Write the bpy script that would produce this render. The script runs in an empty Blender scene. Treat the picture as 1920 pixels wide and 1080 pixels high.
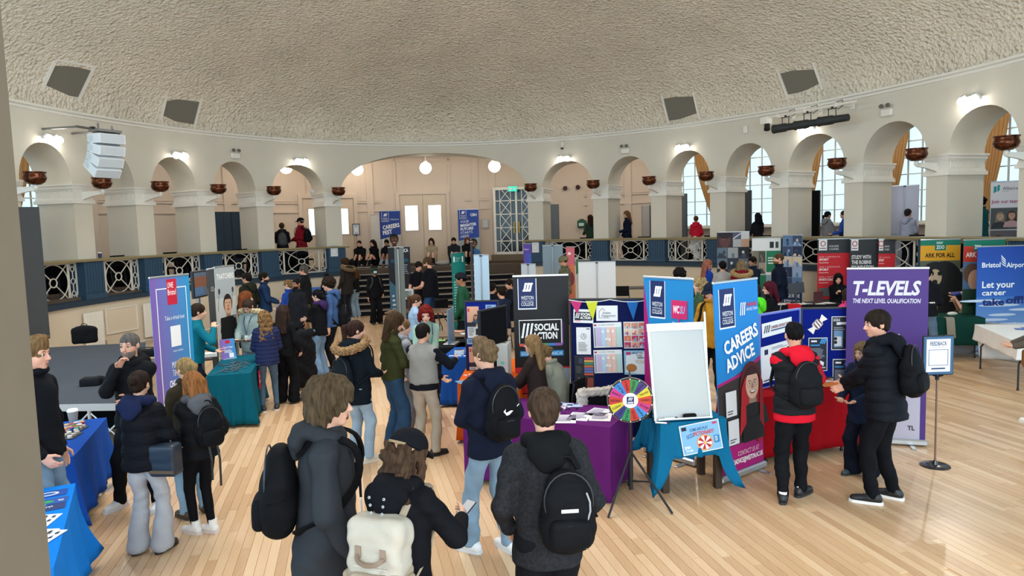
import bpy, math, random
import numpy as np
from mathutils import Vector, Matrix
random.seed(7); RNG=np.random.RandomState(7)
PI=math.pi; R_=math.radians
SC=bpy.context.scene; COL=SC.collection
# ---------------------------------------------------------------- camera, world, lights, exposure
F_PX,PITCH,ROLL,EYE=1320.,.0872,-.0285,2.65
def _basis():
    cp,sp=math.cos(PITCH),math.sin(PITCH); fw=np.array([0,cp,-sp]); up=np.array([0,sp,cp]); rt=np.array([1.,0,0])
    c,s=math.cos(ROLL),math.sin(ROLL); return rt*c+up*s,-rt*s+up*c,fw
CR,CU,CW=_basis()
cd=bpy.data.cameras.new('camera'); cam=bpy.data.objects.new('camera',cd); COL.objects.link(cam)
cd.sensor_fit='HORIZONTAL'; cd.sensor_width=36.; cd.lens=36.*F_PX/1920.; cd.clip_start=.05; cd.clip_end=300
cam.matrix_world=Matrix(((CR[0],CU[0],-CW[0],0),(CR[1],CU[1],-CW[1],0),(CR[2],CU[2],-CW[2],EYE),(0,0,0,1)))
SC.camera=cam
SC.view_settings.view_transform='Standard'; SC.view_settings.look='None'; SC.view_settings.gamma=1; SC.view_settings.use_curve_mapping=False
SC.view_settings.exposure=0.16
SC.cycles.use_denoising=True; SC.cycles.max_bounces=6; SC.cycles.diffuse_bounces=4; SC.cycles.glossy_bounces=3; SC.cycles.transmission_bounces=4
SC.cycles.sample_clamp_indirect=6; SC.cycles.caustics_reflective=False; SC.cycles.caustics_refractive=False
wd=bpy.data.worlds.new('overcast sky'); SC.world=wd; wd.use_nodes=True
bg=wd.node_tree.nodes['Background']; bg.inputs[0].default_value=(.56,.82,1.0,1); bg.inputs[1].default_value=2.3
def area_light(name,loc,target,size,power,color=(1,1,1),sizey=None,spread=None):
    l=bpy.data.lights.new(name,'AREA'); l.energy=power; l.color=color; l.size=size
    if sizey: l.shape='RECTANGLE'; l.size_y=sizey
    if spread: l.spread=spread
    o=bpy.data.objects.new(name,l); COL.objects.link(o); o.location=loc
    o.rotation_euler=(Vector(target)-Vector(loc)).to_track_quat('-Z','Y').to_euler(); return o
# added soft fill light under the dome, pointing down, above the frame
area_light('overhead_fill',(-2.2,9.5,7.6),(-2.2,9.5,0),5.5,590,(1,.97,.93))
# added broad fill light behind the camera, brightens dome, walls and pillars
area_light('rear_fill',(.8,-4.2,4.6),(-1.5,12,5.2),10,820,(1,.97,.95),sizey=4.2)
# ---------------------------------------------------------------- calibrated ground plane / ring helpers
def ray(u,v): return CW+CR*(u-960)/F_PX-CU*(v-540)/F_PX
def G(u,v,z=0.):
    d=ray(u,v); k=(z-EYE)/d[2]; return np.array([d[0]*k,d[1]*k,z])
def at(u,v,dep): return ray(u,v)*dep+np.array([0,0,EYE])
def proj(P):
    P=np.asarray(P,float)-np.array([0,0,EYE]); d=P@CW; return 960+F_PX*(P@CR)/d,540-F_PX*(P@CU)/d,d
RC=np.array([-.1805,11.324]); RA,RB,PHI=9.5,12.768,.225
def ring(tdeg,o=0.,z=0.):
    t=R_(tdeg); x,y=RA*math.sin(t),RB*math.cos(t); nx,ny=math.sin(t)/RA,math.cos(t)/RB; l=math.hypot(nx,ny)
    x+=o*nx/l; y+=o*ny/l; c,s=math.cos(PHI),math.sin(PHI); return Vector((RC[0]+x*c-y*s,RC[1]+x*s+y*c,z))
def ring_n(tdeg):
    a,b=ring(tdeg,0),ring(tdeg,1); return (b-a).normalized()
AX=Vector((-math.sin(PHI),math.cos(PHI),0)); AXR=Vector((math.cos(PHI),math.sin(PHI),0))
def axp(lat,fwd,z=0): return Vector((RC[0],RC[1],0))+AXR*lat+AX*fwd+Vector((0,0,z))
# ---------------------------------------------------------------- materials
def hexf(c):
    if isinstance(c,str):
        c=c.lstrip('#')
        if len(c)==3: c=''.join(x+x for x in c)
        return tuple(int(c[i:i+2],16)/255 for i in(0,2,4))
    return c
def lin(c):
    if isinstance(c,str):
        c=hexf(c)
    return tuple((x/12.92 if x<=.04045 else ((x+.055)/1.055)**2.4) for x in c[:3])
_M={}
def mat(color,rough=.6,metal=0.,bump=None,var=None,emit=None,spec=.5,trans=0.,attr=False,wave=None,sheen=0):
    """bump=(scale,strength[,detail]); var=(scale,amount) mottles the colour; attr: colour from mesh attribute"""
    key=(color if isinstance(color,str) else tuple(color),rough,metal,bump,var,emit,spec,trans,attr,wave,sheen)
    if key in _M: return _M[key]
    m=bpy.data.materials.new('material'); m.use_nodes=True; nt=m.node_tree; b=nt.nodes['Principled BSDF']
    c=lin(color); b.inputs['Base Color'].default_value=(*c,1); b.inputs['Roughness'].default_value=rough; b.inputs['Metallic'].default_value=metal
    b.inputs['Specular IOR Level'].default_value=spec if rough<.6 else min(spec,.07)
    if trans: b.inputs['Transmission Weight'].default_value=trans
    if sheen: b.inputs['Sheen Weight'].default_value=sheen
    if emit: b.inputs['Emission Color'].default_value=(*lin(emit[0]),1); b.inputs['Emission Strength'].default_value=emit[1]
    src=None
    if attr:
        a=nt.nodes.new('ShaderNodeVertexColor'); a.layer_name='Col'; src=a.outputs[0]
    tc=None
    def coord():
        nonlocal tc
        if tc is None: tc=nt.nodes.new('ShaderNodeTexCoord')
        return tc.outputs['Object']
    if var:
        n=nt.nodes.new('ShaderNodeTexNoise'); n.inputs['Scale'].default_value=var[0]; n.inputs['Detail'].default_value=4; nt.links.new(coord(),n.inputs['Vector'])
        r=nt.nodes.new('ShaderNodeMapRange'); r.inputs[1].default_value=.3; r.inputs[2].default_value=.7; r.inputs[3].default_value=1-var[1]; r.inputs[4].default_value=1+var[1]; nt.links.new(n.outputs[0],r.inputs[0])
        mx=nt.nodes.new('ShaderNodeVectorMath'); mx.operation='MULTIPLY'
        if src: nt.links.new(src,mx.inputs[0])
        else: mx.inputs[0].default_value=c
        nt.links.new(r.outputs[0],mx.inputs[1]); src=mx.outputs[0]
    if src: nt.links.new(src,b.inputs['Base Color'])
    if bump:
        n=nt.nodes.new('ShaderNodeTexNoise'); n.inputs['Scale'].default_value=bump[0]; n.inputs['Detail'].default_value=(bump[2] if len(bump)>2 else 3); nt.links.new(coord(),n.inputs['Vector'])
        bp=nt.nodes.new('ShaderNodeBump'); bp.inputs['Strength'].default_value=bump[1]; bp.inputs['Distance'].default_value=.02; nt.links.new(n.outputs[0],bp.inputs['Height']); nt.links.new(bp.outputs[0],b.inputs['Normal'])
    if wave:  # (scale x,y,z, strength) streaks: hair, fabric folds
        mp=nt.nodes.new('ShaderNodeMapping'); mp.inputs['Scale'].default_value=wave[:3]; nt.links.new(coord(),mp.inputs[0])
        n=nt.nodes.new('ShaderNodeTexNoise'); n.inputs['Scale'].default_value=1; n.inputs['Detail'].default_value=3; nt.links.new(mp.outputs[0],n.inputs['Vector'])
        r=nt.nodes.new('ShaderNodeMapRange'); r.inputs[1].default_value=.3; r.inputs[2].default_value=.7; r.inputs[3].default_value=1-wave[3]; r.inputs[4].default_value=1+wave[3]; nt.links.new(n.outputs[0],r.inputs[0])
        mx=nt.nodes.new('ShaderNodeVectorMath'); mx.operation='MULTIPLY'; mx.inputs[0].default_value=c; nt.links.new(r.outputs[0],mx.inputs[1]); nt.links.new(mx.outputs[0],b.inputs['Base Color'])
        bp=nt.nodes.new('ShaderNodeBump'); bp.inputs['Strength'].default_value=.6; bp.inputs['Distance'].default_value=.01; nt.links.new(n.outputs[0],bp.inputs['Height']); nt.links.new(bp.outputs[0],b.inputs['Normal'])
    _M[key]=m; return m
INK=mat('#ffffff',.55,attr=True,spec=.3)
# ---------------------------------------------------------------- mesh builder
def npmesh(name,V,faces=None,quads=None,tris=None,smooth=True,cols=None):
    me=bpy.data.meshes.new(name); V=np.asarray(V,np.float32)
    if faces is not None:
        me.from_pydata([tuple(v) for v in V],[],faces)
    else:
        Q=quads if quads is not None else tris; k=Q.shape[1]; n=len(Q)
        me.vertices.add(len(V)); me.vertices.foreach_set('co',V.ravel()); me.loops.add(n*k); me.loops.foreach_set('vertex_index',Q.astype(np.int32).ravel())
        me.polygons.add(n); me.polygons.foreach_set('loop_start',np.arange(0,n*k,k,dtype=np.int32)); me.polygons.foreach_set('loop_total',np.full(n,k,np.int32)); me.update(calc_edges=True)
    if smooth: me.polygons.foreach_set('use_smooth',[True]*len(me.polygons))
    if cols is not None:
        a=me.color_attributes.new('Col','FLOAT_COLOR','POINT'); c=np.ones((len(V),4),np.float32); c[:,:3]=cols; a.data.foreach_set('color',c.ravel())
    return me
def link(name,me,m=None,parent=None,loc=None,rot=None):
    o=bpy.data.objects.new(name,me); COL.objects.link(o)
    if m is not None: me.materials.append(m)
    if parent is not None: o.parent=parent
    if loc is not None: o.location=loc
    if rot is not None: o.rotation_euler=rot
    return o
def frame(d):
    d=Vector(d).normalized(); a=Vector((0,0,1)) if abs(d.z)<.9 else Vector((1,0,0)); x=d.cross(a).normalized(); return x,d.cross(x).normalized()
class MB:
    def __init__(s): s.v=[]; s.f=[]; s.c=[]; s.col=(1,1,1)
    def add(s,vs,fs):
        n=len(s.v); s.v+= [tuple(v) for v in vs]; s.c+=[s.col]*len(vs); s.f+=[tuple(i+n for i in f) for f in fs]; return s
    def box(s,c,d,rz=0,M=None,bev=0):
        x,y,z=(k/2 for k in d)
        if bev:
            b=min(bev,x*.9,y*.9,z*.9); vs=[];
            for sz in(-1,1):
                for (ix,iz) in((0,b),(b,0)) if sz<0 else ((b,0),(0,b)):
                    X,Y,Z=x-ix,y-ix,sz*(z-iz); e=b
                    vs+=[(X-e,-Y,Z),(X,-Y+e,Z),(X,Y-e,Z),(X-e,Y,Z),(-X+e,Y,Z),(-X,Y-e,Z),(-X,-Y+e,Z),(-X+e,-Y,Z)]
            # order: bottom wide?, keep rings sorted by z
            rings=[vs[8:16],vs[0:8],vs[16:24],vs[24:32]]; 
            rings=sorted(rings,key=lambda r:r[0][2]); vs=sum(rings,[]); fs=[tuple(range(7,-1,-1)),tuple(range(24,32))]
            for k in range(3):
                for i in range(8): fs.append((k*8+i,k*8+(i+1)%8,k*8+8+(i+1)%8,k*8+8+i))
        else:
            vs=[(a,b,e) for e in(-z,z) for (a,b) in((-x,-y),(x,-y),(x,y),(-x,y))]
            fs=[(3,2,1,0),(4,5,6,7),(0,1,5,4),(1,2,6,5),(2,3,7,6),(3,0,4,7)]
        if M is None: M=Matrix.Rotation(rz,3,'Z')
        c=Vector(c); return s.add([M@Vector(v)+c for v in vs],fs)
    def bar(s,a,b,w,h=None,up=(0,0,1)):
        a,b=Vector(a),Vector(b); h=h or w; d=(b-a); L=d.length; d.normalize(); up=Vector(up)
        if abs(d.dot(up))>.99: up=Vector((1,0,0)) if abs(d.x)<.9 else Vector((0,1,0))
        x=d.cross(up).normalized(); z=x.cross(d).normalized()
        return s.box((a+b)/2,(w,L,h),M=Matrix((x,d,z)).transposed())
    def cyl(s,a,b,r1,r2=None,n=12,cap=True):
        r2=r1 if r2 is None else r2; a,b=Vector(a),Vector(b); x,y=frame(b-a); vs=[]
        for p,r in((a,r1),(b,r2)):
            for i in range(n): t=2*PI*i/n; vs.append(p+x*math.cos(t)*r+y*math.sin(t)*r)
        fs=[(i,(i+1)%n,n+(i+1)%n,n+i) for i in range(n)]
        if cap: fs+=[tuple(range(n-1,-1,-1)),tuple(range(n,2*n))]
        return s.add(vs,fs)
    def tube(s,pts,r,n=8,closed=False):
        pts=[Vector(p) for p in pts]; m=len(pts); vs=[]; x=None
        for k,p in enumerate(pts):
            a=pts[(k-1)%m] if closed or k else p; b=pts[(k+1)%m] if closed or k<m-1 else p; d=(b-a).normalized()
            if x is None: x,_=frame(d)
            x=(x-d*x.dot(d)).normalized(); y=d.cross(x); rr=r[k] if hasattr(r,'__len__') else r
            for i in range(n): t=2*PI*i/n; vs.append(p+x*math.cos(t)*rr+y*math.sin(t)*rr)
        fs=[]
        for k in range(m if closed else m-1):
            for i in range(n): fs.append((k*n+i,k*n+(i+1)%n,((k+1)%m)*n+(i+1)%n,((k+1)%m)*n+i))
        if not closed: fs+=[tuple(range(n-1,-1,-1)),tuple(range((m-1)*n,m*n))]
        return s.add(vs,fs)
    def strip(s,pts,nor,w,th):
        vs=[]; m=len(pts); P=[Vector(p) for p in pts]
        for k in range(m):
            d=(P[min(k+1,m-1)]-P[max(k-1,0)]).normalized(); n=Vector(nor[k]); n=(n-d*n.dot(d)).normalized(); x=d.cross(n)
            vs+=[P[k]+x*w/2-n*th/2,P[k]-x*w/2-n*th/2,P[k]-x*w/2+n*th/2,P[k]+x*w/2+n*th/2]
        fs=[(k*4+i,k*4+(i+1)%4,k*4+4+(i+1)%4,k*4+4+i) for k in range(m-1) for i in range(4)]+[(3,2,1,0),(m*4-4,m*4-3,m*4-2,m*4-1)]
        return s.add(vs,fs)
    def lathe(s,prof,c=(0,0,0),n=24,M=None,cap=True):
        vs=[]; c=Vector(c)
        for r,z in prof:
            for i in range(n):
                t=2*PI*i/n; p=Vector((r*math.cos(t),r*math.sin(t),z)); vs.append((M@p if M else p)+c)
        fs=[]; m=len(prof)
        for k in range(m-1):
            for i in range(n): fs.append((k*n+i,k*n+(i+1)%n,(k+1)*n+(i+1)%n,(k+1)*n+i))
        if cap:
            if prof[0][0]>1e-6: fs.append(tuple(range(n-1,-1,-1)))
            if prof[-1][0]>1e-6: fs.append(tuple(range((m-1)*n,m*n)))
        return s.add(vs,fs)
    def sphere(s,c,r,nu=14,nv=9,sc=(1,1,1)):
        pr=[(math.sin(PI*k/nv)*1.0,-math.cos(PI*k/nv)) for k in range(nv+1)]; pr[0]=(1e-4,-1); pr[-1]=(1e-4,1)
        return s.lathe([(a*r,b*r) for a,b in pr],c,nu,M=Matrix.Diagonal(sc))
    def prism(s,poly,a,b):
        """poly: list of 3d pts on one side, extruded by vector b-a"""
        n=len(poly); o=Vector(b)-Vector(a); vs=[Vector(p) for p in poly]+[Vector(p)+o for p in poly]
        return s.add(vs,[tuple(range(n-1,-1,-1)),tuple(range(n,2*n))]+[(i,(i+1)%n,n+(i+1)%n,n+i) for i in range(n)])
    def mesh(s,name,smooth=False,color=False):
        me=bpy.data.meshes.new(name); me.from_pydata(s.v,[],s.f); 
        if smooth: me.polygons.foreach_set('use_smooth',[True]*len(me.polygons))
        if color:
            a=me.color_attributes.new('Col','FLOAT_COLOR','POINT'); c=np.ones((len(s.v),4),np.float32); c[:,:3]=s.c; a.data.foreach_set('color',c.ravel())
        return me
    def build(s,name,m,parent=None,smooth=False,loc=None,rot=None,sharp=None,color=False):
        me=s.mesh(name,smooth or sharp is not None,color)
        if sharp is not None:
            try: me.set_sharp_from_angle(angle=R_(sharp))
            except Exception: pass
        return link(name,me,m,parent,loc,rot)
def empty(name,loc=(0,0,0),rz=0.):
    o=bpy.data.objects.new(name,None); COL.objects.link(o); o.location=loc; o.rotation_euler=(0,0,rz); o.empty_display_size=.1; return o
def tag(o,label=None,cat=None,group=None,kind=None):
    if label: o['label']=label
    if cat: o['category']=cat
    if group: o['group']=group
    if kind: o['kind']=kind
    return o
def thing(name,label,cat,loc=(0,0,0),rz=0.,group=None): return tag(empty(name,loc,rz),label,cat,group)
def struct(o): o['kind']='structure'; return o
def copy_tree(o,parent=None):
    c=o.copy(); COL.objects.link(c)
    if parent is not None: c.parent=parent
    for ch in list(o.children): copy_tree(ch,c)
    return c
# ---------------------------------------------------------------- flat print: shapes and lettering on a panel (x right, z up, front faces -y)
class Print:
    """w,h panel size; shapes given in panel units, x from left 0..w, y from the top 0..h; panel origin = bottom centre of the front face"""
    def __init__(s,parent,w,h,y=0.,z0=0.,M=None): s.p=parent; s.w=w; s.h=h; s.y=y; s.z0=z0; s.k=0; s.mb=MB(); s.M=M
    def _p(s,x,y,k): 
        q=Vector((x-s.w/2,s.y-.0006-.0004*k,s.z0+s.h-y)); return s.M@q if s.M else q
    def poly(s,pts,c):
        s.k+=1; s.mb.col=lin(c); n=len(pts); s.mb.add([s._p(x,y,s.k) for x,y in pts],[tuple(range(n-1,-1,-1)) if s._area(pts)>0 else tuple(range(n))]); return s
    def _area(s,p): return -sum(p[i][0]*p[(i+1)%len(p)][1]-p[(i+1)%len(p)][0]*p[i][1] for i in range(len(p)))
    def rect(s,x,y,w,h,c): return s.poly([(x,y),(x+w,y),(x+w,y+h),(x,y+h)],c)
    def grad(s,x,y,w,h,c1,c2,n=1,vert=False):
        s.k+=1; a,b=lin(c1),lin(c2)
        P=[(x,y,a),(x+w,y,a if vert else b),(x+w,y+h,b),(x,y+h,b if vert else a)]
        base=len(s.mb.v)
        for px,py,cc in P: s.mb.col=cc; s.mb.add([s._p(px,py,s.k)],[])
        s.mb.f.append((base+3,base+2,base+1,base)); return s
    def ell(s,cx,cy,rx,ry,c,a0=0,a1=360,rot=0,n=28):
        pts=[]; full=(a1-a0)>=360; m=n if full else n+1
        for i in range(m):
            t=R_(a0+(a1-a0)*i/n); x,y=rx*math.cos(t),ry*math.sin(t); pts.append((cx+x*math.cos(rot)-y*math.sin(rot),cy+x*math.sin(rot)+y*math.cos(rot)))
        if not full: pts.append((cx,cy))
        return s.poly(pts,c)
    def line(s,x0,y0,x1,y1,t,c):
        d=math.hypot(x1-x0,y1-y0) or 1; nx,ny=-(y1-y0)/d*t/2,(x1-x0)/d*t/2
        return s.poly([(x0+nx,y0+ny),(x1+nx,y1+ny),(x1-nx,y1-ny),(x0-nx,y0-ny)],c)
    def border(s,x,y,w,h,t,c):
        s.rect(x,y,w,t,c).rect(x,y+h-t,w,t,c).rect(x,y,t,h,c).rect(x+w-t,y,t,h,c); return s
    def text(s,txt,x,y,w=None,h=.1,c='#ffffff',bold=0.,shear=0.,rot=0.,al='L',name='lettering'):
        """cap height h; if w given the line is squeezed to that width; x,y = left (or centre) and TOP of the line"""
        if not txt: return s
        V,T=text_mesh(txt,bold,shear); x0,x1=V[:,0].min(),V[:,0].max(); k=h/.70; kx=k if w is None else w/(x1-x0)
        W=(x1-x0)*kx; px=(V[:,0]-x0)*kx-(W/2 if al=='C' else (W if al=='R' else 0)); py=h-V[:,1]*k
        c_,s_=math.cos(rot),math.sin(rot); s.k+=1
        pts=[s._p(x+a*c_-b*s_,y+a*s_+b*c_,s.k) for a,b in zip(px,py)]
        me=npmesh(name,[tuple(p) for p in pts],faces=T,smooth=False); link(name,me,mat(c,.5,spec=.3),s.p); return s
    def lines(s,x,y,w,h,n,c,fill=.45,ragged=True):
        """small running text too fine to read: n printed strokes"""
        for i in range(n):
            ww=w*(1 if not ragged else random.uniform(.6,1)); s.rect(x,y+h*i/n,ww,h/n*fill,c)
        return s
    def face(s,cx,cy,r,skin,hair,style='short',top='#333333',neck=True,glasses=None,smile=True):
        """printed portrait: flat shapes"""
        dk=tuple(v*.72 for v in hexf(skin))
        if style=='long': s.ell(cx,cy+.15*r,1.15*r,1.55*r,hair).poly([(cx-1.15*r,cy),(cx+1.15*r,cy),(cx+1.2*r,cy+2.6*r),(cx-1.2*r,cy+2.6*r)],hair)
        elif style=='afro': s.ell(cx,cy-.25*r,1.12*r,1.25*r,hair)
        else: s.ell(cx,cy-.2*r,1.02*r,1.22*r,hair)
        if neck: s.poly([(cx-.42*r,cy+.6*r),(cx+.42*r,cy+.6*r),(cx+.5*r,cy+1.7*r),(cx-.5*r,cy+1.7*r)],dk)
        if top: s.poly([(cx-.5*r,cy+1.5*r),(cx+.5*r,cy+1.5*r),(cx+1.7*r,cy+1.95*r),(cx+2.1*r,cy+3.4*r),(cx-2.1*r,cy+3.4*r),(cx-1.7*r,cy+1.95*r)],top)
        s.ell(cx,cy+.05*r,.85*r,1.12*r,skin)
        s.ell(cx,cy-.72*r,.86*r,.5*r,hair,180,360)
        for q in(-1,1):
            s.ell(cx+q*.34*r,cy-.05*r,.15*r,.08*r,'#f4f0ea').ell(cx+q*.34*r,cy-.05*r,.075*r,.08*r,'#2a1d16'); s.line(cx+q*.18*r,cy-.26*r,cx+q*.52*r,cy-.28*r,.07*r,hair)
        s.poly([(cx-.06*r,cy-.02*r),(cx+.06*r,cy-.02*r),(cx+.15*r,cy+.34*r),(cx-.15*r,cy+.34*r)],dk)
        if smile: s.ell(cx,cy+.5*r,.38*r,.26*r,'#8c3a38',0,180).ell(cx,cy+.51*r,.31*r,.15*r,'#f7f3ee',0,180)
        else: s.ell(cx,cy+.58*r,.28*r,.08*r,'#8c4a44')
        if glasses:
            for q in(-1,1): s.ring(cx+q*.38*r,cy-.03*r,.3*r,.26*r,.05*r,glasses)
            s.line(cx-.1*r,cy-.06*r,cx+.1*r,cy-.06*r,.05*r,glasses)
        return s
    def ring(s,cx,cy,rx,ry,t,c,n=24):
        s.k+=1; s.mb.col=lin(c); vs=[]
        for i in range(n):
            a=2*PI*i/n; vs+=[s._p(cx+rx*math.cos(a),cy+ry*math.sin(a),s.k),s._p(cx+(rx-t)*math.cos(a),cy+(ry-t)*math.sin(a),s.k)]
        s.mb.add(vs,[(2*i,2*i+1,(2*i+3)%(2*n),(2*i+2)%(2*n)) for i in range(n)]); return s
    def done(s,name='printed_artwork'):
        if s.mb.v: s.mb.build(name,INK,s.p,color=True)
        return s
_T={}
def text_mesh(txt,bold,shear):
    k=(txt,bold,shear)
    if k not in _T:
        cu=bpy.data.curves.new('t','FONT'); cu.body=txt; cu.size=1; cu.offset=bold; cu.shear=shear; cu.resolution_u=2; cu.fill_mode='FRONT'
        o=bpy.data.objects.new('t',cu); me=o.to_mesh(); V=np.array([v.co[:] for v in me.vertices]).reshape(-1,3); T=[tuple(p.vertices) for p in me.polygons if all(-.6<V[i,1]<1.4 for i in p.vertices)]; U=sorted({i for t in T for i in t}); ix={a:b for b,a in enumerate(U)}; V=V[U]; T=[tuple(ix[i] for i in t) for t in T]
        o.to_mesh_clear(); bpy.data.objects.remove(o); bpy.data.curves.remove(cu); _T[k]=(V,T)
    return _T[k]
# ================================================================ STRUCTURE
M_WALL=mat('#d3cec0',.75,bump=(14,.06),var=(1.3,.025)); M_DOME=mat('#ebe2d0',.85); M_BACK=mat('#dac9b9',.7,var=(.8,.02))
M_WHITE=mat('#e6e3da',.5); M_BLUE=mat('#27465f',.5,spec=.4); M_RAIL=mat('#8d8460',.4); M_COPPER=mat('#5c3523',.24,.85,var=(6,.25))
M_DARKBLUE=mat('#1d3447',.5); M_CREAM=mat('#d8ccb6',.7)
def dome_material(m):
    nt=m.node_tree; b=nt.nodes['Principled BSDF']; tc=nt.nodes.new('ShaderNodeTexCoord')
    n=nt.nodes.new('ShaderNodeTexNoise'); n.inputs['Scale'].default_value=11; n.inputs['Detail'].default_value=3; n.inputs['Roughness'].default_value=.55; nt.links.new(tc.outputs['Object'],n.inputs['Vector'])
    v=nt.nodes.new('ShaderNodeTexVoronoi'); v.inputs['Scale'].default_value=13; nt.links.new(tc.outputs['Object'],v.inputs['Vector'])
    a=nt.nodes.new('ShaderNodeMath'); a.operation='MULTIPLY_ADD'; nt.links.new(v.outputs[0],a.inputs[0]); a.inputs[1].default_value=.5; nt.links.new(n.outputs[0],a.inputs[2])
    bp=nt.nodes.new('ShaderNodeBump'); bp.inputs['Strength'].default_value=1.; bp.inputs['Distance'].default_value=.11; nt.links.new(a.outputs[0],bp.inputs['Height']); nt.links.new(bp.outputs[0],b.inputs['Normal'])
    n2=nt.nodes.new('ShaderNodeTexNoise'); n2.inputs['Scale'].default_value=.7; n2.inputs['Detail'].default_value=5; nt.links.new(tc.outputs['Object'],n2.inputs['Vector'])
    r=nt.nodes.new('ShaderNodeMapRange'); r.inputs[1].default_value=.3; r.inputs[2].default_value=.7; r.inputs[3].default_value=.92; r.inputs[4].default_value=1.06; nt.links.new(n2.outputs[0],r.inputs[0])
    mx=nt.nodes.new('ShaderNodeVectorMath'); mx.operation='MULTIPLY'; mx.inputs[0].default_value=b.inputs['Base Color'].default_value[:3]; nt.links.new(r.outputs[0],mx.inputs[1]); nt.links.new(mx.outputs[0],b.inputs['Base Color'])
dome_material(M_DOME)
# ---- floor: base with board texture, then near boards as parts
PLK=.08
def plank_mat(name,mode):
    m=bpy.data.materials.new(name); m.use_nodes=True; nt=m.node_tree; b=nt.nodes['Principled BSDF']; L=nt.links.new
    b.inputs['Roughness'].default_value=.30; b.inputs['Specular IOR Level'].default_value=.45
    tc=nt.nodes.new('ShaderNodeTexCoord')
    def math_(op,a,bv=None,c=None):
        n=nt.nodes.new('ShaderNodeMath'); n.operation=op
        for i,q in enumerate((a,bv,c)):
            if q is None: continue
            if isinstance(q,(int,float)): n.inputs[i].default_value=q
            else: L(q,n.inputs[i])
        return n.outputs[0]
    src=tc.outputs['Object']
    if mode=='base':
        g=nt.nodes.new('ShaderNodeNewGeometry'); mp=nt.nodes.new('ShaderNodeMapping'); mp.inputs['Rotation'].default_value=(0,0,-PHI); L(g.outputs['Position'],mp.inputs[0]); src=mp.outputs[0]
        sp=nt.nodes.new('ShaderNodeSeparateXYZ'); L(src,sp.inputs[0])
        row=math_('FLOOR',math_('DIVIDE',sp.outputs[0],PLK)); wn=nt.nodes.new('ShaderNodeTexWhiteNoise'); wn.noise_dimensions='1D'; L(row,wn.inputs['W'])
        seg=math_('FLOOR',math_('ADD',math_('DIVIDE',sp.outputs[1],1.5),math_('MULTIPLY',wn.outputs[0],7.3)))
        cb=nt.nodes.new('ShaderNodeCombineXYZ'); L(row,cb.inputs[0]); L(seg,cb.inputs[1]); w2=nt.nodes.new('ShaderNodeTexWhiteNoise'); L(cb.outputs[0],w2.inputs['Vector']); rnd=w2.outputs[0]
        fr=math_('FRACT',math_('DIVIDE',sp.outputs[0],PLK)); joint=math_('LESS_THAN',fr,.05)
    elif mode=='attr':
        a=nt.nodes.new('ShaderNodeVertexColor'); a.layer_name='Col'; s3=nt.nodes.new('ShaderNodeSeparateColor'); L(a.outputs[0],s3.inputs[0]); rnd=s3.outputs[0]; joint=None
    else:
        oi=nt.nodes.new('ShaderNodeObjectInfo'); rnd=oi.outputs['Random']; joint=None
    g2=nt.nodes.new('ShaderNodeNewGeometry'); mp2=nt.nodes.new('ShaderNodeMapping'); mp2.inputs['Rotation'].default_value=(0,0,-PHI); mp2.inputs['Scale'].default_value=(60,4,4)
    L(g2.outputs['Position'],mp2.inputs[0]); n=nt.nodes.new('ShaderNodeTexNoise'); n.inputs['Scale'].default_value=1; n.inputs['Detail'].default_value=4; L(mp2.outputs[0],n.inputs['Vector'])
    cr=nt.nodes.new('ShaderNodeValToRGB'); e=cr.color_ramp.elements; e[0].position=0; e[0].color=(*lin('#b38c66'),1); e[1].position=1; e[1].color=(*lin('#e2c4a0'),1)
    k=e.new(.5); k.color=(*lin('#d0ab84'),1)
    L(math_('ADD',math_('MULTIPLY',rnd,.62),math_('MULTIPLY',n.outputs[0],.38)),cr.inputs[0]); col=cr.outputs[0]
    # worn scuffs
    n3=nt.nodes.new('ShaderNodeTexNoise'); n3.inputs['Scale'].default_value=.9; n3.inputs['Detail'].default_value=6; L(g2.outputs['Position'],n3.inputs['Vector'])
    L(math_('MULTIPLY_ADD',n3.outputs[0],.25,.18),b.inputs['Roughness'])
    if joint is not None:
        mx=nt.nodes.new('ShaderNodeMix'); mx.data_type='RGBA'; L(math_('MULTIPLY',joint,.45),mx.inputs[0]); L(col,mx.inputs[6]); mx.inputs[7].default_value=(*lin('#6b4a2c'),1); col=mx.outputs[2]
    L(col,b.inputs['Base Color']); return m
FL_BASE=plank_mat('floor boards far','base'); FL_ATTR=plank_mat('floor boards joined','attr'); FL_OBJ=plank_mat('floor board','obj')
mb=MB(); NR=72
vs=[ring(-180+360*i/NR,1.0,-.006) for i in range(NR)]; mb.add(vs,[tuple(range(NR))]); floor=struct(mb.build('floor',FL_BASE))
mbg=MB(); mbg.box((0,0,-.03),(PLK-.0035,1,.012)); 
def _board_sub(L_): pass
boards=[]
rs=random.Random(3)
for i in range(-110,110):
    x=i*PLK; y=-18+rs.random()*2
    while y<8:
        L_=rs.uniform(.7,2.1); p=axp(x+PLK/2,y+L_/2); c=proj((p.x,p.y,0))
        if c[2]>2.5 and -150<c[0]<2070 and c[1]<1180 and c[2]<10.6: boards.append((c[2],x+PLK/2,y,L_))
        y+=L_
def visible(b):   # large in the frame
    p=axp(b[1],b[2]+b[3]/2); u,v,d=proj((p.x,p.y,0)); return 0<u<1920 and v<1085
boards.sort(key=lambda b:(not visible(b),b[0])); near=boards[:296]; rest=boards[296:]
bm_=MB(); bm_.box((0,0,-.004),(PLK-.004,1,.008)); bme=bm_.mesh('plank'); bme.materials.append(FL_OBJ)
def add_board(d,x,y,L_):
    o=bpy.data.objects.new('plank',bme); COL.objects.link(o); o.parent=floor; o.location=axp(x,y+L_/2,rs.uniform(-.0004,.0006)); o.rotation_euler=(0,0,PHI); o.scale=(1,L_-.004,1)
for b in near: add_board(*b)
mb=MB()
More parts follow.
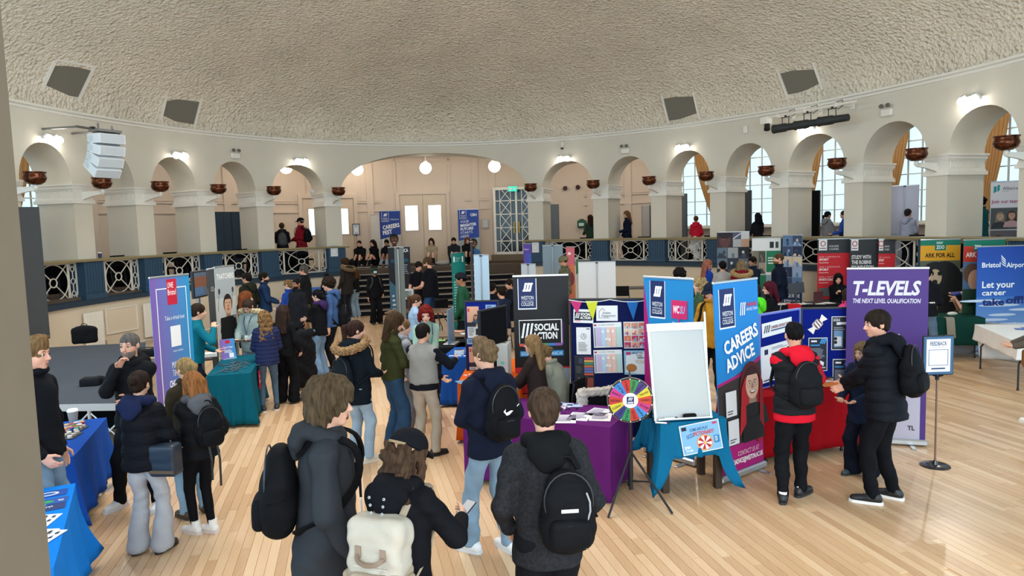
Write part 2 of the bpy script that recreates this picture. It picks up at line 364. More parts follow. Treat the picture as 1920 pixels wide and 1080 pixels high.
for d,x,y,L_ in rest:
    q=rs.random(); mb.col=(q,q,q); mb.box(axp(x,y+L_/2,-.004),(PLK-.004,L_-.004,.008),rz=PHI)
if mb.v: tag(mb.build('plank_field',FL_ATTR,floor,color=True),kind='stuff')
# ---- arcade wall
BOWL_T=[-64.9,-56.0,-47.4,-37.9,-28.1,-15.9,22.4,34.4,44.5,54.1,63.3,73.0,82.5,91.6]
PT=[-73.8]+BOWL_T+[100.6]; PW=.50; O1,TK=.58,1.02; ZG=1.3; ZI,ZB=3.90,3.50; ZC=5.55; RAILZ=2.17
def spd(t): return (ring(t+.5)-ring(t-.5)).length
bays=[(PT[i],PT[i+1]) for i in range(len(PT)-1)]
def arch_z(t,a,b,big):
    x=(t-(a+b)/2)/((b-a)/2); x=max(-1,min(1,x))
    if big: return ZI-.02+(5.25-ZI)*(1-abs(x)**2.3)**(1/2.05)
    return ZI+.88*math.sqrt(max(0,1-abs(x)**2.1))
wall=MB(); Z=0
cols=[]  # (t,z_low)
for k,(a,b) in enumerate(bays):
    big=(k==6); ha=PW/2/spd(a); hb=PW/2/spd(b); n=34 if big else 18
    cols.append((a-ha if k==0 else a,ZI)); cols.append((a+ha,ZI))
    for i in range(n+1):
        w=-math.cos(PI*i/n)*.5+.5; t=a+ha+(b-hb-a-ha)*w; cols.append((t,arch_z(t,a+ha,b-hb,big)))
    cols.append((b-hb,ZI))
cols.append((PT[-1],ZI))
vs=[]
for t,z in cols: vs+=[ring(t,O1,z),ring(t,O1,ZC),ring(t,O1+TK,z),ring(t,O1+TK,ZC)]
fs=[]
for i in range(len(cols)-1):
    p,q=4*i,4*i+4
    if abs(cols[i][0]-cols[i+1][0])<1e-5 and abs(cols[i][1]-cols[i+1][1])<1e-5: continue
    fs+=[(p,q,q+1,p+1),(q+2,p+2,p+3,q+3),(p+2,q+2,q,p)]
wall.add(vs,fs); warc=struct(wall.build('wall_arcade',M_WALL,sharp=30))
# pillars with moulded capitals
for t in PT:
    w=.5*PW/spd(t); nrm=ring_n(t)
    def block(mb,o0,o1,z0,z1,ex):
        e=w+ex/spd(t); P=[ring(t-e,o0),ring(t+e,o0),ring(t+e,o1),ring(t-e,o1)]
        mb.add([Vector((p.x,p.y,z)) for z in(z0,z1) for p in P],[(3,2,1,0),(4,5,6,7),(0,1,5,4),(1,2,6,5),(2,3,7,6),(3,0,4,7)])
    m1=MB(); block(m1,O1,O1+TK,RAILZ-.02,ZB,0); pil=m1.build('pillar',M_WALL,warc)
    m2=MB()
    for z0,z1,ex in((ZB-.03,ZB+.05,.05),(ZB+.05,ZB+.09,.025),(ZB+.09,ZI-.13,.012),(ZI-.13,ZI-.09,.03),(ZI-.09,ZI-.02,.045),(ZI-.02,ZI+.02,.065)): block(m2,O1-ex,O1+TK+ex,z0,z1,ex)
    cap=m2.build('capital',M_WHITE,pil)
    m3=MB()      # fluted frieze on the jamb faces
    for s in(-1,1):
        for k in range(18):
            o=O1+.06+k*.05; p=ring(t+s*(w+.016/spd(t)),o); m3.box((p.x,p.y,(ZB+ZI)/2-.01),(.010,.016,.15),rz=math.atan2(nrm.y,nrm.x))
    m3.build('fluting',M_WHITE,pil)
# cornice and dome
def ring_band(prof,n=120,t0=-180,t1=180):
    mb=MB(); m=len(prof); vs=[]; N=n+1
    for i in range(N):
        t=t0+(t1-t0)*i/n
        for o,z in prof: vs.append(ring(t,o,z))
    mb.add(vs,[(i*m+j,i*m+j+1,(i+1)*m+j+1,(i+1)*m+j) for i in range(n) for j in range(m-1)]); return mb
struct(ring_band([(O1+.02,ZC-.10),(O1-.05,ZC-.09),(O1-.05,ZC-.055),(O1-.02,ZC-.05),(O1-.02,ZC-.03),(O1-.10,ZC-.015),(O1-.10,ZC+.03),(O1+.02,ZC+.04)],t0=-80,t1=108).build('trim_1',M_WHITE,smooth=False))
DR=3.0
def dome_pt(t,f):
    r=math.sin(f*PI/2)
    p=ring(t,O1-.02); c=Vector((RC[0],RC[1],0)); q=c+(p-c)*(1-f); q.z=ZC+DR*math.sqrt(max(0,1-(1-f)**2)); return q
mb=MB(); NT,NF=120,26; vs=[]
for j in range(NF):
    f=1-math.cos(PI/2*j/NF)
    for i in range(NT): vs.append(dome_pt(-180+360*i/NT,f))
vs.append(dome_pt(0,1)); fs=[(j*NT+i,(j+1)*NT+i,(j+1)*NT+(i+1)%NT,j*NT+(i+1)%NT) for j in range(NF-1) for i in range(NT)]+[((NF-1)*NT+i,NF*NT,(NF-1)*NT+(i+1)%NT) for i in range(NT)]
mb.add(vs,fs); struct(mb.build('ceiling',M_DOME,smooth=True))
def dome_hit(u,v):
    d=Vector(ray(u,v)); best=None
    for k in range(400,2400):
        p=Vector((0,0,EYE))+d*(k/100); c=p-Vector((RC[0],RC[1],0)); ang=math.atan2(c.dot(AXR)/RA,c.dot(AX)/RB)
        b=ring(math.degrees(ang),O1-.02); f=1-Vector((c.x,c.y)).length/(Vector((b.x,b.y))-Vector(RC)).length
        if p.z>ZC+DR*math.sqrt(max(0,1-(1-f)**2)) or f<0: return p,math.degrees(ang),f
for (u,v,sz,lab) in((124,152,.95,'grey square vent panel in the dome, leftmost of the four'),(338,208,1.0,'grey square vent panel in the dome above the two left arches and speaker'),(1277,202,.98,'grey square vent panel in the dome left of the lighting bar'),(1502,152,.98,'grey square vent panel in the dome above the lighting bar')):
    p,t,f=dome_hit(u,v); a=(dome_pt(t+.5,f)-dome_pt(t-.5,f)).normalized(); b=(dome_pt(t,f+.004)-dome_pt(t,f-.004)).normalized(); n=a.cross(b).normalized()
    if n.z>0: n=-n
    M=Matrix((a,b,n)).transposed().to_4x4(); M.translation=p
    r=thing('ceiling_vent',lab,'vent',group='dome vent panels'); r.matrix_world=M
    q=MB()
    for s in(-1,1): q.box((s*(sz/2+.02),0,.02),(.06,sz+.1,.06)); q.box((0,s*(sz/2+.02),.02),(sz-.02,.06,.06))
    q.build('vent_frame',M_WHITE,r); q=MB(); q.box((0,0,.005),(sz,sz,.02)); q.build('vent_mesh',mat('#77746a',.8,bump=(120,.3)),r)
# ---- outer wall of the ambulatory, with foyer
OW=4.6; ZT=5.6
WT=[42,51,60,69.5,79,88]; 
WINL=[-48.0,-57]
def wins(t):
    for w in WT+WINL:
        if abs(t-w)<WW(w): return w
    return None
def WW(w): return .80/spd(w)*1.0/1.28
mb=MB(); ts=[-80]
edges=sorted([w-WW(w) for w in WT+WINL]+[w+WW(w) for w in WT+WINL])
ts=sorted(set([round(-80+i*2.5,3) for i in range(77)]+[round(e,3) for e in edges])); SILL,HEAD=2.42,5.2
def quadw(a,b,z0,z1): mb.add([ring(a,OW,z0),ring(b,OW,z0),ring(b,OW,z1),ring(a,OW,z1)],[(0,1,2,3)])
for a,b in zip(ts[:-1],ts[1:]):
    m=(a+b)/2
    if wins(m) is not None: quadw(a,b,ZG,SILL); quadw(a,b,HEAD,ZT)
    else: quadw(a,b,ZG,ZT)
wo=struct(mb.build('wall_outer',M_BACK))
struct(ring_band([(O1+TK-.01,ZT-.1),(OW+.05,ZT-.1)],t0=-80,t1=112).build('ceiling_gallery',M_WALL))
mb=ring_band([(.52,ZG-.12),(.52,ZG),(OW+.05,ZG)],t0=22.4,t1=112); mb2=ring_band([(.52,ZG-.12),(.52,ZG),(OW+.05,ZG)],t0=-80,t1=-15.9); mb3=ring_band([(1.3,ZG-.5),(1.3,ZG),(OW+.05,ZG)],t0=-15.9,t1=22.4)
mb.add(mb2.v,mb2.f); mb.add(mb3.v,mb3.f); struct(mb.build('floor_gallery',mat('#5b4f45',.7,var=(2,.1))))
# wall mouldings on the outer wall
def band_out(z,h,d,t0,t1,name='trim_2'):
    mb=ring_band([(OW-.002,z),(OW-d,z),(OW-d,z+h),(OW-.002,z+h)],n=max(4,int((t1-t0)/2)),t0=t0,t1=t1); return mb
mb=MB(); skip=[(w-WW(w)*1.15,w+WW(w)*1.15) for w in WT+WINL]
segs=[]; t=-78
cuts=sorted(skip+[(-4.0,8.4),(13,26)])
for a,b in cuts:
    if a>t: segs.append((t,a))
    t=max(t,b)
segs.append((t,104))
for a,b in segs:
    for z,h,d in((3.72,.05,.05),(3.80,.03,.03),(3.38,.05,.05),(1.3,.22,.04)):
        m=band_out(z,h,d,a,b); mb.add(m.v,m.f)
struct(mb.build('trim_2',M_BACK))
mb=MB()
for t in (-72,-66,-41.5,-36,-31,-25,-19.5,-13.8,-9.5,-5.4,9.9,12.4,27,32.5,37.5):   # pilaster strips
    p=ring(t,OW-.02); mb.box((p.x,p.y,(ZG+ZT)/2),(.26,.06,ZT-ZG),rz=math.atan2(ring_n(t).y,ring_n(t).x)-PI/2)
struct(mb.build('trim_3',M_BACK))
# windows with curtains
M_GLASS=mat('#dfeaf0',.05,trans=.9,spec=.3); M_CURT=mat('#ecca92',.8)
def _tl(m):
    nt=m.node_tree; b=nt.nodes['Principled BSDF']; t=nt.nodes.new('ShaderNodeBsdfTranslucent'); t.inputs[0].default_value=(*lin('#f3cd90'),1); x=nt.nodes.new('ShaderNodeMixShader'); x.inputs[0].default_value=.62; nt.links.new(b.outputs[0],x.inputs[1]); nt.links.new(t.outputs[0],x.inputs[2]); nt.links.new(x.outputs[0],nt.nodes['Material Output'].inputs[0])
_tl(M_CURT)
def curtain(t,side,parent_label,idx):
    """gathered curtain hung at one side of a window and tied back low"""
    hw=WW(t); xs=np.linspace(0,1,40); zs=np.linspace(0,1,18); V=[]
    n=ring_n(t); tg=Vector((n.y,-n.x,0))   # to increasing t (right seen from the room)
    c=ring(t,OW-.16); half=.86
    for k in zs:
        z=HEAD+.18-(HEAD+.18-2.30)*k
        wtop=.95 if t in(42,-48) else .72; wmid=.24
        w=wtop*(1-min(1,k/.86)**1.6)+wmid*min(1,k/.86)**1.6
        if k>.86: w=wmid+.05*(k-.86)/.14
        for x in xs:
            lat=half+.12-w*x; lat*=side
            dep=.035*math.sin(x*2*PI*7+.6*math.sin(k*3))*(.6+.4*k)
            V.append(c+tg*lat-n*(dep+.02)+Vector((0,0,z-c.z)))
    q=[(j*40+i,j*40+i+1,(j+1)*40+i+1,(j+1)*40+i) for j in range(17) for i in range(39)]
    me=npmesh('curtain',V,faces=q); o=link('curtain',me,M_CURT); s=o.modifiers.new('thick','SOLIDIFY'); s.thickness=.012
    tag(o,parent_label,'curtain','gold gallery curtains'); return o
wi=0
for w in WT+WINL:
    wi+=1; n=ring_n(w); tg=Vector((n.y,-n.x,0)); c=ring(w,OW+.02); W2=abs((ring(w+WW(w),OW)-ring(w-WW(w),OW)).length)
    r=struct(empty(f'window_{wi}',(c.x,c.y,SILL),math.atan2(tg.y,tg.x)))
    q=MB(); H_=HEAD-SILL
    for s in(-1,1): q.box((s*(W2/2-.035),0,H_/2),(.07,.10,H_))
    for z in(.035,H_-.035): q.box((0,0,z),(W2,.10,.07))
    q.build('window_frame',M_WHITE,r)
    for k in(1,2,3): q=MB(); q.box((-W2/2+W2*k/4,0,H_/2),(.03,.05,H_-.1)); q.build('glazing_bar',M_WHITE,r)
    for k in range(1,6): q=MB(); q.box((0,0,H_*k/6),(W2-.1,.045,.03)); q.build('glazing_bar',M_WHITE,r)
    q=MB(); q.box((0,.02,H_/2),(W2-.08,.006,H_-.08)); q.build('pane',M_GLASS,r)
    q=MB(); q.box((0,-.14,-.02),(W2+.16,.2,.05)); q.build('window_sill',M_WHITE,r)
ORD={42:'first gold curtain right of the double doors, tied back to the right of its window',51:'gold curtain at the left of the second gallery window',60:'gold curtain at the third gallery window, behind the black banner stand',69.5:'gold curtain at the fourth gallery window, above the sheer white banner',79:'gold curtain at the rightmost arch behind the last copper bowl'}
curtain(42,1,ORD[42],0)
for w in(51,60,69.5,79): curtain(w,-1,ORD[w],0)
curtain(-48,-1,'gold curtain in the leftmost arch',0)
# seafront beyond the windows
mb=MB(); c=axp(14,8); 
mb=ring_band([(9,.2),(60,.2)],n=40,t0=-80,t1=110); struct(mb.build('ground_outside',mat('#a9b3b8',.8)))
mb=ring_band([(22,.2),(22,1.1),(22.3,1.1),(22.3,.2)],n=60,t0=20,t1=110); struct(mb.build('wall_seafront',mat('#b9c3cc',.8)))
# ---- balustrade: blue pedestals, rail, white iron panels, cream front wall
pedO0,pedO1=.42,.84
rail_o=tag(ring_band([(.35,RAILZ-.06),(.33,RAILZ-.02),(.37,RAILZ),(.84,RAILZ),(.88,RAILZ-.02),(.86,RAILZ-.06),(.35,RAILZ-.06)],t0=PT[0],t1=-13.6,n=50).build('trim_4',M_RAIL)); struct(rail_o)
struct(ring_band([(.35,RAILZ-.06),(.33,RAILZ-.02),(.37,RAILZ),(.84,RAILZ),(.88,RAILZ-.02),(.86,RAILZ-.06),(.35,RAILZ-.06)],t0=20.2,t1=PT[-1],n=60).build('trim_5',M_RAIL))
def front_z(t): return 1.07+.14*max(0,min(1,(t+70)/50)) if t<0 else 1.30
for t0,t1,nm in((PT[0]-2,-13.6,'left'),(20.2,PT[-1]+2,'right')):
    mb=MB(); n=40; vs=[]
    for i in range(n+1):
        t=t0+(t1-t0)*i/n; zb=front_z(t); vs+=[ring(t,.45,0),ring(t,.45,zb)]
    mb.add(vs,[(2*i,2*i+2,2*i+3,2*i+1) for i in range(n)])
    if nm=='right': mb.add([ring(t0,.45,0),ring(t0,.45,1.32),ring(t0,1.9,1.32),ring(t0,1.9,0)],[(0,1,2,3)])
    else: mb.add([ring(t1,.45,0),ring(t1,.45,1.2),ring(t1,1.9,1.2),ring(t1,1.9,0)],[(0,1,2,3)])
    struct(mb.build('wall_'+nm,M_CREAM))
    prof=lambda t:[(.45,front_z(t)-.02),(.35,front_z(t)),(.35,front_z(t)+.10),(.39,front_z(t)+.13),(.90,front_z(t)+.13)]
    mb=MB(); m=5; vs=[]
    for i in range(n+1):
        t=t0+(t1-t0)*i/n; vs+=[ring(t,o,z) for o,z in prof(t)]
    mb.add(vs,[(i*m+j,i*m+m+j,i*m+m+j+1,i*m+j+1) for i in range(n) for j in range(m-1)]); struct(mb.build('baseboard_'+nm,M_DARKBLUE))
for t in PT:
    w=(PW/2+.03)/spd(t); mb=MB(); zf=front_z(t)+.13
    def pb(o0,o1,z0,z1,ex,mb=mb):
        e=w+ex/spd(t); P=[ring(t-e,o0),ring(t+e,o0),ring(t+e,o1),ring(t-e,o1)]
        mb.add([Vector((p.x,p.y,z)) for z in(z0,z1) for p in P],[(3,2,1,0),(4,5,6,7),(0,1,5,4),(1,2,6,5),(2,3,7,6),(3,0,4,7)])
    pb(pedO0,pedO1,zf-.1,RAILZ-.06,0); pb(pedO0-.04,pedO1,zf-.1,zf+.10,.03); pb(pedO0-.02,pedO1,zf+.10,zf+.13,.015)
    ped=struct(mb.build('trim_pedestal',M_BLUE)); 
    for k in range(7):
        b=MB(); e=w*2*(k+.5)/7-w; p=ring(t+e,pedO0-.006); nn=ring_n(t); b.box((p.x,p.y,(zf+.14+RAILZ-.07)/2),((PW+.06)/7-.010,.016,RAILZ-.07-zf-.14),rz=math.atan2(nn.y,nn.x)-PI/2); b.build('plank',M_BLUE,ped)
M_IRON=mat('#d9d6cb',.45)
def circ(cx,cz,r,n=28,e=1): return [(cx+r*e*math.cos(2*PI*i/n),0,cz+r*math.sin(2*PI*i/n)) for i in range(n)]
def iron_panel(k,a,b):
    ha=(PW/2+.035)/spd(a); hb=(PW/2+.035)/spd(b); A=ring(a+ha,.63); B=ring(b-hb,.63); mid=(A+B)/2; W=(B-A).length; t=(a+b)/2; z0=front_z(t)+.15; H_=RAILZ-.07-z0
    d=(B-A).normalized(); r=thing('iron_railing_panel',PANEL_LAB[k],'railing',(mid.x,mid.y,z0),math.atan2(d.y,d.x),'white iron railing panels')
    q=MB(); t_=.022
    for x in(-W/2+.012,W/2-.012): q.bar((x,0,0),(x,0,H_),t_,.03)
    for z in(.012,H_-.012): q.bar((-W/2,0,z),(W/2,0,z),t_,.03)
    sx=min(.24,W*.17); xi=W/2-sx
    for s in(-1,1): q.bar((s*xi,0,0),(s*xi,0,H_),t_,.03); q.bar((s*(xi-.03),0,0),(s*(xi-.03),0,H_),.012,.02)
    q.build('frame',M_IRON,r)
    hw=xi-.03; e=min(1.25,hw/(H_/2-.02)); R0=H_/2-.02
    q=MB(); q.tube(circ(0,H_/2,R0,36,e),.012,6,True); q.build('ring',M_IRON,r)
    q=MB(); q.tube(circ(0,H_/2,R0*.24,20,e),.015,6,True); q.build('ring',M_IRON,r)
    for sx_,sz in((1,1),(1,-1),(-1,1),(-1,-1)):
        q=MB(); q.bar((sx_*R0*.17*e,0,H_/2+sz*R0*.17),(sx_*hw,0,H_/2+sz*(H_/2-.02)),.016,.02); q.build('spoke',M_IRON,r)
    for s in(-1,1):
        cx=s*(W/2-sx/2); q=MB(); q.tube(circ(cx,H_/2,sx*.27,16),.011,6,True)
        for zz in(1,-1):
            zc=H_/2+zz*H_*.33; q.bar((cx,0,H_/2+zz*sx*.27),(cx,0,zc-zz*H_*.08),.012,.02)
            hh=H_*.085
            for q1 in(-1,1): q.bar((cx,0,zc-zz*hh),(cx+q1*sx*.28,0,zc),.011,.02); q.bar((cx+q1*sx*.28,0,zc),(cx,0,zc+zz*hh),.011,.02); q.bar((cx+q1*sx*.28,0,zc-zz*.0),(cx+q1*sx*.28,0,zc+zz*H_*.13),.011,.02)
        q.build('scrollwork',M_IRON,r)
PANEL_LAB={0:'white iron railing panel at the far left edge by the dark screen',1:'white iron railing panel under the leftmost full arch',2:'white iron railing panel left of the purple and blue banner top',3:'white iron railing panel behind the purple and blue university banner',4:'white iron railing panel above the two men in dark jackets, left gallery',5:'white iron railing panel in front of the two men standing in the left gallery',
7:'white iron railing panel beside the camouflage helmet, first right of the steps',8:'white iron railing panel in front of the long-haired woman in navy',9:'white iron railing panel in front of the seated person in red',10:'white iron railing panel behind the collage banner',11:'white iron railing panel behind the red course banners',12:'white iron railing panel between red course banner and yellow bear banner',13:'white iron railing panel behind the red ark banner',14:'white iron railing panel at the right edge'}
for k,(a,b) in enumerate(bays):
    if k==6: continue
    iron_panel(k,a,b)
# ---- steps between the arcade and the foyer (straight treads)
M_STEP=mat('#4a4039',.7,var=(3,.15)); M_NOSE=mat('#a1968a',.5); M_RISER=mat('#17171d',.6)
tread=.43; f_top=14.25; NS=8
stp=struct(empty('floor_steps',axp(0,0,0)))
cs=-.15
for k in range(NS):
    z1=(k+1)*ZG/NS; fr=f_top-(NS-1-k)*tread; x0,x1=-3.55,3.75
    q=MB(); q.box(axp(cs,fr+tread/2,z1-.08),(x1-x0,tread,.16),rz=PHI); o=q.build('tread',M_RISER)
    q=MB(); q.box(axp(cs,fr+tread/2+.03,z1+.004),(x1-x0,tread-.06,.008),rz=PHI); o2=q.build('carpet',M_STEP)
    q=MB(); q.box(axp(cs,fr+.02,z1-.014),(x1-x0,.05,.035),rz=PHI); o3=q.build('nosing',M_NOSE)
    for e in(o,o2,o3): e.parent=stp; e.matrix_parent_inverse=Matrix.Translation(-Vector(stp.location))
q=MB(); q.box(axp(cs,f_top+tread/2+1.1,ZG-.1),(9.2,2.2,.2),rz=PHI); struct(q.build('floor_landing',M_STEP))
# ---- foyer doors on the outer wall
M_DOOR=mat('#d9c5ae',.55); M_LIT=mat('#dfeef6',.2,emit=('#d2ecf8',1.1))
def door(name,t,w,h,glass,z=ZG,leafs=2):
    n=ring_n(t); c=ring(t,OW-.05); d=Vector((n.y,-n.x,0)); r=struct(empty(name,(c.x,c.y,z),math.atan2(d.y,d.x)))
    q=MB()
    for s in(-1,1): q.box((s*(w/2+.07),-.02,h/2+.0),(.14,.12,h))
    q.box((0,-.02,h+.07),(w+.28,.12,.14)); q.build('door_frame',M_BACK,r)
    for i in range(leafs):
        lw=w/leafs; cx=-w/2+lw*(i+.5); q=MB(); q.box((cx,0,h/2),(lw-.012,.05,h-.01)); lf=q.build('door_leaf',M_DOOR,r)
        if glass:
            gx=cx+(.06 if i==0 else -.06)*0; q=MB(); q.box((cx,-.028,h*.66),(.50,.012,.98)); q.build('pane',M_LIT,lf)
            q=MB()
            for s in(-1,1): q.box((cx+s*.265,-.03,h*.66),(.03,.03,1.04)); q.box((cx,-.03,h*.66+s*.505),(.56,.03,.03))
            q.build('glazing_bead',M_DOOR,lf)
    return r
door('door_1',2.15,1.85,2.72,True); 
n=ring_n(2.15); c=ring(2.15,OW-.04); r=struct(empty('trim_6',(c.x,c.y,4.15),math.atan2(-n.x,n.y)))
q=MB()
for s in(-1,1): q.box((s*1.08,0,.6),(.10,.1,1.35)); 
q.box((0,0,1.23),(2.2,.1,.09)); q.build('overdoor_frame',M_BACK,r)
door('door_2',-9.6,.95,2.62,True,leafs=1); door('door_3',-13.3,.95,2.62,True,leafs=1)
# white lattice door on the right of the foyer
M_WD=mat('#e9e5db',.45)
n=ring_n(16.1); c=ring(16.1,OW-.35); d=Vector((n.y,-n.x,0)); r=struct(empty('door_4',(c.x,c.y,ZG+.25),math.atan2(d.y,d.x)))
W_,H_=1.75,2.65
q=MB(); q.box((0,.06,H_/2),(W_,.03,H_)); q.build('dark_glass',mat('#20262c',.1,spec=.6),r)
q=MB()
for x in(-W_/2,0,W_/2): q.box((x,0,H_/2),(.10 if x else .08,.08,H_))
for z in(.05,H_-.05): q.box((0,0,z),(W_,.08,.1))
q.build('door_frame',M_WD,r)
for s in(-1,1):
    cx=s*W_/4; q=MB()
    for k in range(1,5): q.box((cx,0,H_*k/5),(W_/2-.1,.05,.035))
    for e in(-.22,.22): q.box((cx+e,0,H_/2),(.028,.05,H_))
    for k in range(5):
        z0,z1=H_*k/5+.02,H_*(k+1)/5-.02
        q.bar((cx-.2,0,z0),(cx+.2,0,z1),.03,.03); q.bar((cx-.2,0,z1),(cx+.2,0,z0),.03,.03)
    q.build('lattice',M_WD,r)
    q=MB(); q.box((s*.10,-.06,H_*.4),(.06,.03,.45)); q.build('push_plate',mat('#8a6f35',.3,.9),r)
q=MB(); q.box((0,0,-.13),(W_+.3,.5,.25)); q.build('threshold',mat('#6e5a3e',.5),r)
# near pillar at the left edge of the frame
p=at(44,540,1.5); q=MB(); x1=p[0]; M_=Matrix.Rotation(-.18,3,'Z')
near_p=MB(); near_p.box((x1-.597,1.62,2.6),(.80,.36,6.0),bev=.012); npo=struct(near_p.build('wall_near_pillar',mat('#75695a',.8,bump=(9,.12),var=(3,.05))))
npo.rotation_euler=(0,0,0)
# ================================================================ FIXTURES ON THE WALLS AND DOME
BL=['far left end beside the dark screen','second from the left under the white line-array speaker','third from the left between arches','fourth from the left above the dark cloth boards','fifth from the left above the two standing men','at the left springing of the wide foyer arch','at the right springing of the wide foyer arch','above the green first aid box pillar','left of the first curtained window','right of the first curtained window','left of the third curtained arch','left of the arch with the black banner','left of the sheer white banner arch','at the far right edge']
def bowl_light(t,i):
    p=ring(t,0,3.78); n=ring_n(t); r=thing('copper_bowl_light','copper bowl uplighter on white bracket, '+BL[i],'lamp',(p.x,p.y,p.z),math.atan2(n.y,n.x)-PI/2,'copper bowl uplighters')
    q=MB(); q.lathe([(.03,.0),(.11,.01),(.185,.06),(.215,.13),(.212,.17),(.198,.20),(.198,.235),(.218,.25),(.218,.268),(.205,.268),(.19,.235),(.19,.20),(.20,.14),(.17,.07),(.0005,.03)],n=28,cap=False)
    b=q.build('bowl',M_COPPER,r,sharp=40)
    q=MB(); q.cyl((0,0,-.05),(0,0,.01),.05,.035,12); q.cyl((0,0,-.09),(0,0,-.05),.03,.06,12); q.build('finial',M_WHITE,r)
    q=MB(); q.prism([(-.035,.0,-.03),(-.035,.60,-.03),(-.035,.60,-.25),(-.035,.48,-.20),(-.035,.22,-.14),(-.035,.0,-.11)],(0,0,0),(.07,0,0)); q.box((0,.57,-.12),(.13,.03,.34)); q.build('bracket',M_WHITE,r)
for i,t in enumerate(BOWL_T): bowl_light(t,i)
M_LAMP=mat('#ffffff',.3,emit=('#fff8ee',22)); M_HOUS=mat('#d9d9d6',.4)
TF=[(98,260,'above the leftmost arch'),(337,291,'above the third arch from the left'),(565,302,'above the arch with the two men'),(1057,297,'below the white dome camera'),(1280,276,'above the first curtained arch'),(1512,242,'beside the black lighting bar'),(1818,187,'above the rightmost full arch')]
def t_for(u,o,z):
    best=min(((abs(proj(ring(t/4,o,z))[0]-u),t/4) for t in range(-320,440) if proj(ring(t/4,o,z))[2]>1)); t=best[1]
    for s in(.05,.01): t=min((abs(proj(ring(t+k*s,o,z))[0]-u),t+k*s) for k in range(-6,7))[1]
    return t
def wall_frame(u,v,o):
    z=4
    for _ in range(6):
        t=t_for(u,o,z); x,y,d=proj(ring(t,o,z)); z+=(y-v)*d/F_PX
    return t,ring(t,o,z),ring_n(t)
for u,v,lab in TF:
    t,p,n=wall_frame(u,v,.46); r=thing('twin_floodlight','twin white floodlight on the wall '+lab,'lamp',p,math.atan2(n.y,n.x)-PI/2,'twin floodlights above the arches')
    q=MB(); q.box((0,.09,.03),(.1,.06,.1)); q.bar((-.14,.04,.06),(.14,.04,.06),.03); q.build('bracket',M_HOUS,r)
    for s in(-1,1):
        q=MB(); q.lathe([(.05,.08),(.07,.02),(.095,-.03),(.10,-.06)],n=16,M=Matrix.Rotation(R_(35),3,'X'),c=(s*.14,0,.03)); h=q.build('lamp_head',M_HOUS,r,sharp=40)
        q=MB(); q.sphere((s*.14,-.036,-.02),.088,14,8,(1,1,1)); q.build('bulb',M_LAMP,h,smooth=True)
    l=bpy.data.lights.new('floodlight','SPOT'); l.energy=150; l.color=(1,.97,.93); l.spot_size=R_(116); l.spot_blend=.5; l.shadow_soft_size=.04
    o=bpy.data.objects.new('floodlight',l); COL.objects.link(o); o.location=p-n*.13-Vector((0,0,.03)); o.rotation_euler=((-n*1.0+Vector((0,0,-.62)))).to_track_quat('-Z','Y').to_euler()
# globe pendants in the foyer
M_GLOBE=mat('#ffffff',.3,emit=('#fff1de',15))
for u,v,dep,lab in((670,318,26.3,'white globe pendant at the left of the wide foyer arch'),(798,315,26.0,'white globe pendant in the middle of the foyer arch, above the double doors'),(927,312,25.8,'white globe pendant at the right of the wide foyer arch'),(536,314,24.6,'white globe lamp half hidden behind the arch left of the foyer')):
    p=Vector(at(u,v,dep)); r=thing('globe_pendant',lab,'lamp',p,group='globe pendants'); q=MB(); q.sphere((0,0,0),.215,20,12); q.build('globe',M_GLOBE,r,smooth=True)
    q=MB(); q.cyl((0,0,.2),(0,0,ZT-.1-p.z),.012,n=8); q.cyl((0,0,.19),(0,0,.25),.06,n=12); q.build('rod',M_HOUS,r)
# small fittings
def fit(u,v,o,name,lab,cat,fn,group=None):
    t,p,n=wall_frame(u,v,o); r=thing(name,lab,cat,p,math.atan2(n.y,n.x)-PI/2,group); fn(r); return r
M_BLK=mat('#131416',.5); M_MET=mat('#8d9092',.35,.9); M_GREYB=mat('#50565a',.6)
def emer(r):
    q=MB(); q.box((0,.05,0),(.28,.1,.17),bev=.02); q.build('housing',M_WHITE,r)
    for s in(-.09,.08):
        q=MB(); q.lathe([(.03,0),(.055,.05),(.05,.07)],n=12,M=Matrix.Rotation(R_(75),3,'X'),c=(s,.02,.14)); q.build('lamp_head',M_MET,r)
for u,v,lab in((443,292,'white twin-spot emergency light above the fourth arch from the left'),(1171,283,'white twin-spot emergency light above the arch with the long-haired woman'),(1660,211,'white twin-spot emergency light right of the lighting bar')): fit(u,v,.48,'emergency_light',lab,'lamp',emer,'emergency lights')
def camr(r):
    q=MB(); q.box((0,.06,.10),(.12,.12,.12),bev=.02); q.build('mount',M_WHITE,r); q=MB(); q.cyl((0,0,-.03),(0,0,.05),.06,.05,14); q.build('body',M_WHITE,r,sharp=40); q=MB(); q.sphere((0,-.01,-.05),.05); q.build('lens',M_BLK,r,smooth=True)
fit(1054,275,.46,'security_camera','white dome security camera above a twin floodlight, right of the foyer arch','camera',camr)
def det(r): q=MB(); q.box((0,.04,0),(.13,.08,.22),bev=.02); q.build('housing',M_WHITE,r)
fit(1396,243,.50,'motion_sensor','small white wall sensor left of the lighting bar','sensor',det)
def smal(r): q=MB(); q.box((0,0,.05),(.13,.08,.10),bev=.012); q.build('housing',mat('#c9ccce',.5),r); q=MB(); q.box((0,.04,-.01),(.06,.06,.03)); q.build('mount',M_HOUS,r)
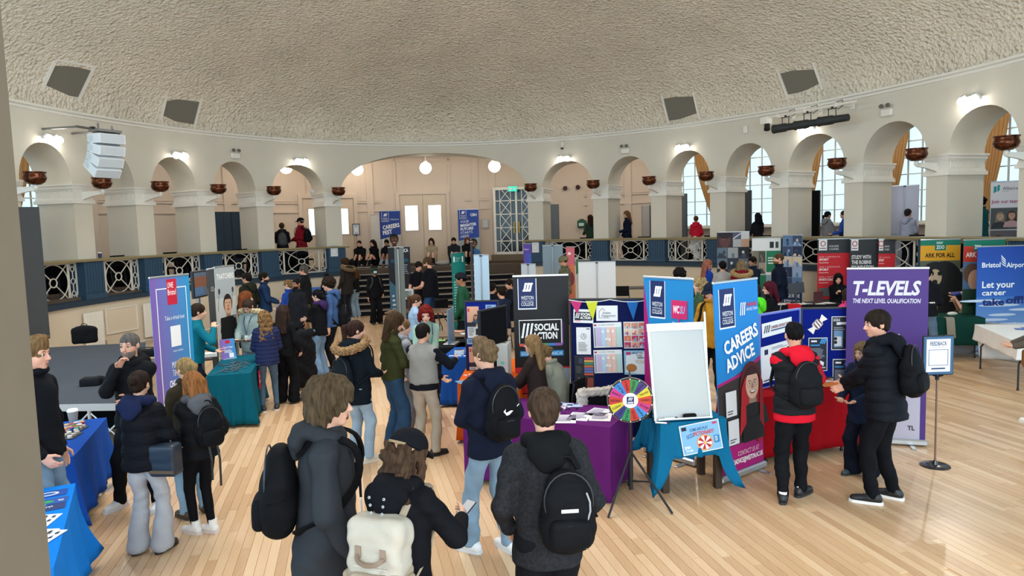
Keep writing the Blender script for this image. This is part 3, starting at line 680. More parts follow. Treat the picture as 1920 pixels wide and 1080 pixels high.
for i,(u,v) in enumerate([(124,343),(248,350),(362,353),(475,355),(585,357),(605,357),(1140,343),(1362,327),(1485,315),(1625,298),(1783,278)]):
    t=t_for(u,1.05,ZI+.05); p=ring(t,1.0,ZI+.02); n=ring_n(t); r=thing('uplight_box','small grey uplight box on the capital '+('of the leftmost pillar','of the second pillar from the left','of the third pillar from the left','of the fourth pillar from the left','left side of the pillar before the foyer','right side of the pillar before the foyer','of the pillar by the first aid box','right of the first curtained window','left of the third gallery curtain','left of the sheer white banner','of the rightmost full pillar')[i],'lamp',p,math.atan2(n.y,n.x)-PI/2,'small boxes on the capitals'); smal(r)
# line-array speaker
r=thing('line_array_speaker','white curved line-array loudspeaker of four boxes hanging before the second arch','speaker',(0,0,0)); top=Vector(at(198,252,14.6)); r.location=top
r.rotation_euler=(0,0,R_(-120))
y,z,ang=0,0,R_(-2)
for k in range(4):
    M=Matrix.Rotation(ang,3,'X'); c=Vector((0,y,z))+M@Vector((0,0,-.10)); q=MB()
    pf=[(-.27,-.2,-.10),(.27,-.2,-.10),(.27,-.2,.10),(-.27,-.2,.10)]; pb=[(-.27,.24,-.095),(.27,.24,-.095),(.27,.24,.095),(-.27,.24,.095)]
    q.add([M@Vector(v)+c for v in pb+pf],[(0,1,2,3),(7,6,5,4),(0,4,5,1),(1,5,6,2),(2,6,7,3),(3,7,4,0)]); cab=q.build('cabinet',mat('#e4e8ea',.5),r)
    q=MB(); q.add([M@Vector(v)+c for v in((-.25,.245,-.085),(.25,.245,-.085),(.25,.245,.085),(-.25,.245,.085))],[(3,2,1,0)]); q.build('grille',mat('#c6ccd0',.6,bump=(300,.4)),cab)
    q=MB(); 
    for s in(-1,1): q.add([M@Vector((s*.274,yy,zz))+c for yy,zz in((-.1+.1*math.cos(a),.07*math.sin(a)) for a in [2*PI*i/14 for i in range(14)])],[tuple(range(14)) if s<0 else tuple(range(13,-1,-1))])
    q.build('side_panel',mat('#cfd6da',.5),cab)
    z+=(M@Vector((0,0,-.205))).z; y+=(M@Vector((0,0,-.205))).y; ang-=R_(12)
q=MB(); q.box((0,0,.06),(.5,.34,.05)); q.bar((-.2,-.1,.08),(-.2,-.1,.2),.03); q.bar((.2,.1,.08),(.2,.1,.2),.03); q.build('rigging_frame',M_MET,r)
q=MB(); q.tube([(-.1,.1,.1),(-.3,-.05,.05),(-.36,-.15,-.25),(-.2,-.2,-.5)],.012); q.build('cable',M_BLK,r)
t,p,n=wall_frame(180,243,-.35); r=thing('rigging_pole','grey steel pole with clamps holding the white speaker','pole',p,math.atan2(n.y,n.x)-PI/2)
q=MB(); q.cyl((-.55,0,0),(.7,0,0),.028,n=10); q.build('tube',M_MET,r)
for x in(-.1,.42): q=MB(); q.box((x,0,0),(.08,.09,.1)); q.tube([(x,0,-.04),(x+.01,0,-.12),(x,0,-.18)],.014); q.build('clamp',M_BLK,r)
for x in(-.5,.3): q=MB(); q.cyl((x,.92,0),(x,0,0),.025,n=8); q.build('wall_arm',M_MET,r)
# lighting bar
t,p,n=wall_frame(1520,205,.0); L0=Vector(wall_frame(1428,226,.0)[1]); L1=Vector(wall_frame(1606,186,.0)[1]); zz=(L0.z+L1.z)/2; L0.z=L1.z=zz; d=(L1-L0); Ln=d.length; d.normalize()
r=thing('lighting_bar','white steel lighting bar bracketed to the wall above the arches','pole',(L0+L1)/2,math.atan2(d.y,d.x))
q=MB(); q.cyl((-Ln/2,0,0),(Ln/2,0,0),.03,n=10); q.build('tube',M_WHITE,r)
for x in(-Ln*.3,0,Ln*.32): q=MB(); q.cyl((x,0,0),(x,.6,0),.025,n=8); q.box((x,.57,0),(.12,.03,.14)); q.box((x,0,0),(.07,.09,.09)); q.build('wall_arm',M_WHITE,r)
for x,w,lab in((-Ln*.22,.5,'black theatre spotlight at the left of the lighting bar'),(.05,.5,'black theatre spotlight with open barn door in the middle of the lighting bar'),(Ln*.27,.5,'long black theatre spotlight at the right of the lighting bar')):
    c=(L0+L1)/2+d*x; f=thing('theatre_spotlight',lab,'lamp',(c.x,c.y,c.z-.33),math.atan2(d.y,d.x),'theatre spotlights')
    q=MB(); q.lathe([(.05,-.42),(.085,-.40),(.09,-.05),(.11,0),(.11,.28),(.12,.34),(.105,.34),(.09,.3)],n=18,M=Matrix.Rotation(R_(-90),3,'Y')@Matrix.Rotation(R_(6),3,'X')); q.build('body',mat('#23282b',.55),f,sharp=40)
    q=MB(); 
    for s in(-1,1): q.bar((s*.10,0,.02),(s*.10,0,.26),.02,.01)
    q.box((0,0,.26),(.26,.03,.02)); q.bar((0,0,.26),(0,0,.32),.04); q.build('yoke',M_BLK,f)
    q=MB(); q.tube([(.15,0,.22),(.3,0,.3),(.27,0,.42),(.1,0,.4)],.009); q.build('safety_cable',M_BLK,f)
c=L0+d*.15; f=thing('projector_camera','small white box camera with black lens at the left end of the lighting bar','camera',(c.x,c.y,c.z-.1),math.atan2(d.y,d.x)); q=MB(); q.box((0,0,.03),(.24,.22,.2),bev=.02); q.build('body',M_WHITE,f); q=MB(); q.cyl((.06,-.03,-.08),(.1,-.08,-.22),.07,.08,14); q.build('lens',M_BLK,f)
# exit sign and small wall items behind
def outer(u,v,name,lab,cat,fn,o=OW-.06): return fit(u,v,o,name,lab,cat,fn)
def exits(r):
    q=MB(); q.box((0,0,0),(.34,.06,.2)); q.build('housing',mat('#1c9a86',.4,emit=('#2fd0b4',.9)),r); q=MB(); q.mb=None; P=Print(r,.34,.2,-.032,-.1); P.rect(.04,.05,.09,.1,'#eafff8').poly([(.17,.08),(.25,.08),(.25,.05),(.31,.1),(.25,.15),(.25,.12),(.17,.12)],'#eafff8').done('pictogram')
outer(961,354,'exit_sign','green illuminated exit sign above the white lattice door','sign',exits,OW-.7)
def aid(r): q=MB(); q.box((0,0,0),(.34,.16,.3),bev=.03); q.build('case',mat('#1f5a45',.5),r); q=MB(); q.box((0,-.085,-.02),(.2,.02,.12),bev=.008); q.build('front_panel',mat('#cfe6d8',.5),r); q=MB(); q.box((0,0,.17),(.16,.05,.05)); q.build('carry_handle',mat('#1f5a45',.5),r)
outer(1091,420,'first_aid_box','dark green first aid box on the gallery wall, right of the foyer','box',aid,OW-.1)
def bell(r): q=MB(); q.lathe([(.03,0),(.085,.0),(.09,.05),(.05,.09)],n=14,M=Matrix.Rotation(R_(90),3,'X')); q.build('sounder',mat('#3a1a1c',.4),r)
outer(1060,353,'alarm_sounder','dark round alarm sounder on the gallery wall, the left one of two','alarm',bell); outer(1084,351,'alarm_sounder','red-rimmed round alarm sounder on the gallery wall, the right one of two','alarm',bell)
def notice(r): q=MB(); q.box((0,0,0),(.26,.03,.36)); q.build('board',mat('#b9b9bb',.5),r); P=Print(r,.26,.36,-.016,-.18); P.rect(.03,.03,.2,.3,'#d0d2d4').done()
outer(910,419,'wall_notice','small grey notice frame on the foyer wall, left of the lattice door','notice',notice)

# small ceiling lamps along the ambulatory
for i,t in enumerate((-69,-60.5,-51,-42.5,-33,-23,28,39.5,49,58.5,68,77.5,87)):
    p=ring(t,2.6,ZT-.1); q=MB(); q.lathe([(.11,-.0),(.13,-.03),(.10,-.09),(.0005,-.11)],n=18); o=q.build('ceiling_lamp',mat('#ffffff',.3,emit=('#fff3e2',5)),None,loc=p,smooth=True); tag(o,None,'lamp','small ceiling lamps of the gallery'); o['label']='small round ceiling lamp in the gallery beyond the '+('left end pier','first arch from the left','second arch from the left','third arch from the left','fourth arch from the left','fifth arch from the left','first arch right of the foyer','second arch right of the foyer','third arch right of the foyer','fourth arch right of the foyer','fifth arch right of the foyer','sixth arch right of the foyer','seventh arch right of the foyer')[i]
    l=bpy.data.lights.new('gallery_lamp','POINT'); l.energy=28 if t>20 else 17; l.color=(1,.93,.84); l.shadow_soft_size=.05; e=bpy.data.objects.new('gallery_lamp',l); COL.objects.link(e); e.location=p-Vector((0,0,.3))
# ================================================================ PEOPLE: smooth bodies and clothes grown from blended tapered limbs
A3=lambda *v: np.array(v,np.float64)
def nrm(v): v=np.asarray(v,float); return v/(np.linalg.norm(v)+1e-12)
def cap(a,b,ra,rb=None,flat=None,k=.03,op='+'): return ('c',A3(*a),A3(*b),ra,ra if rb is None else rb,flat,k,op)
def ell(c,r,R=None,k=.03,op='+'): return ('e',A3(*c),A3(*r),R,k,op)
def rbox(c,h,rd,R=None,k=.02,op='+'): return ('b',A3(*c),A3(*h),rd,R,k,op)
def plane(o,n,k=.004): return ('p',A3(*o),nrm(n),k,'&')
def bounds(prims,pad):
    lo,hi=[],[]
    for p in prims:
        if p[-1]!='+': continue
        if p[0]=='c': m=max(p[3],p[4]); lo.append(np.minimum(p[1],p[2])-m); hi.append(np.maximum(p[1],p[2])+m)
        elif p[0]=='e': m=p[2] if p[3] is None else np.full(3,p[2].max()); lo.append(p[1]-m); hi.append(p[1]+m)
        elif p[0]=='b': m=p[2]+p[3] if p[4] is None else np.full(3,np.linalg.norm(p[2])+p[3]); lo.append(p[1]-m); hi.append(p[1]+m)
    return np.min(lo,0)-pad,np.max(hi,0)+pad
def sd(p,X):
    t=p[0]
    if t=='c':
        a,b,ra,rb,fl=p[1:6]; Y=X-a.astype(np.float32)
        d=(b-a)
        if fl is not None:
            n,s=fl; n=nrm(n).astype(np.float32); Y=Y+np.outer(Y@n,n)*(s-1); d=d+n*(d@n)*(s-1)
        d=d.astype(np.float32); L=float(d@d)+1e-9; h=np.clip(Y@d/L,0,1); Y=Y-h[:,None]*d
        return np.sqrt(np.einsum('ij,ij->i',Y,Y))-(ra+(rb-ra)*h)
    if t=='e':
        Y=X-p[1].astype(np.float32)
        if p[3] is not None: Y=Y@p[3].astype(np.float32)
        r=p[2].astype(np.float32); Z=Y/r; k0=np.sqrt(np.einsum('ij,ij->i',Z,Z)); Z=Z/r; k1=np.sqrt(np.einsum('ij,ij->i',Z,Z))+1e-6
        return k0*(k0-1)/k1
    if t=='b':
        Y=X-p[1].astype(np.float32)
        if p[4] is not None: Y=Y@p[4].astype(np.float32)
        q=np.abs(Y)-p[2].astype(np.float32); return np.sqrt((np.maximum(q,0)**2).sum(1))+np.minimum(q.max(1),0)-p[3]
    if t=='p': return (X-p[1].astype(np.float32))@p[2].astype(np.float32)
def fieldv(prims,X):
    d=None
    for p in prims:
        e=sd(p,X); k=p[-2]; op=p[-1]
        if d is None: d=e; continue
        if op=='+': h=np.clip(.5+.5*(d-e)/k,0,1); d=e*h+d*(1-h)-k*h*(1-h)
        elif op=='-': h=np.clip(.5-.5*(d+e)/k,0,1); d=d*(1-h)-e*h+k*h*(1-h)
        else: h=np.clip(.5-.5*(d-e)/k,0,1); d=d*h*0+np.maximum(d,e)
    return d
_CO=np.array([(0,0,0),(1,0,0),(0,1,0),(1,1,0),(0,0,1),(1,0,1),(0,1,1),(1,1,1)])
_ED=[(0,1),(2,3),(4,5),(6,7),(0,2),(1,3),(4,6),(5,7),(0,4),(1,5),(2,6),(3,7)]
def nets(prims,res,disp=None,pad=.02,lo=None,hi=None):
    """dual surface of the blended field; returns verts, quads"""
    l,h=bounds(prims,pad+res)
    if lo is not None: l=np.maximum(l,lo)
    if hi is not None: h=np.minimum(h,hi)
    n=np.maximum(3,np.ceil((h-l)/res).astype(int)+1)
    ax=[(l[i]+res*np.arange(n[i])).astype(np.float32) for i in range(3)]
    X=np.stack(np.meshgrid(*ax,indexing='ij'),-1).reshape(-1,3)
    # coarse pass: skip points far from the surface
    f=fieldv(prims,X)
    if disp is not None:
        m=np.abs(f)<.06; f[m]+=disp(X[m])
    f=f.reshape(n); f[0]=f[-1]=1; f[:,0]=f[:,-1]=1; f[:,:,0]=f[:,:,-1]=1
    s=f<0; nx,ny,nz=n
    c=np.zeros((nx-1,ny-1,nz-1),np.int8)
    for a,b,e in _CO: c+=s[a:nx-1+a,b:ny-1+b,e:nz-1+e]
    act=np.argwhere((c>0)&(c<8)); idx=-np.ones(c.shape,np.int64); idx[tuple(act.T)]=np.arange(len(act))
    vals=np.stack([f[tuple((act+o).T)] for o in _CO],1); S=np.zeros((len(act),3)); cnt=np.zeros(len(act))
    for a,b in _ED:
        va,vb=vals[:,a],vals[:,b]; m=(va<0)!=(vb<0); t=np.where(m,va/np.where(m,va-vb,1),0)
        S+=(m[:,None])*(_CO[a]+t[:,None]*(_CO[b]-_CO[a])); cnt+=m
    V=(act+S/cnt[:,None])*res+l
    Q=[]
    for d in range(3):
        e1,e2=[(1,2),(2,0),(0,1)][d]; sl=[slice(1,-1)]*3; sl[d]=slice(0,-1)
        A=s[tuple(sl)]; sl2=list(sl); sl2[d]=slice(1,None); B=s[tuple(sl2)]
        base=np.array([0 if i==d else 1 for i in range(3)]); w=np.argwhere(A!=B)
        if not len(w): continue
        fl=A[tuple(w.T)]; w=w+base; u1=np.eye(3,dtype=int)[e1]; u2=np.eye(3,dtype=int)[e2]
        q=np.stack([idx[tuple((w-u1-u2).T)],idx[tuple((w-u2).T)],idx[tuple(w.T)],idx[tuple((w-u1).T)]],1)
        q[~fl]=q[~fl][:,::-1]; Q.append(q)
    return V,np.concatenate(Q) if Q else np.zeros((0,4),int)
def merge(parts):
    V=[];Q=[];n=0
    for v,q in parts: V.append(v);Q.append(q+n);n+=len(v)
    return np.concatenate(V),np.concatenate(Q)
def folds(amp,f=1.,seed=0):
    ph=seed*1.7
    def d(X):
        x,y,z=X[:,0],X[:,1],X[:,2]
        return amp*(np.sin(26*f*z+9*f*x+ph+2.1*np.sin(11*x+7*y+ph))*.6+np.sin(17*f*z-15*f*y+2*ph+1.8*np.sin(9*y-13*x))*.5+.5*np.sin(57*f*z-24*x+18*y+ph+2.4*np.sin(13*x+9*z+ph)+1.5*np.sin(17*y-7*z))*(.5+.5*np.sin(7*z+ph+4*x)))
    return d
def quilt(amp,pitch,axis=None,o=None):
    def d(X):
        z=X[:,2] if axis is None else (X-o.astype(np.float32))@axis.astype(np.float32)
        return amp*(.6-np.abs(np.sin(PI*z/pitch)))+.003*np.sin(31*X[:,0]+5*np.sin(40*z))
    return d
def fluff(amp,f):
    def d(X): return amp*(np.sin(f*X[:,0]+2*np.sin(f*.7*X[:,2]))*np.sin(f*X[:,1]+1.3*np.sin(f*.6*X[:,0]))+.6*np.sin(1.7*f*X[:,2]+2*np.sin(f*X[:,1])))
    return d
def strands(amp,f=60):
    def d(X): a=np.arctan2(X[:,0],-X[:,1]-.0); return amp*(np.sin(a*14+3*np.sin(X[:,2]*18))+.6*np.sin(a*29+X[:,2]*12))
    return d
def rot3(yaw=0,pitch=0,roll=0):
    """columns = local axes; yaw + turns to the left, pitch + looks down, roll + tilts to the right"""
    m=Matrix.Rotation(R_(yaw),3,'Z')@Matrix.Rotation(R_(-pitch),3,'X')@Matrix.Rotation(R_(roll),3,'Y'); return np.array(m)
def ik(a,c,l1,l2,pole):
    a,c=np.asarray(a,float),np.asarray(c,float); d=c-a; D=np.linalg.norm(d); m=(l1+l2)*.995
    if D>m: c=a+d/D*m; d=c-a; D=m
    D=max(D,abs(l1-l2)+.01); u=d/ (np.linalg.norm(d)+1e-9); x=(l1*l1-l2*l2+D*D)/(2*D); h=math.sqrt(max(0,l1*l1-x*x))
    p=np.asarray(pole,float); p=p-u*(p@u); p=nrm(p); return a+u*x+p*h,c
_SH={}
def shared(key,fn):
    if key not in _SH: _SH[key]=fn()
    return _SH[key]
def eye_mesh(iris):
    q=MB(); q.sphere((0,0,0),.0125,12,8); V=np.array(q.v); cols=np.where((V[:,1]>.0105)[:,None],lin('#0c0806'),np.where((V[:,1]>.0085)[:,None],lin(iris),lin('#c9c1b8')))
    me=npmesh('eye',V,faces=q.f,cols=cols); me.materials.append(INK); return me
def lips_mesh(c):
    q=MB(); q.tube([(-.022,.086,-.062),(-.011,.0955,-.0605),(0,.098,-.0615),(.011,.0955,-.0605),(.022,.086,-.062)],[.002,.0048,.0052,.0048,.002],6); q.tube([(-.018,.087,-.066),(0,.0965,-.0705),(.018,.087,-.066)],[.002,.006,.002],6); me=q.mesh('lips',True); me.materials.append(mat(c,.45)); return me
def brow_mesh(c,s):
    q=MB(); q.tube([(s*.017,.0955,.0265),(s*.033,.095,.033),(s*.05,.082,.028)],[.003,.0038,.0016],5); me=q.mesh('eyebrow',True); me.materials.append(mat(c,.7)); return me
POSES={'down':(.255,.03,.79),'pocket':(.215,.13,.93),'front':(.10,.30,1.06),'phone':(.13,.34,1.16),'chin':(.035,.165,1.47),'crossL':(-.10,.21,1.16),'hip':(.20,.12,1.0),'reach':(.22,.50,1.06),'lap':(.10,.30,.74),'knee':(.10,.42,.62),'behind':(.2,-.08,.9),'table':(.2,.42,.98)}
SKIN=['#dcae92','#e2b8a0','#d3a284','#c99478']
class Person: pass
PN=[0]
def person(label,pos,facing,h=1.7,sex='m',base=0.,skin='#dcae92',hair=('short','#3b2a1e'),head=(0,0,0),lean=0,side=0,twist=0,arms=('down','down'),feet=None,sit=None,
           top=('hoodie','#1b1c20'),bottom=('jeans','#6f8499'),shoes=('#e8e6e2','#d8d5cf'),extra=(),fatness=0.,detail=None,foldseed=None,iris='#4a3524',visible_legs=True,tilt=(0,0)):
    """pos=(x,y) world; facing deg: 0 = away from the camera, + turns left. Built at 1.75 m and scaled to h."""
    PN[0]+=1; seed=PN[0] if foldseed is None else foldseed
    K=h/1.75 if sit is None else h/1.75
    root=thing('person',label,'person',(pos[0],pos[1],base),R_(facing)); root.scale=(K,K,K)
    d=math.hypot(pos[0],pos[1]); ppm=F_PX/max(1.5,d)*K
    if detail is None: detail=ppm
    gres=.0125 if detail>170 else .0165 if detail>100 else .022 if detail>60 else .029
    hres=.0068 if detail>170 else .0095 if detail>95 else .0125 if detail>60 else .016
    fres=.0056 if detail>170 else .0070 if detail>95 else .0088 if detail>60 else .0105
    fem=sex=='f'; sw=.150 if fem else .170; fm=fatness
    P=Person(); P.root=root; P.K=K
    # ---- joints
    seat=None if sit is None else sit/K
    pel=A3(0,0,.95) if seat is None else A3(0,0,seat+.11)
    T=rot3(twist,lean,side); up=T@A3(0,0,1); rt=T@A3(1,0,0); fw=T@A3(0,1,0)
    N=pel+up*.535; chest=pel+up*.345; belly=pel+up*.15
    P.T=T; P.N=N; P.seat=seat; P.pel=pel; P.chest=chest
    Rh=rot3(head[0]+twist,head[1]+lean*.5,head[2]); hc=N+up*.045+(Rh@A3(0,.012,.115)); P.Rh=Rh; P.hc=hc
    SL=[N-up*.085-rt*sw,N-up*.085+rt*sw]  # left, right
    def tl(p): p=np.asarray(p,float); return pel+T@(p-A3(0,0,.95))
    E_,Wr=[],[]
    for i,s in enumerate((-1,1)):
        a=arms[i]; pole=A3(s*.55,-.7,-.5)
        if isinstance(a,str): q=A3(*POSES[a]); q[0]*=s
        else:
            q=A3(*a[:3])
            if len(a)>3: pole=A3(*a[3:6])
        e,w=ik(SL[i],tl(q),.285,.255,T@pole); E_.append(e); Wr.append(w)
    hips=[pel+A3(-.085,0,-.04),pel+A3(.085,0,-.04)]
    if feet is None: feet=((-.115,-.02,10),(.115,.02,-10)) if seat is None else ((-.11,.42,8),(.11,.40,-8))
    Kn,An=[],[]
    for i in range(2):
        f=feet[i]; yaw=R_(f[2]); fz=f[3] if len(f)>3 else 0
        kn,an=ik(hips[i],A3(f[0],f[1],.085+fz),.43,.415,A3(math.sin(-yaw)*.4,1,.25)); Kn.append(kn); An.append(an)
    P.E,P.W,P.S=E_,Wr,SL
    # ---- body
    ar=.92 if fem else 1.
    body=[ell(pel,(.135+fm,.095+fm,.12),T),ell(belly,(.115+fm,.08+fm*1.3,.16),T,.04),ell(chest,(.135 if not fem else .12,.088,.18),T,.04),cap(SL[0]+up*.0,SL[1]+up*.0,.04,.04,None,.02),cap(N-up*.02,hc+Rh@A3(0,-.018,-.06),.056*ar,.05*ar,None,.03)]
    for i in range(2):
        body+=[cap(SL[i],E_[i],.046*ar,.039*ar,None,.015),cap(E_[i],Wr[i],.040*ar,.027*ar,None,.012)]
        body+=[cap(hips[i],Kn[i],.066,.045,None,.02),cap(Kn[i],An[i],.044,.032,None,.012)]
    bareArms=top[0] in('tee','polo')
    parts=[nets(body,gres if bareArms else max(.036,gres),hi=None)]
    # head in its own frame
    Nl=(N-up*.03-hc)@Rh; jw=.053 if fem else .060
    hd=[ell((0,-.012,.028),(.0775,.098,.09)),ell((0,.024,-.042),(jw,.07,.074),None,.03),ell((0,.066,-.094),(.024,.022,.02),None,.025),cap((-.034,.074,.024),(.034,.074,.024),.017,.017,None,.02),
        ell((-.034,.05,-.03),(.028,.03,.03),None,.02),ell((.034,.05,-.03),(.028,.03,.03),None,.02),
        cap((0,-.02,-.06),Nl,.05*ar,.057*ar,None,.025),
        ell((-.033,.104,.006),(.019,.02,.014),None,.014,'-'),ell((.033,.104,.006),(.019,.02,.014),None,.014,'-'),
        cap((0,.089,.012),(0,.112,-.026),.0085,.0125,None,.008),ell((0,.1,-.03),(.018,.012,.009),None,.008),cap((-.016,.084,-.063),(.016,.084,-.063),.010,.010,None,.01),
        ell((-.079,-.008,-.004),(.011,.021,.031),None,.008),ell((.079,-.008,-.004),(.011,.021,.031),None,.008)]
    hv,hq=nets(hd,hres,lo=np.array([-.14,-.14,-.2])); parts.append((hv@Rh.T+hc,hq))
    # hands
    for i,s in enumerate((-1,1)):
        dv=nrm(Wr[i]-E_[i]); 
        pn=nrm(A3(-s,.25,-.1)-dv*(A3(-s,.25,-.1)@dv))         # palm faces inwards
        a=arms[i]
        if not isinstance(a,str) and len(a)>6: pn=T@A3(*a[6:9]); pn=nrm(pn-dv*(pn@dv))
        elif a in('front','phone','reach','table','lap','knee'): pn=T@A3(-s*.35,.1,(.9 if a in('phone','front') else -.9)); pn=nrm(pn-dv*(pn@dv))
        sd_=nrm(np.cross(dv,pn))*1.
        th=T@A3(0,.6,.6)                                       # thumb side: forward / up
        if sd_@th<0: sd_=-sd_
        if a in('front','phone','lap','knee','table','reach'):
            th=T@A3(s*1.,.2,0) if pn@A3(0,0,1)>0 else T@A3(-s*1.,.2,0)
            if sd_@th<0: sd_=-sd_
        W_=Wr[i]; R3=np.stack([dv,sd_,pn],1); cu=.5 if a in('down',) else .75
        hn=[cap(W_-dv*.03,W_+dv*.02,.027,.026,(pn,1.25),.02),ell(W_+dv*.052,(.052,.04,.0165),R3,.02)]
        for j in range(4):
            L=(.072,.081,.075,.058)[j]; b=W_+dv*(.092-.004*abs(j-1))+sd_*(.030-.0195*j); an_=0; q=b; rr=.0095 if fres<.0075 else .0105 if fres<.009 else .0115
            for m,(fl,r0,r1) in enumerate(((.42,rr,rr*.95),(.32,rr*.95,rr*.88),(.26,rr*.88,rr*.75))):
                an_+=cu*(.55,.8,.6)[m]; dd=dv*math.cos(an_)+pn*math.sin(an_); e=q+dd*L*fl; hn.append(cap(q,e,r0,r1,None,.004)); q=e
        b=W_+dv*.028+sd_*.032; t1=nrm(sd_*.75+dv*.65+pn*.25); e=b+t1*.042; hn.append(cap(b,e,.0125,.0105,None,.012)); t2=nrm(dv*.8+sd_*.2+pn*.45); hn.append(cap(e,e+t2*.034,.0105,.008,None,.004))
        parts.append(nets(hn,fres,pad=.005))
    V,Q=merge(parts); link('body',npmesh('body',V,quads=Q),mat(skin,.5,var=(9,.05)),root)
    # face
    hm=Matrix([[*Rh[r],hc[r]] for r in range(3)]+[[0,0,0,1]])
    def hlink(name,me,loc=(0,0,0)):
        o=bpy.data.objects.new(name,me); COL.objects.link(o); o.parent=root; o.matrix_local=hm@Matrix.Translation(loc); return o
    P.hlink=hlink; P.hm=hm
    em=shared(('eye',iris),lambda: eye_mesh(iris))
    for s in(-1,1): hlink('eye',em,(s*.033,.0818,.006)); hlink('eyebrow',shared(('brow',hair[1],s),lambda: brow_mesh(hair[1],s)))
    lc='#a8605a' if fem else '#a06a5c'; hlink('lips',shared(('lips',lc),lambda: lips_mesh(lc)))
    # ---- hair
    P.capped=any(getattr(f,'__qualname__','').startswith('baseball_cap') for f in extra)
    make_hair(P,hair,hres,seed)
    # ---- top
    make_top(P,top,gres,seed,fem,fm,visible=None)
    # ---- trousers
    kind,bc=bottom[0],bottom[1]
    infl={'jeans':.012,'wide':.02,'leggings':.004,'joggers':.022,'chinos':.014,'flare':.012,'skirt':.03}[kind]
    hem={'jeans':(.07,.062),'wide':(.088,.105),'leggings':(.058,.044),'joggers':(.075,.055),'chinos':(.073,.066),'flare':(.066,.105),'skirt':(.1,.12)}[kind]
    tr=[ell(pel+A3(0,0,-.01),(.158+infl+fm,.112+infl+fm,.13),T if seat is None else None,.05)]
    for i in range(2):
        bulge=Kn[i]; tr+=[cap(hips[i]+A3(0,-.010,0),Kn[i],.083+infl*.55,hem[0],None,.045),cap(Kn[i],An[i]+A3(0,0,-.01 if kind!='leggings' else .04),hem[0],hem[1],None,.006)]
    wz=pel+A3(0,0,.105); tr.append(plane(wz,(0,0,1)))
    if seat is None: tr.append(plane((0,0,.022 if kind in('wide','flare','joggers') else .055),(0,0,-1)))
    v,q=nets(tr,gres*1.2,folds(.0075 if kind not in('leggings',) else .002,1.1,seed)); fab={'jeans':('denim',(5,.16)),'wide':('denim',(5,.16))}.get(kind)
    link('trousers',npmesh('trousers',v,quads=q),mat(bc,.75,var=fab[1] if fab else (6,.06),bump=(90,.15)),root)
    # ---- shoes
    for i in range(2):
        f=feet[i]; yaw=f[2]; a=An[i]; Rf=np.array(Matrix.Rotation(R_(yaw),3,'Z'))
        def fp(x,y,z): return A3(a[0],a[1],a[2]-.085)+Rf@A3(x,y,z)
        sh=[cap(fp(0,-.045,.045),fp(0,.02,.06),.042,.044),cap(fp(0,.02,.05),fp(0,.15,.036),.043,.036,(A3(0,0,1),1.1),.03),cap(fp(0,-.03,.06),fp(0,-.02,.115),.043,.04,None,.02),plane(fp(0,0,.014),(0,0,-1))]
        if shoes[0]!='boot':
            sh.append(plane(fp(0,0,.11),(0,-.25,1)))
        v,q=nets(sh,min(gres,.013) if detail>60 else .02,pad=.01); so=link('shoe',npmesh('shoe',v,quads=q),mat(shoes[0],.5),root)
        ol=[(-.036,-.07),(-.042,.0),(-.044,.10),(-.034,.165),(-.012,.192),(.012,.192),(.034,.165),(.044,.10),(.042,0),(.036,-.07),(.018,-.092),(-.018,-.092)]
        m=MB(); m.prism([fp(x,y,0) for x,y in ol],(0,0,0),(0,0,.026)); m.build('sole',mat(shoes[1],.55),so)
        if detail>95 and shoes[0]!='boot':
            m=MB()
            for j in range(4): m.tube([tuple(fp(-.024+.003*j,.035+.022*j,.091-.010*j)),tuple(fp(0,.040+.022*j,.100-.011*j)),tuple(fp(.024-.003*j,.035+.022*j,.091-.010*j))],.0035,5)
            m.build('laces',mat(shoes[1],.7),so)
        if len(shoes)>2: 
            m=MB(); rs_=hem[1]+.003 if kind=='leggings' else hem[1]-.014; m.cyl(fp(0,-.022,.08),fp(0,-.02,.15 if kind=='leggings' else .115),rs_,rs_,14); m.build('sock',mat(shoes[2],.8),root)
    for fn in extra: fn(P)
    return P
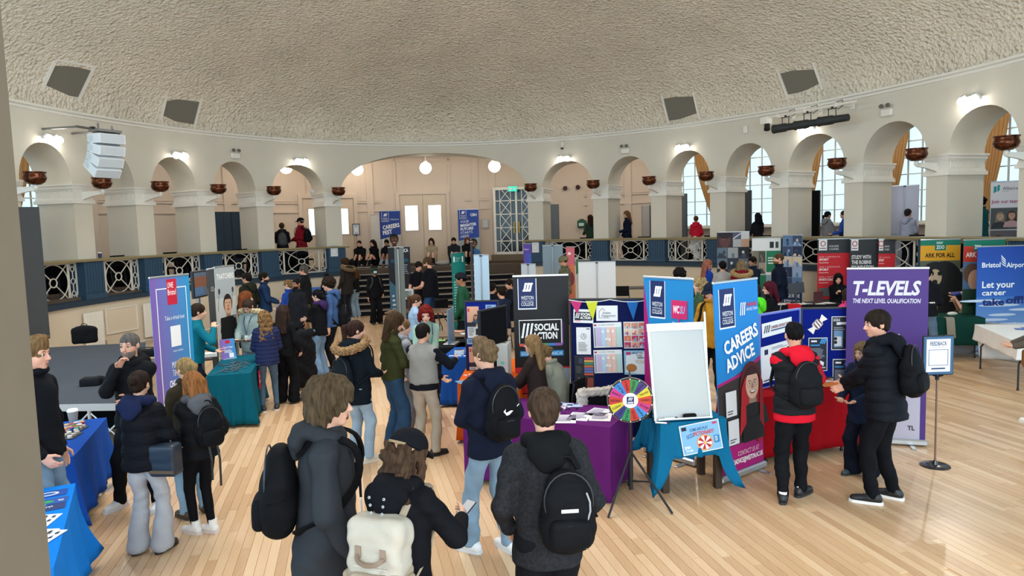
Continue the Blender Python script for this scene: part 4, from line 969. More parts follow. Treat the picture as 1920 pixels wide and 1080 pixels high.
def make_hair(P,hair,res,seed):
    st,c=hair[0],tuple(x*.80 for x in hexf(hair[1])); Rh,hc=P.Rh,P.hc
    def W2H(p): return (np.asarray(p,float)-hc)@Rh
    def down(p,l,b=0.,sx=0): # hang from head point p by l downward in body space
        w=hc+Rh@A3(*p); return W2H(w+A3(sx,0,-l)+P.T@A3(0,-b,0))
    face=[ell((0,.108,-.045),(.066,.062,.088),None,.015,'-')]
    cran=lambda e,z=0: ell((0,-.012,.03+z),(.0775+e,.098+e,.088+e))
    pr=None; dp=strands(.003)
    if st=='none': return
    if st=='short': pr=[cran(.014,.004),ell((0,-.05,-.03),(.066,.055,.055),None,.02)]+face+[plane((0,-.02,-.052),(0,.55,-1)),plane((0,.088,0),(0,1,-.15))]
    elif st=='fade': pr=[ell((0,-.012,.03),(.0825,.104,.093)),ell((0,-.004,.066),(.08,.097,.068),None,.01),ell((0,.05,.10),(.05,.045,.028),None,.02),ell((0,.118,-.01),(.06,.04,.062),None,.01,'-'),plane((0,-.02,-.03),(0,.5,-1))]
    elif st=='buzz': pr=[cran(.006,.002)]+face+[plane((0,0,-.035),(0,.5,-1)),plane((0,.085,0),(0,1,-.2))]
    elif st=='quiff': pr=[cran(.012,.004),ell((0,.045,.115),(.058,.06,.04),None,.03),ell((0,-.05,-.02),(.066,.05,.05),None,.02)]+face+[plane((0,-.02,-.045),(0,.5,-1))]; dp=fluff(.007,48)
    elif st=='curly': pr=[cran(.03,.012),ell((0,.04,.10),(.07,.06,.045),None,.03),ell((0,-.06,-.02),(.075,.05,.06),None,.03),ell((0,.115,-.05),(.062,.055,.08),None,.012,'-'),plane((0,0,-.055),(0,.5,-1))]; dp=fluff(.009,52)
    elif st=='mop': pr=[cran(.034,.01),ell((0,.05,.085),(.078,.06,.05),None,.03),ell((0,-.055,-.06),(.095,.07,.11),None,.03),cap((-.072,-.01,.0),(-.068,.0,-.09),.032,.02),cap((.072,-.01,.0),(.068,.0,-.09),.032,.02),ell((0,.118,-.055),(.064,.078,.095),None,.012,'-')]; dp=lambda X: fluff(.006,38)(X)+strands(.006)(X)
    else:
        if st in('long','wavy'):
            L=hair[2] if len(hair)>2 else .3; pr=[cran(.02,.004),ell((0,-.05,-.04),(.085,.06,.08),None,.03)]
            for x in(-.06,-.02,.02,.06): pr.append(cap((x,-.075,.0),down((x*1.15,-.09,-.02),L,.05,x*.3),.045,.03,None,.04))
            for s in(-1,1): pr.append(cap((s*.078,.01,.03),down((s*.086,.0,-.02),L*.75,.02,s*.01),.026,.024,None,.03))
            pr+=[ell((0,.115,-.035),(.062,.068,.1),None,.012,'-')]; dp=(lambda X: strands(.004)(X)) if st=='long' else (lambda X: fluff(.011,45)(X)+strands(.005)(X))
        elif st in('pony','ponylow'):
            L=hair[2] if len(hair)>2 else .28; z=.05 if st=='pony' else -.02; pr=[cran(.012,.003),ell((0,-.06,-.03),(.062,.045,.05),None,.02)]+face+[plane((0,-.02,-.06),(0,.6,-1)),cap((0,-.105,z),(0,-.15,z-.02),.028,.034,None,.01),cap((0,-.15,z-.02),down((0,-.165,z),L,.0),.036,.014,None,.03)]
        elif st in('bun','braid'):
            pr=[cran(.012,.003),ell((0,-.06,-.03),(.064,.045,.05),None,.02)]+face+[plane((0,-.02,-.06),(0,.6,-1)),ell((0,-.115,.04 if st=='bun' else -.01),(.045,.036,.042),None,.01)]
            if st=='braid': pr.append(cap((-.07,-.02,.085),(.07,-.02,.085),.018,.018,None,.01)); dp=fluff(.006,70)
    if P.capped: pr.append(plane((0,0,.042),(0,-.1,1)))
    v,q=nets(pr,res*1.15,dp,pad=.025); o=link('hair',npmesh('hair',v,quads=q),mat(c,.62,wave=(55,55,7,.42)),P.root); o.matrix_local=P.hm; return o
def make_top(P,top,res,seed,fem,fm,visible=None,name=None):
    kind,c=top[0],top[1]; opt=top[2] if len(top)>2 else {}
    T,N,pel,chest,S,E_,W_=P.T,P.N,P.pel,P.chest,P.S,P.E,P.W; seat=P.seat; up=T@A3(0,0,1); rt=T@A3(1,0,0); fw=T@A3(0,1,0)
    I={'tee':.014,'polo':.016,'shirt':.016,'hoodie':.03,'fleece':.028,'jumper':.024,'coat':.036,'parka':.044,'puffer':.052,'vest':.03,'gilet':.042,'cardigan':.026}[kind]
    hemz=opt.get('hem',{'coat':.72,'parka':.74,'puffer':.84,'gilet':.88}.get(kind,.87))
    slv={'tee':.55,'polo':.6,'vest':0,'gilet':0}.get(kind,1.)
    pr=[ell(chest,((.150 if not fem else .132)+I*.7,.098+I*.7,.21),T,.05),]
    if seat is not None: hemz=max(hemz,.86)
    hp_=pel+up*min(0,hemz-.95+.02) if hemz<.86 else pel+up*(hemz-.95)
    wI=I*.85; bw=.150 if not fem else .140
    pr.append(cap(chest-up*.0,hp_,bw+wI*.75+fm,(.178 if not fem else .172)+wI*.8+fm+opt.get('flare',0),(fw,1.27-fm*2),.05))
    for i,s_ in enumerate((-1,1)): pr.append(cap(N-up*.015+rt*s_*.03,S[i]+up*.012-rt*s_*.01,.052+I*.35,.046+I*.42,None,.03))
    pr.append(cap(N-up*.03,N+up*.03,.060+I*.45,.057+I*.3,None,.03))
    if False: pr.append(cap(pel-A3(0,0,.0),A3(0,pel[1]*0+.0,hemz-.05)+pel*A3(1,1,0),.0,.0,None,.02) if False else ell(pel+A3(0,0,(hemz-.95)*.55),(.163+I*.9+fm,.122+I*.9+fm,.30),None,.08))
    for i in range(2):
        if slv==0: pr.append(ell(S[i]-rt*(-1,1)[i]*.022-up*.01,(.062+I*.62,.066+I*.62,.08+I*.5),T,.03)); continue
        e=E_[i]; pr.append(cap(S[i],S[i]+(e-S[i])*min(1,slv*1.0),.051+I*.5,.045+I*.5,None,.03))
        if slv>=1: w=W_[i]-nrm(W_[i]-e)*.012; pr.append(cap(e,w,.045+I*.5,.033+I*.42,None,.02))
    pr.append(plane((0,0,hemz-.95+pel[2]) if True else None,(0,0,-1)))
    pr.append(plane(N+up*.045,up*1.-fw*.25))
    if slv>=1:
        pass
    dp=folds(.0085 if kind in('coat','parka','hoodie','fleece','cardigan') else .005,.9,seed)
    if kind in('puffer','gilet') or opt.get('quilt'): dp=quilt(.013,opt.get('quilt',.105),up,pel)
    v,q=nets(pr,res,dp,pad=.02)
    nm=name or {'tee':'t_shirt','polo':'polo_shirt','hoodie':'hoodie','fleece':'fleece_jacket','jumper':'jumper','coat':'coat','parka':'parka','puffer':'puffer_jacket','vest':'knitted_vest','gilet':'gilet','shirt':'shirt','cardigan':'cardigan'}[kind]
    M=mat(c,opt.get('rough',.8 if kind not in('puffer','gilet') else .62),bump=opt.get('bump',(70,.12)),var=opt.get('var',(7,.07)))
    o=link(nm,npmesh(nm,v,quads=q),M,P.root); P.I=I; P.top=o
    if kind in('tee','polo','vest','gilet'): pass
    hc_=opt.get('hood')
    if hc_ or kind in('hoodie','parka') and hc_ is not False or kind=='coat' and hc_:
        hcol=hc_ if isinstance(hc_,str) else c
        hp=[]
        for a in range(-4,5):
            t=a*R_(38); x=math.sin(t); y=-math.cos(t); hp.append(N+rt*(x*(.085+I*.4))+fw*(y*.085-.012)+up*(.03-.05*max(0,-y*-1 if False else (y+1)/2)))
        pr=[cap(hp[i],hp[i+1],.034+I*.25,.034+I*.25,None,.02) for i in range(8)]+[ell(N-fw*(.105+I)-up*.03,(.105+I*.4,.046,.08),T,.05),ell(N-fw*(.118+I)-up*.09,(.07,.036,.055),T,.04)]
        hv,hq=nets(pr,res,folds(.006,1.3,seed+1),pad=.015); link('hood',npmesh('hood',hv,quads=hq),mat(hcol,.85,bump=(70,.12),var=(7,.07)),P.root)
    elif kind in('coat','puffer','fleece','gilet'):
        hp=[N+rt*(math.sin(t)*(.075+I*.3))+fw*(-math.cos(t)*.075+.005)+up*.035 for t in [2*PI*i/10 for i in range(11)]]
        pr=[cap(hp[i],hp[i+1],.026,.026,None,.01) for i in range(10)]; hv,hq=nets(pr,min(res,.016),None,pad=.01); link('collar',npmesh('collar',hv,quads=hq),M,P.root)
    if opt.get('fur'):
        hp=[]
        for i in range(13):
            t=R_(-150+300*i/12); hp.append(N+rt*(math.sin(t)*(.185+I*.4))+fw*(-math.cos(t)*.17-.075)+up*(.05-.12*(1+math.cos(t))/2+.01))
        pr=[cap(hp[i],hp[i+1],.048,.048,None,.02) for i in range(12)]; hv,hq=nets(pr,min(res,.013),fluff(.011,95),pad=.02); link('fur_trim',npmesh('fur_trim',hv,quads=hq),mat(opt['fur'],.95,wave=(40,40,40,.55)),P.root)
    if opt.get('under'):   # hem of an under layer showing
        uc,uz=opt['under']; pr=[cap(chest,pel+up*(uz-.95+.0),bw+wI*.75+fm-.004,(.178 if not fem else .172)+wI*.8+fm-.006,(fw,1.27),.05),plane((0,0,uz-.95+pel[2]),(0,0,-1)),plane((0,0,hemz+.05-.95+pel[2]),(0,0,1))]; hv,hq=nets(pr,res,folds(.004,1.2,seed)); link('under_layer',npmesh('under_layer',hv,quads=hq),mat(uc,.8),P.root)
    if opt.get('zip'):
        z=MB(); pts=[]
        for k in range(9):
            zz=hemz+.02+(1.46-hemz)*k/8; pts.append(pel+T@(A3(0,.0,zz-.95))+fw*(.125+I*1.0-.02*abs(k-5)/5))
        z.tube([tuple(p) for p in pts],.006,5); z.build('zip',mat(opt['zip'],.4,.3),P.root)
    return o
def sleeves(color,infl=.02,name='sleeves_layer',kind='shirt'):
    """long sleeves and lower layer worn under a vest"""
    def fn(P):
        pr=[]
        for i in range(2):
            pr+=[cap(P.S[i],P.E[i],.056+infl*.6,.047+infl*.5,None,.04),cap(P.E[i],P.W[i]-nrm(P.W[i]-P.E[i])*.012,.047+infl*.5,.034+infl*.4,None,.03)]
        res=.0115 if F_PX/math.hypot(*P.root.location[:2])>100 else .018
        parts=[nets(pr[:2],res,folds(.005,1.2,3)),nets(pr[2:],res,folds(.005,1.2,5))]
        for v,q in parts: link('sleeve',npmesh('sleeve',v,quads=q),mat(color,.8,bump=(70,.1)),P.root)
    return fn
def lens_glasses(c='#1a1a1c'):
    def fn(P):
        q=MB()
        for s in(-1,1):
            q.tube([(s*.034+.024*math.cos(t),.106-.004*abs(math.cos(t)),.004+.02*math.sin(t)) for t in [2*PI*i/14 for i in range(14)]],.0022,5,True); q.bar((s*.058,.1,.008),(s*.08,-.005,.012),.003)
        q.bar((-.011,.108,.008),(.011,.108,.008),.003); me=q.mesh('glasses'); me.materials.append(mat(c,.3)); P.hlink('glasses',me)
    return fn
def beard(c,full=True):
    def fn(P):
        pr=[ell((0,.032,-.065),(.063,.072,.062)),ell((0,.075,-.1),(.028,.024,.026),None,.02),ell((0,.106,-.062),(.024,.03,.009),None,.006,'-'),plane((0,.05,-.035),(0,.35,1)),plane((0,.0,0),(0,-1,0))]
        v,q=nets(pr,.008,fluff(.0025,90)); o=link('beard',npmesh('beard',v,quads=q),mat(c,.7,wave=(60,60,20,.3)),P.root); o.matrix_local=P.hm
    return fn
def baseball_cap(c,back=False,strap='#8a8578'):
    def fn(P):
        pr=[ell((0,-.012,.052),(.101,.122,.098)),plane((0,0,.030),(0,-.12,-1))]; v,q=nets(pr,.0085,None,pad=.02); o=link('cap',npmesh('cap',v,quads=q),mat(c,.85,bump=(90,.2)),P.root); o.matrix_local=P.hm@Matrix.Rotation(PI if back else 0,4,'Z')
        m=MB(); vs=[]; n=14
        for z in(.04,.048):
            for r in(0,1):
                for i in range(n+1):
                    t=PI*i/n; vs.append((.084*math.cos(t),.06+(.04*math.sin(t) if r==0 else .12*math.sin(t)**.7),z-.028*r*math.sin(t)-.012*abs(math.cos(t))*r))
        k=n+1; fs=[]
        for i in range(n): fs+=[(i,i+1,k+i+1,k+i),(2*k+i,3*k+i,3*k+i+1,2*k+i+1),(k+i,k+i+1,3*k+i+1,3*k+i)]
        m.add(vs,fs); m.build('brim',mat(c,.85),o); m=MB(); m.cyl((0,-.012,.135),(0,-.012,.144),.009); m.build('button',mat(c,.8),o)
        m=MB(); m.tube([(.101*math.sin(t),-.014-.120*math.cos(t),.048) for t in [R_(-38+76*i/8) for i in range(9)]],.008,6); m.build('strap',mat(strap,.5),o)
    return fn
def lanyard(c='#5a2a7a'):
    def fn(P):
        N,T=P.N,P.T; fw=T@A3(0,1,0); rt=T@A3(1,0,0); up=T@A3(0,0,1); q=MB(); d=.13+P.I
        for s in(-1,1): q.bar(tuple(N+rt*s*.07+up*.0+fw*.06),tuple(N-up*.14+rt*s*.05+fw*(d-.01)),.014,.003); q.bar(tuple(N-up*.14+rt*s*.05+fw*(d-.01)),tuple(N-up*.36+fw*(d+.005)),.014,.003)
        q.build('lanyard',mat(c,.6),P.root); q=MB(); q.box(tuple(N-up*.42+fw*(d+.01)),(.07,.006,.10)); q.build('badge',mat('#e6e9ee',.4),P.root)
    return fn
def to_world(P,o): o.matrix_world=P.root.matrix_basis if False else Matrix.LocRotScale(P.root.location,P.root.rotation_euler,P.root.scale); return o
def backpack(P,label,c='#121316',size=(.15,.085,.225),pocket=True,c2=None,zo=0.,group=None,logo=None,straps=True,oneside=0,trim=None):
    T,N=P.T,P.N; I=P.I; r=thing('backpack',label,'backpack',group=group); to_world(P,r); c2=c2 or c
    fw=T@A3(0,1,0); rt=T@A3(1,0,0); up=T@A3(0,0,1); C=N-up*(.27+zo)-fw*(.105+I+size[1])+rt*oneside; d=math.hypot(*P.root.location[:2]); res=.012 if d<9 else .018
    m=mat(c,.7,bump=(80,.1),var=(9,.08)); sx,sy,sz=size
    v,q=nets([ell(C-up*sz*.30,(sx*1.0,sy*1.05,sz*.72),T,.05),rbox(C-up*sz*.25,(sx*.55,sy*.30,sz*.40),sx*.36,T,.04),ell(C+up*sz*.42,(sx*.80,sy*.86,sz*.58),T,.06)],res,folds(.006,1.3,PN[0])); link('main_compartment',npmesh('main_compartment',v,quads=q),m,r)
    z=MB(); z.tube([tuple(C-fw*sy*.62+rt*(sx*.86*math.cos(t))+up*(sz*(.30+.66*math.sin(t)))) for t in [R_(-40+260*i/16) for i in range(17)]],.0045,5); z.build('zip',mat('#3a3b3f',.4,.4),r)
    if pocket:
        v,q=nets([rbox(C-fw*(sy*.98)-up*sz*.42,(sx*.72-.035,.004,sz*.34-.03),.032,T),ell(C-fw*(sy*.95)-up*sz*.42,(sx*.7,.04,sz*.36),T,.03)],res,folds(.003,1.2,PN[0]+1)); link('front_pocket',npmesh('front_pocket',v,quads=q),mat(c2,.65,bump=(80,.12)),r)
        z=MB(); z.tube([tuple(C-fw*(sy+.034-.012*math.cos(t)**2)+rt*(sx*.58*math.cos(t))+up*(sz*(-.30+.13*math.sin(t)))) for t in [PI*i/10 for i in range(11)]],.004,5); z.build('zip',mat('#3a3b3f',.4,.4),r)
        for s_ in(-1,1): z=MB(); z.bar(tuple(C+rt*s_*sx*.98-fw*sy*.5-up*sz*.12),tuple(C+rt*s_*sx*.90+fw*sy*.5-up*sz*.05),.02,.006); z.build('side_strap',mat(c2,.6),r)
    z=MB(); tp=C+up*(size[2]+.005)+fw*size[1]*.6; z.tube([tuple(tp+rt*.045*math.cos(t)+up*.04*math.sin(t)) for t in [PI*i/8 for i in range(9)]],.008,6); z.build('carry_handle',mat(c2,.6),r)
    if straps:
        for s in(-1,1):
            if oneside and s*oneside<0: continue
            z=MB(); pts=[C+rt*s*.075+up*(size[2]-.04)+fw*size[1],N+rt*s*.095-up*(.02-I*.6)-fw*.03,N+rt*s*.115-up*.04+fw*(.105+I*.8),N+rt*s*.135-up*.20+fw*(.125+I),N+rt*s*(.165+I)-up*.36+fw*.05,C+rt*s*(size[0]-.02)-up*(size[2]-.06)+fw*size[1]]
            P2=[]; pp=[pts[0]]+pts+[pts[-1]]
            for k in range(1,len(pp)-2):
                for f in(0,.25,.5,.75): P2.append(.5*((2*pp[k])+(-pp[k-1]+pp[k+1])*f+(2*pp[k-1]-5*pp[k]+4*pp[k+1]-pp[k+2])*f*f+(-pp[k-1]+3*pp[k]-3*pp[k+1]+pp[k+2])*f**3))
            P2.append(pts[-1])
            z.strip(P2,[nrm(a-(N-up*.2)) for a in P2],.045,.014)
            z.build('shoulder_strap',mat(c2,.7),r)
    if logo:
        z=MB(); o=C-fw*(size[1]*1.0+.004)+up*.03
        if logo=='swoosh':
            o=C-fw*(size[1]*1.06+.004)+up*.025+rt*.02
            z.prism([tuple(o+rt*x*1.35+up*y*1.5) for x,y in((-.05,.005),(-.03,-.018),(-.012,-.016),(.06,.03),(-.01,.002),(-.03,-.004),(-.038,.004),(-.035,.018))],(0,0,0),tuple(fw*.012))
        else: z.box(tuple(o),(.09,.004,.018),M=Matrix(T.tolist()))
        z.build('logo',mat('#e8e8e8',.5),r)
    if trim: z=MB(); z.tube([tuple(C-fw*(size[1]*.80+.012)+rt*.09+up*(.12-.3*k/6)+rt*.02*math.sin(k)) for k in range(7)],.005,5); z.build('reflective_trim',mat(trim,.4),r)
    return r
def in_hand(P,i,name,label,cat,size,c,off=(0,0,0),rot=(0,0,0),screen=None,group=None):
    """a flat thing held in hand i"""
    W_=P.W[i]; dv=nrm(W_-P.E[i]); r=thing(name,label,cat,group=group); loc=W_+dv*.085+A3(*off); Mw=Matrix.LocRotScale(P.root.location,P.root.rotation_euler,P.root.scale)@Matrix.Translation(tuple(loc))@Matrix.Rotation(R_(rot[2]),4,'Z')@Matrix.Rotation(R_(rot[0]),4,'X')@Matrix.Rotation(R_(rot[1]),4,'Y'); r.matrix_world=Mw
    q=MB(); q.box((0,0,0),size,bev=min(size)*.3); q.build('case' if screen else 'sheet',mat(c,.35),r)
    if screen: q=MB(); q.box((0,-.0,size[2]/2+.0006),(size[0]*.92,size[1]*.94,.001)); q.build('screen',mat('#15181d',.1,emit=(screen,.25)),r)
    return r
def by_head(u,v,h,base=0.): p=G(u,v,base+h); return (p[0],p[1])
def by_feet(u,v,vh,base=0.,uh=None):
    p=G(u,v,base); d=np.array([p[0],p[1]]); lo,hi=.8,2.3
    for _ in range(40):
        m=(lo+hi)/2
        if proj((p[0],p[1],base+m))[1]>vh: lo=m
        else: hi=m
    return (p[0],p[1]),m
# ================================================================ FURNITURE, BANNERS, BOARDS
def col(u,d,z=0.):
    w0=CW[2]+CR[2]*(u-960)/F_PX; v=540+((EYE-z)/d+w0)*F_PX/CU[2]; p=at(u,v,d); return Vector((p[0],p[1],z))
def zat(u,v,d): return float(at(u,v,d)[2])
M_ALU=mat('#b9bcbe',.35,.8)
def panel_root(name,label,cat,uL,dL,uR,dR,zb=0.,zref=1.2,group=None):
    L,R=col(uL,dL,zref),col(uR,dR,zref); m=(L+R)/2; d=R-L; w=math.hypot(d.x,d.y); r=thing(name,label,cat,(m.x,m.y,zb),math.atan2(d.y,d.x),group); return r,w
def rollup(label,uL,dL,uR,dR,vtop,color,zb=0.,lean=0.,rough=.5,back=False,group=None,zref=None):
    zt=zat((uL+uR)/2,vtop,(dL+dR)/2); H=zt-zb; r,w=panel_root('roller_banner',label,'banner',uL,dL,uR,dR,zb,zt if zref is None else zref,group)
    M=Matrix.Identity(4); M[0][2]=-lean/H; r.matrix_world=Matrix.LocRotScale(r.location,r.rotation_euler,None)
    def sh(v): return Vector((v[0]-lean*(v[2]/H),v[1],v[2]))
    q=MB(); q.v=[]; q.box((0,0,H/2+.03),(w,.006,H-.08)); q.v=[tuple(sh(v)) for v in q.v]; q.build('banner_panel',mat(color,rough,spec=.3),r)
    q=MB(); q.box((-lean,0,H-.012),(w+.01,.022,.026),bev=.005); q.build('top_rail',M_ALU,r)
    q=MB(); q.box((0,.02,.045),(w+.05,.11,.07),bev=.015); q.build('base_cassette',M_ALU,r)
    for s in(-1,1): q=MB(); q.box((s*w*.33,.0,.008),(.05,.34,.014),bev=.004); q.build('foot',M_ALU,r)
    q=MB(); q.cyl((0,.035,.05),(-lean,.02,H-.02),.009,n=8); q.build('support_pole',M_ALU,r)
    P=Print(r,w,H,-.0035 if not back else -.0035,0.); 
    P.M=Matrix(((1,0,-lean/H),(0,1,0),(0,0,1))); return P,w,H
def wlogo(P,x,y,w,h,c='#1d2b5c'):
    """navy college crest: three slanted strokes and two lines of lettering"""
    P.rect(x,y,w,h,'#e9edf4').rect(x+w*.04,y,w*.92,h*.96,c); u=w*.11
    for k in range(3):
        a=x+w*(.30+.15*k); P.poly([(a+u*.75,y+h*.14),(a+u*1.75,y+h*.14),(a+u*.85,y+h*.42),(a-u*.15,y+h*.42)],'#f4f6fa').ell(a+u*1.55,y+h*.17,u*.42,h*.035,'#f4f6fa').ell(a+u*.0,y+h*.39,u*.42,h*.035,'#f4f6fa')
    P.text('WESTON',x+w/2,y+h*.56,w*.66,h*.12,'#f4f6fa',al='C'); P.rect(x+w*.18,y+h*.72,w*.64,h*.012,'#f4f6fa'); P.text('COLLEGE',x+w/2,y+h*.76,w*.66,h*.12,'#f4f6fa',al='C')
def strokes3(P,x,y,w,h,cols=('#f4f6fa',)*3):
    for k in range(3):
        a=x+w*k*.32; P.poly([(a+w*.2,y),(a+w*.36,y),(a+w*.16,y+h),(a,y+h)],cols[k]).ell(a+w*.31,y+h*.06,w*.07,h*.07,cols[k]).ell(a+w*.05,y+h*.94,w*.07,h*.07,cols[k])
# ---------- near and middle banners
P,w,H=rollup('purple to blue university roller banner beside the man in black hoodie',279,8.75,353,9.4,516,'#3a8fc9')
P.grad(0,.0,w,H-.06,'#7a5aa8','#1f8fc4').rect(0,H-.5,w,.44,'#1a93bb')
P.border(w*.13,.16,w*.77,H-.3,.012,'#eef4fa').rect(w*.40,.05,w*.25,.33,'#c01f3c')
P.text('UWE',w*.42,.09,w*.15,.075,'#ffffff').text('Bristol',w*.42,.18,w*.2,.075,'#ffffff')
P.text('Take a virtual tour.',w*.3,.52,w*.52,.055,'#eef4fa').rect(w*.42,.66,w*.26,.27,'#e8ebef').text('visit online',w*.45,.97,w*.26,.03,'#e6f0f8')
for i,t in enumerate(('MAKE YOUR','TIME COUNT.')): P.text(t,w*.87,1.12+.105*i,w*.47,.085,'#f2f7fb',al='R')
for i,t in enumerate(('CHOOSE TO DO','UNIVERSITY','RIGHT')): P.text(t,w*.87,1.36+.11*i,w*(.56,.44,.26)[i],.085,'#ffffff',bold=.02,al='R')
P.done()
P,w,H=rollup('cider maker roller banner with photo of a man in black tending hoses',401,11.5,438,12.1,498,'#b9bfc0')
P.rect(0,0,w,H*.3,'#a9b0b2').rect(0,H*.25,w,H*.45,'#c2c6c3').text('THATCHERS',w*.08,.13,w*.86,.09,'#f4f4f2',bold=.015)
for x in(.16,.85): P.ell(w*x,.42,.03,.05,'#2c2f33').line(w*x,.4,w*(x-.1),.75,.01,'#5a5f60')
P.rect(w*.66,.85,w*.3,.7,'#7d8788').ell(w*.82,1.05,.1,.04,'#e8e8e4').rect(w*.66,1.0,w*.3,.06,'#3c66a0')
P.face(w*.55,.66,.13,'#d2a486','#221a16',top='#15171a',smile=False).poly([(w*.14,.86),(w*.78,.86),(w*.85,1.75),(w*.1,1.75)],'#15171a').ell(w*.36,1.42,.05,.07,'#cfa083').ell(w*.62,1.46,.05,.07,'#cfa083').line(w*.4,1.4,w*.86,1.3,.02,'#d9d9d2').rect(0,H-.35,w,.29,'#b8913c').text('YOU',w*.2,H-.28,w*.5,.1,'#e8d9a8'); P.done()
P,w,H=rollup('dark grey banner seen edge-on at the left of the cider banner',387.5,11.0,399,11.35,503,'#41464a')
P.text('CES',w*.4,.3,w*.5,.07,'#d8dbdc').ell(w*.7,1.05,.07,.13,'#b09a88').rect(w*.2,.9,w*.3,.5,'#7d5a4a'); P.done()
P,w,H=rollup('black social action college banner behind the woman with glasses',961,9.05,1065,9.05,515,'#15161a')
wlogo(P,w*.085,.045,w*.34,.40); P.rect(w*.09,.58,w*.78,.33,'#f1f1f1').rect(w*.10,.59,w*.75,.30,'#0e0f12').rect(w*.865,.62,w*.02,.29,'#8d5aa5')
for i,c in enumerate(('#e2574c','#e8a23c','#efd84a','#57a25b','#3f7fc4','#8d5aa5')): P.rect(w*(.09+.13*i),.89,w*.13,.035,c)
strokes3(P,w*.13,.625,w*.22,.19); P.text('SOCIAL',w*.37,.635,w*.44,.085,'#f4f4f4',bold=.035).text('ACTION',w*.33,.745,w*.45,.085,'#f4f4f4',bold=.035)
P.rect(w*.1,.985,w*.79,.07,'#2a8ac6').text('SOCIAL.ACTION@WESTON.AC.UK',w*.12,1.0,w*.75,.042,'#eaf4fa')
P.rect(0,1.2,w,.34,'#c0262f').text('WHO WE ARE',w*.1,1.3,w*.5,.06,'#fff').rect(w*.64,1.22,w*.36,.3,'#8a929c').face(w*.8,1.32,.06,'#d8ab90','#2a1c18','long','#a02c34').rect(w*.1,1.55,w*.9,.42,'#c4562e'); P.done()
P,w,H=rollup('blue and magenta students union banner behind the whiteboard',1207,8.0,1300,7.45,519,'#1e82c0')
P.poly([(0,.06),(w*.05,.3),(w*.26,1.35),(w*.3,H-.06),(0,H-.06)],'#a81a70'); wlogo(P,w*.13,.05,w*.32,.42)
P.rect(w*.58,.25,w*.31,.2,'#cf2a66').poly([(w*.7,.44),(w*.76,.44),(w*.72,.5)],'#cf2a66').text('WC',w*.62,.31,w*.12,.08,'#fff',bold=.03,shear=.2).text('SU',w*.75,.31,w*.1,.08,'#a9b4e8',bold=.02,shear=.2)
P.text('Weston College',w*.6,.485,w*.27,.025,'#eef').text("Students' Union",w*.6,.52,w*.27,.025,'#eef')
P.ell(w*.6,1.05,.12,.22,'#1f7ba4',190,350).rect(w*.75,1.0,w*.2,.3,'#1c5f92')
P.text("STUDENTS'",w*.27,1.95,1.2,.17,'#f6f1f4',bold=.035,rot=-PI/2); P.done()
P,w,H=rollup('blue and magenta careers advice banner with woman with red hair and glasses',1352,7.02,1432,7.47,521,'#1c7fc6',lean=.13,zref=.9)
P.rect(0,0,w,1.22,'#1c7fc6').poly([(0,1.06),(w,.86),(w,1.72),(0,1.72)],'#35302f').poly([(0,1.06),(0,1.03),(w*.5,.97),(w,.82),(w,.87),(w*.5,1.0)],'#a81a70').rect(0,1.70,w,H-1.76,'#a81a70')
wlogo(P,w*.1,.08,w*.35,.4); strokes3(P,w*.55,.24,w*.13,.13); P.text('CAREERS',w*.69,.25,w*.26,.035,'#d2353c',bold=.02).text('ADVICE TEAM',w*.69,.30,w*.26,.03,'#eef')
P.text('CAREERS',w*.14,.62,w*.80,.13,'#fbfbfb',bold=.035,rot=R_(-15)).text('ADVICE',w*.16,.80,w*.68,.13,'#fbfbfb',bold=.035,rot=R_(-15))
P.ell(w*.74,1.16,.2,.3,'#5b1a1e').ell(w*.70,1.4,.16,.28,'#b3232c').ell(w*.9,1.45,.1,.3,'#a31e26'); P.face(w*.76,1.1,.135,'#e2b8a2','#3a1416',top='#17181b',glasses='#c8977c').rect(w*.5,1.45,w*.5,.25,'#17181b')
P.poly([(w*.5,1.12),(w*.6,1.0),(w*.58,1.5),(w*.42,1.62)],'#b3232c').poly([(w*.93,1.0),(w,1.1),(w,1.6),(w*.9,1.5)],'#8f1a22')
for y,dx in((1.12,.13),(1.42,.16)): P.rect(w*dx,y,w*.24,.26,'#d9dadd').lines(w*(dx+.03),y+.2,w*.17,.05,2,'#45464a')
P.text('CONTACT US AT',w*.35,1.765,w*.5,.05,'#eec8dd').text('CAREERSADVICE@WESTON.AC.UK',w*.06,1.84,w*.88,.05,'#fff',bold=.02); P.done()
P,w,H=rollup('purple T-Levels roller banner behind the boy in black puffer jacket',1588,8.15,1742,7.9,501,'#4a3078')
P.rect(0,0,w,H-.06,'#4a3078').poly([(w*.655,.76),(w*.93,1.09),(w*.93,H-.07),(w*.30,H-.07),(w*.14,1.3)],'#b4afbf')
P.text('T-LEVELS',w*.08,.16,w*.83,.155,'#d6d2de',bold=.035,shear=.2).text('THE NEXT LEVEL QUALIFICATION',w*.08,.36,w*.83,.05,'#dcd8e4',bold=.02,shear=.2)
for i,(t,ww) in enumerate((('SHAPE THE',.4),('WORKFORCE',.48),('OF THE FUTURE',.52))): P.text(t,w*(.84,.88,.93)[i],1.17+.085*i,w*ww,.065,'#2b2533',bold=.03,shear=.2,al='R')
P.text('creating a talented workforce',w*.62,1.45,w*.3,.02,'#3a3442').text('TL',w*.78,1.83,w*.09,.05,'#2b2533',bold=.03); P.done()
P,w,H=rollup('blue sky airport careers banner behind the white table',1833,13.0,1932,13.0,460,'#2a52a8')
P.grad(0,0,w,.95,'#2447a0','#2f62b8',vert=True).grad(0,.95,w,1.0,'#3a73c0','#8fb0d8',vert=True)
for i in range(9): P.ell(w*RNG.rand(),1.02+.09*i,w*(.25+.2*RNG.rand()),.025,'#c3d3e6')
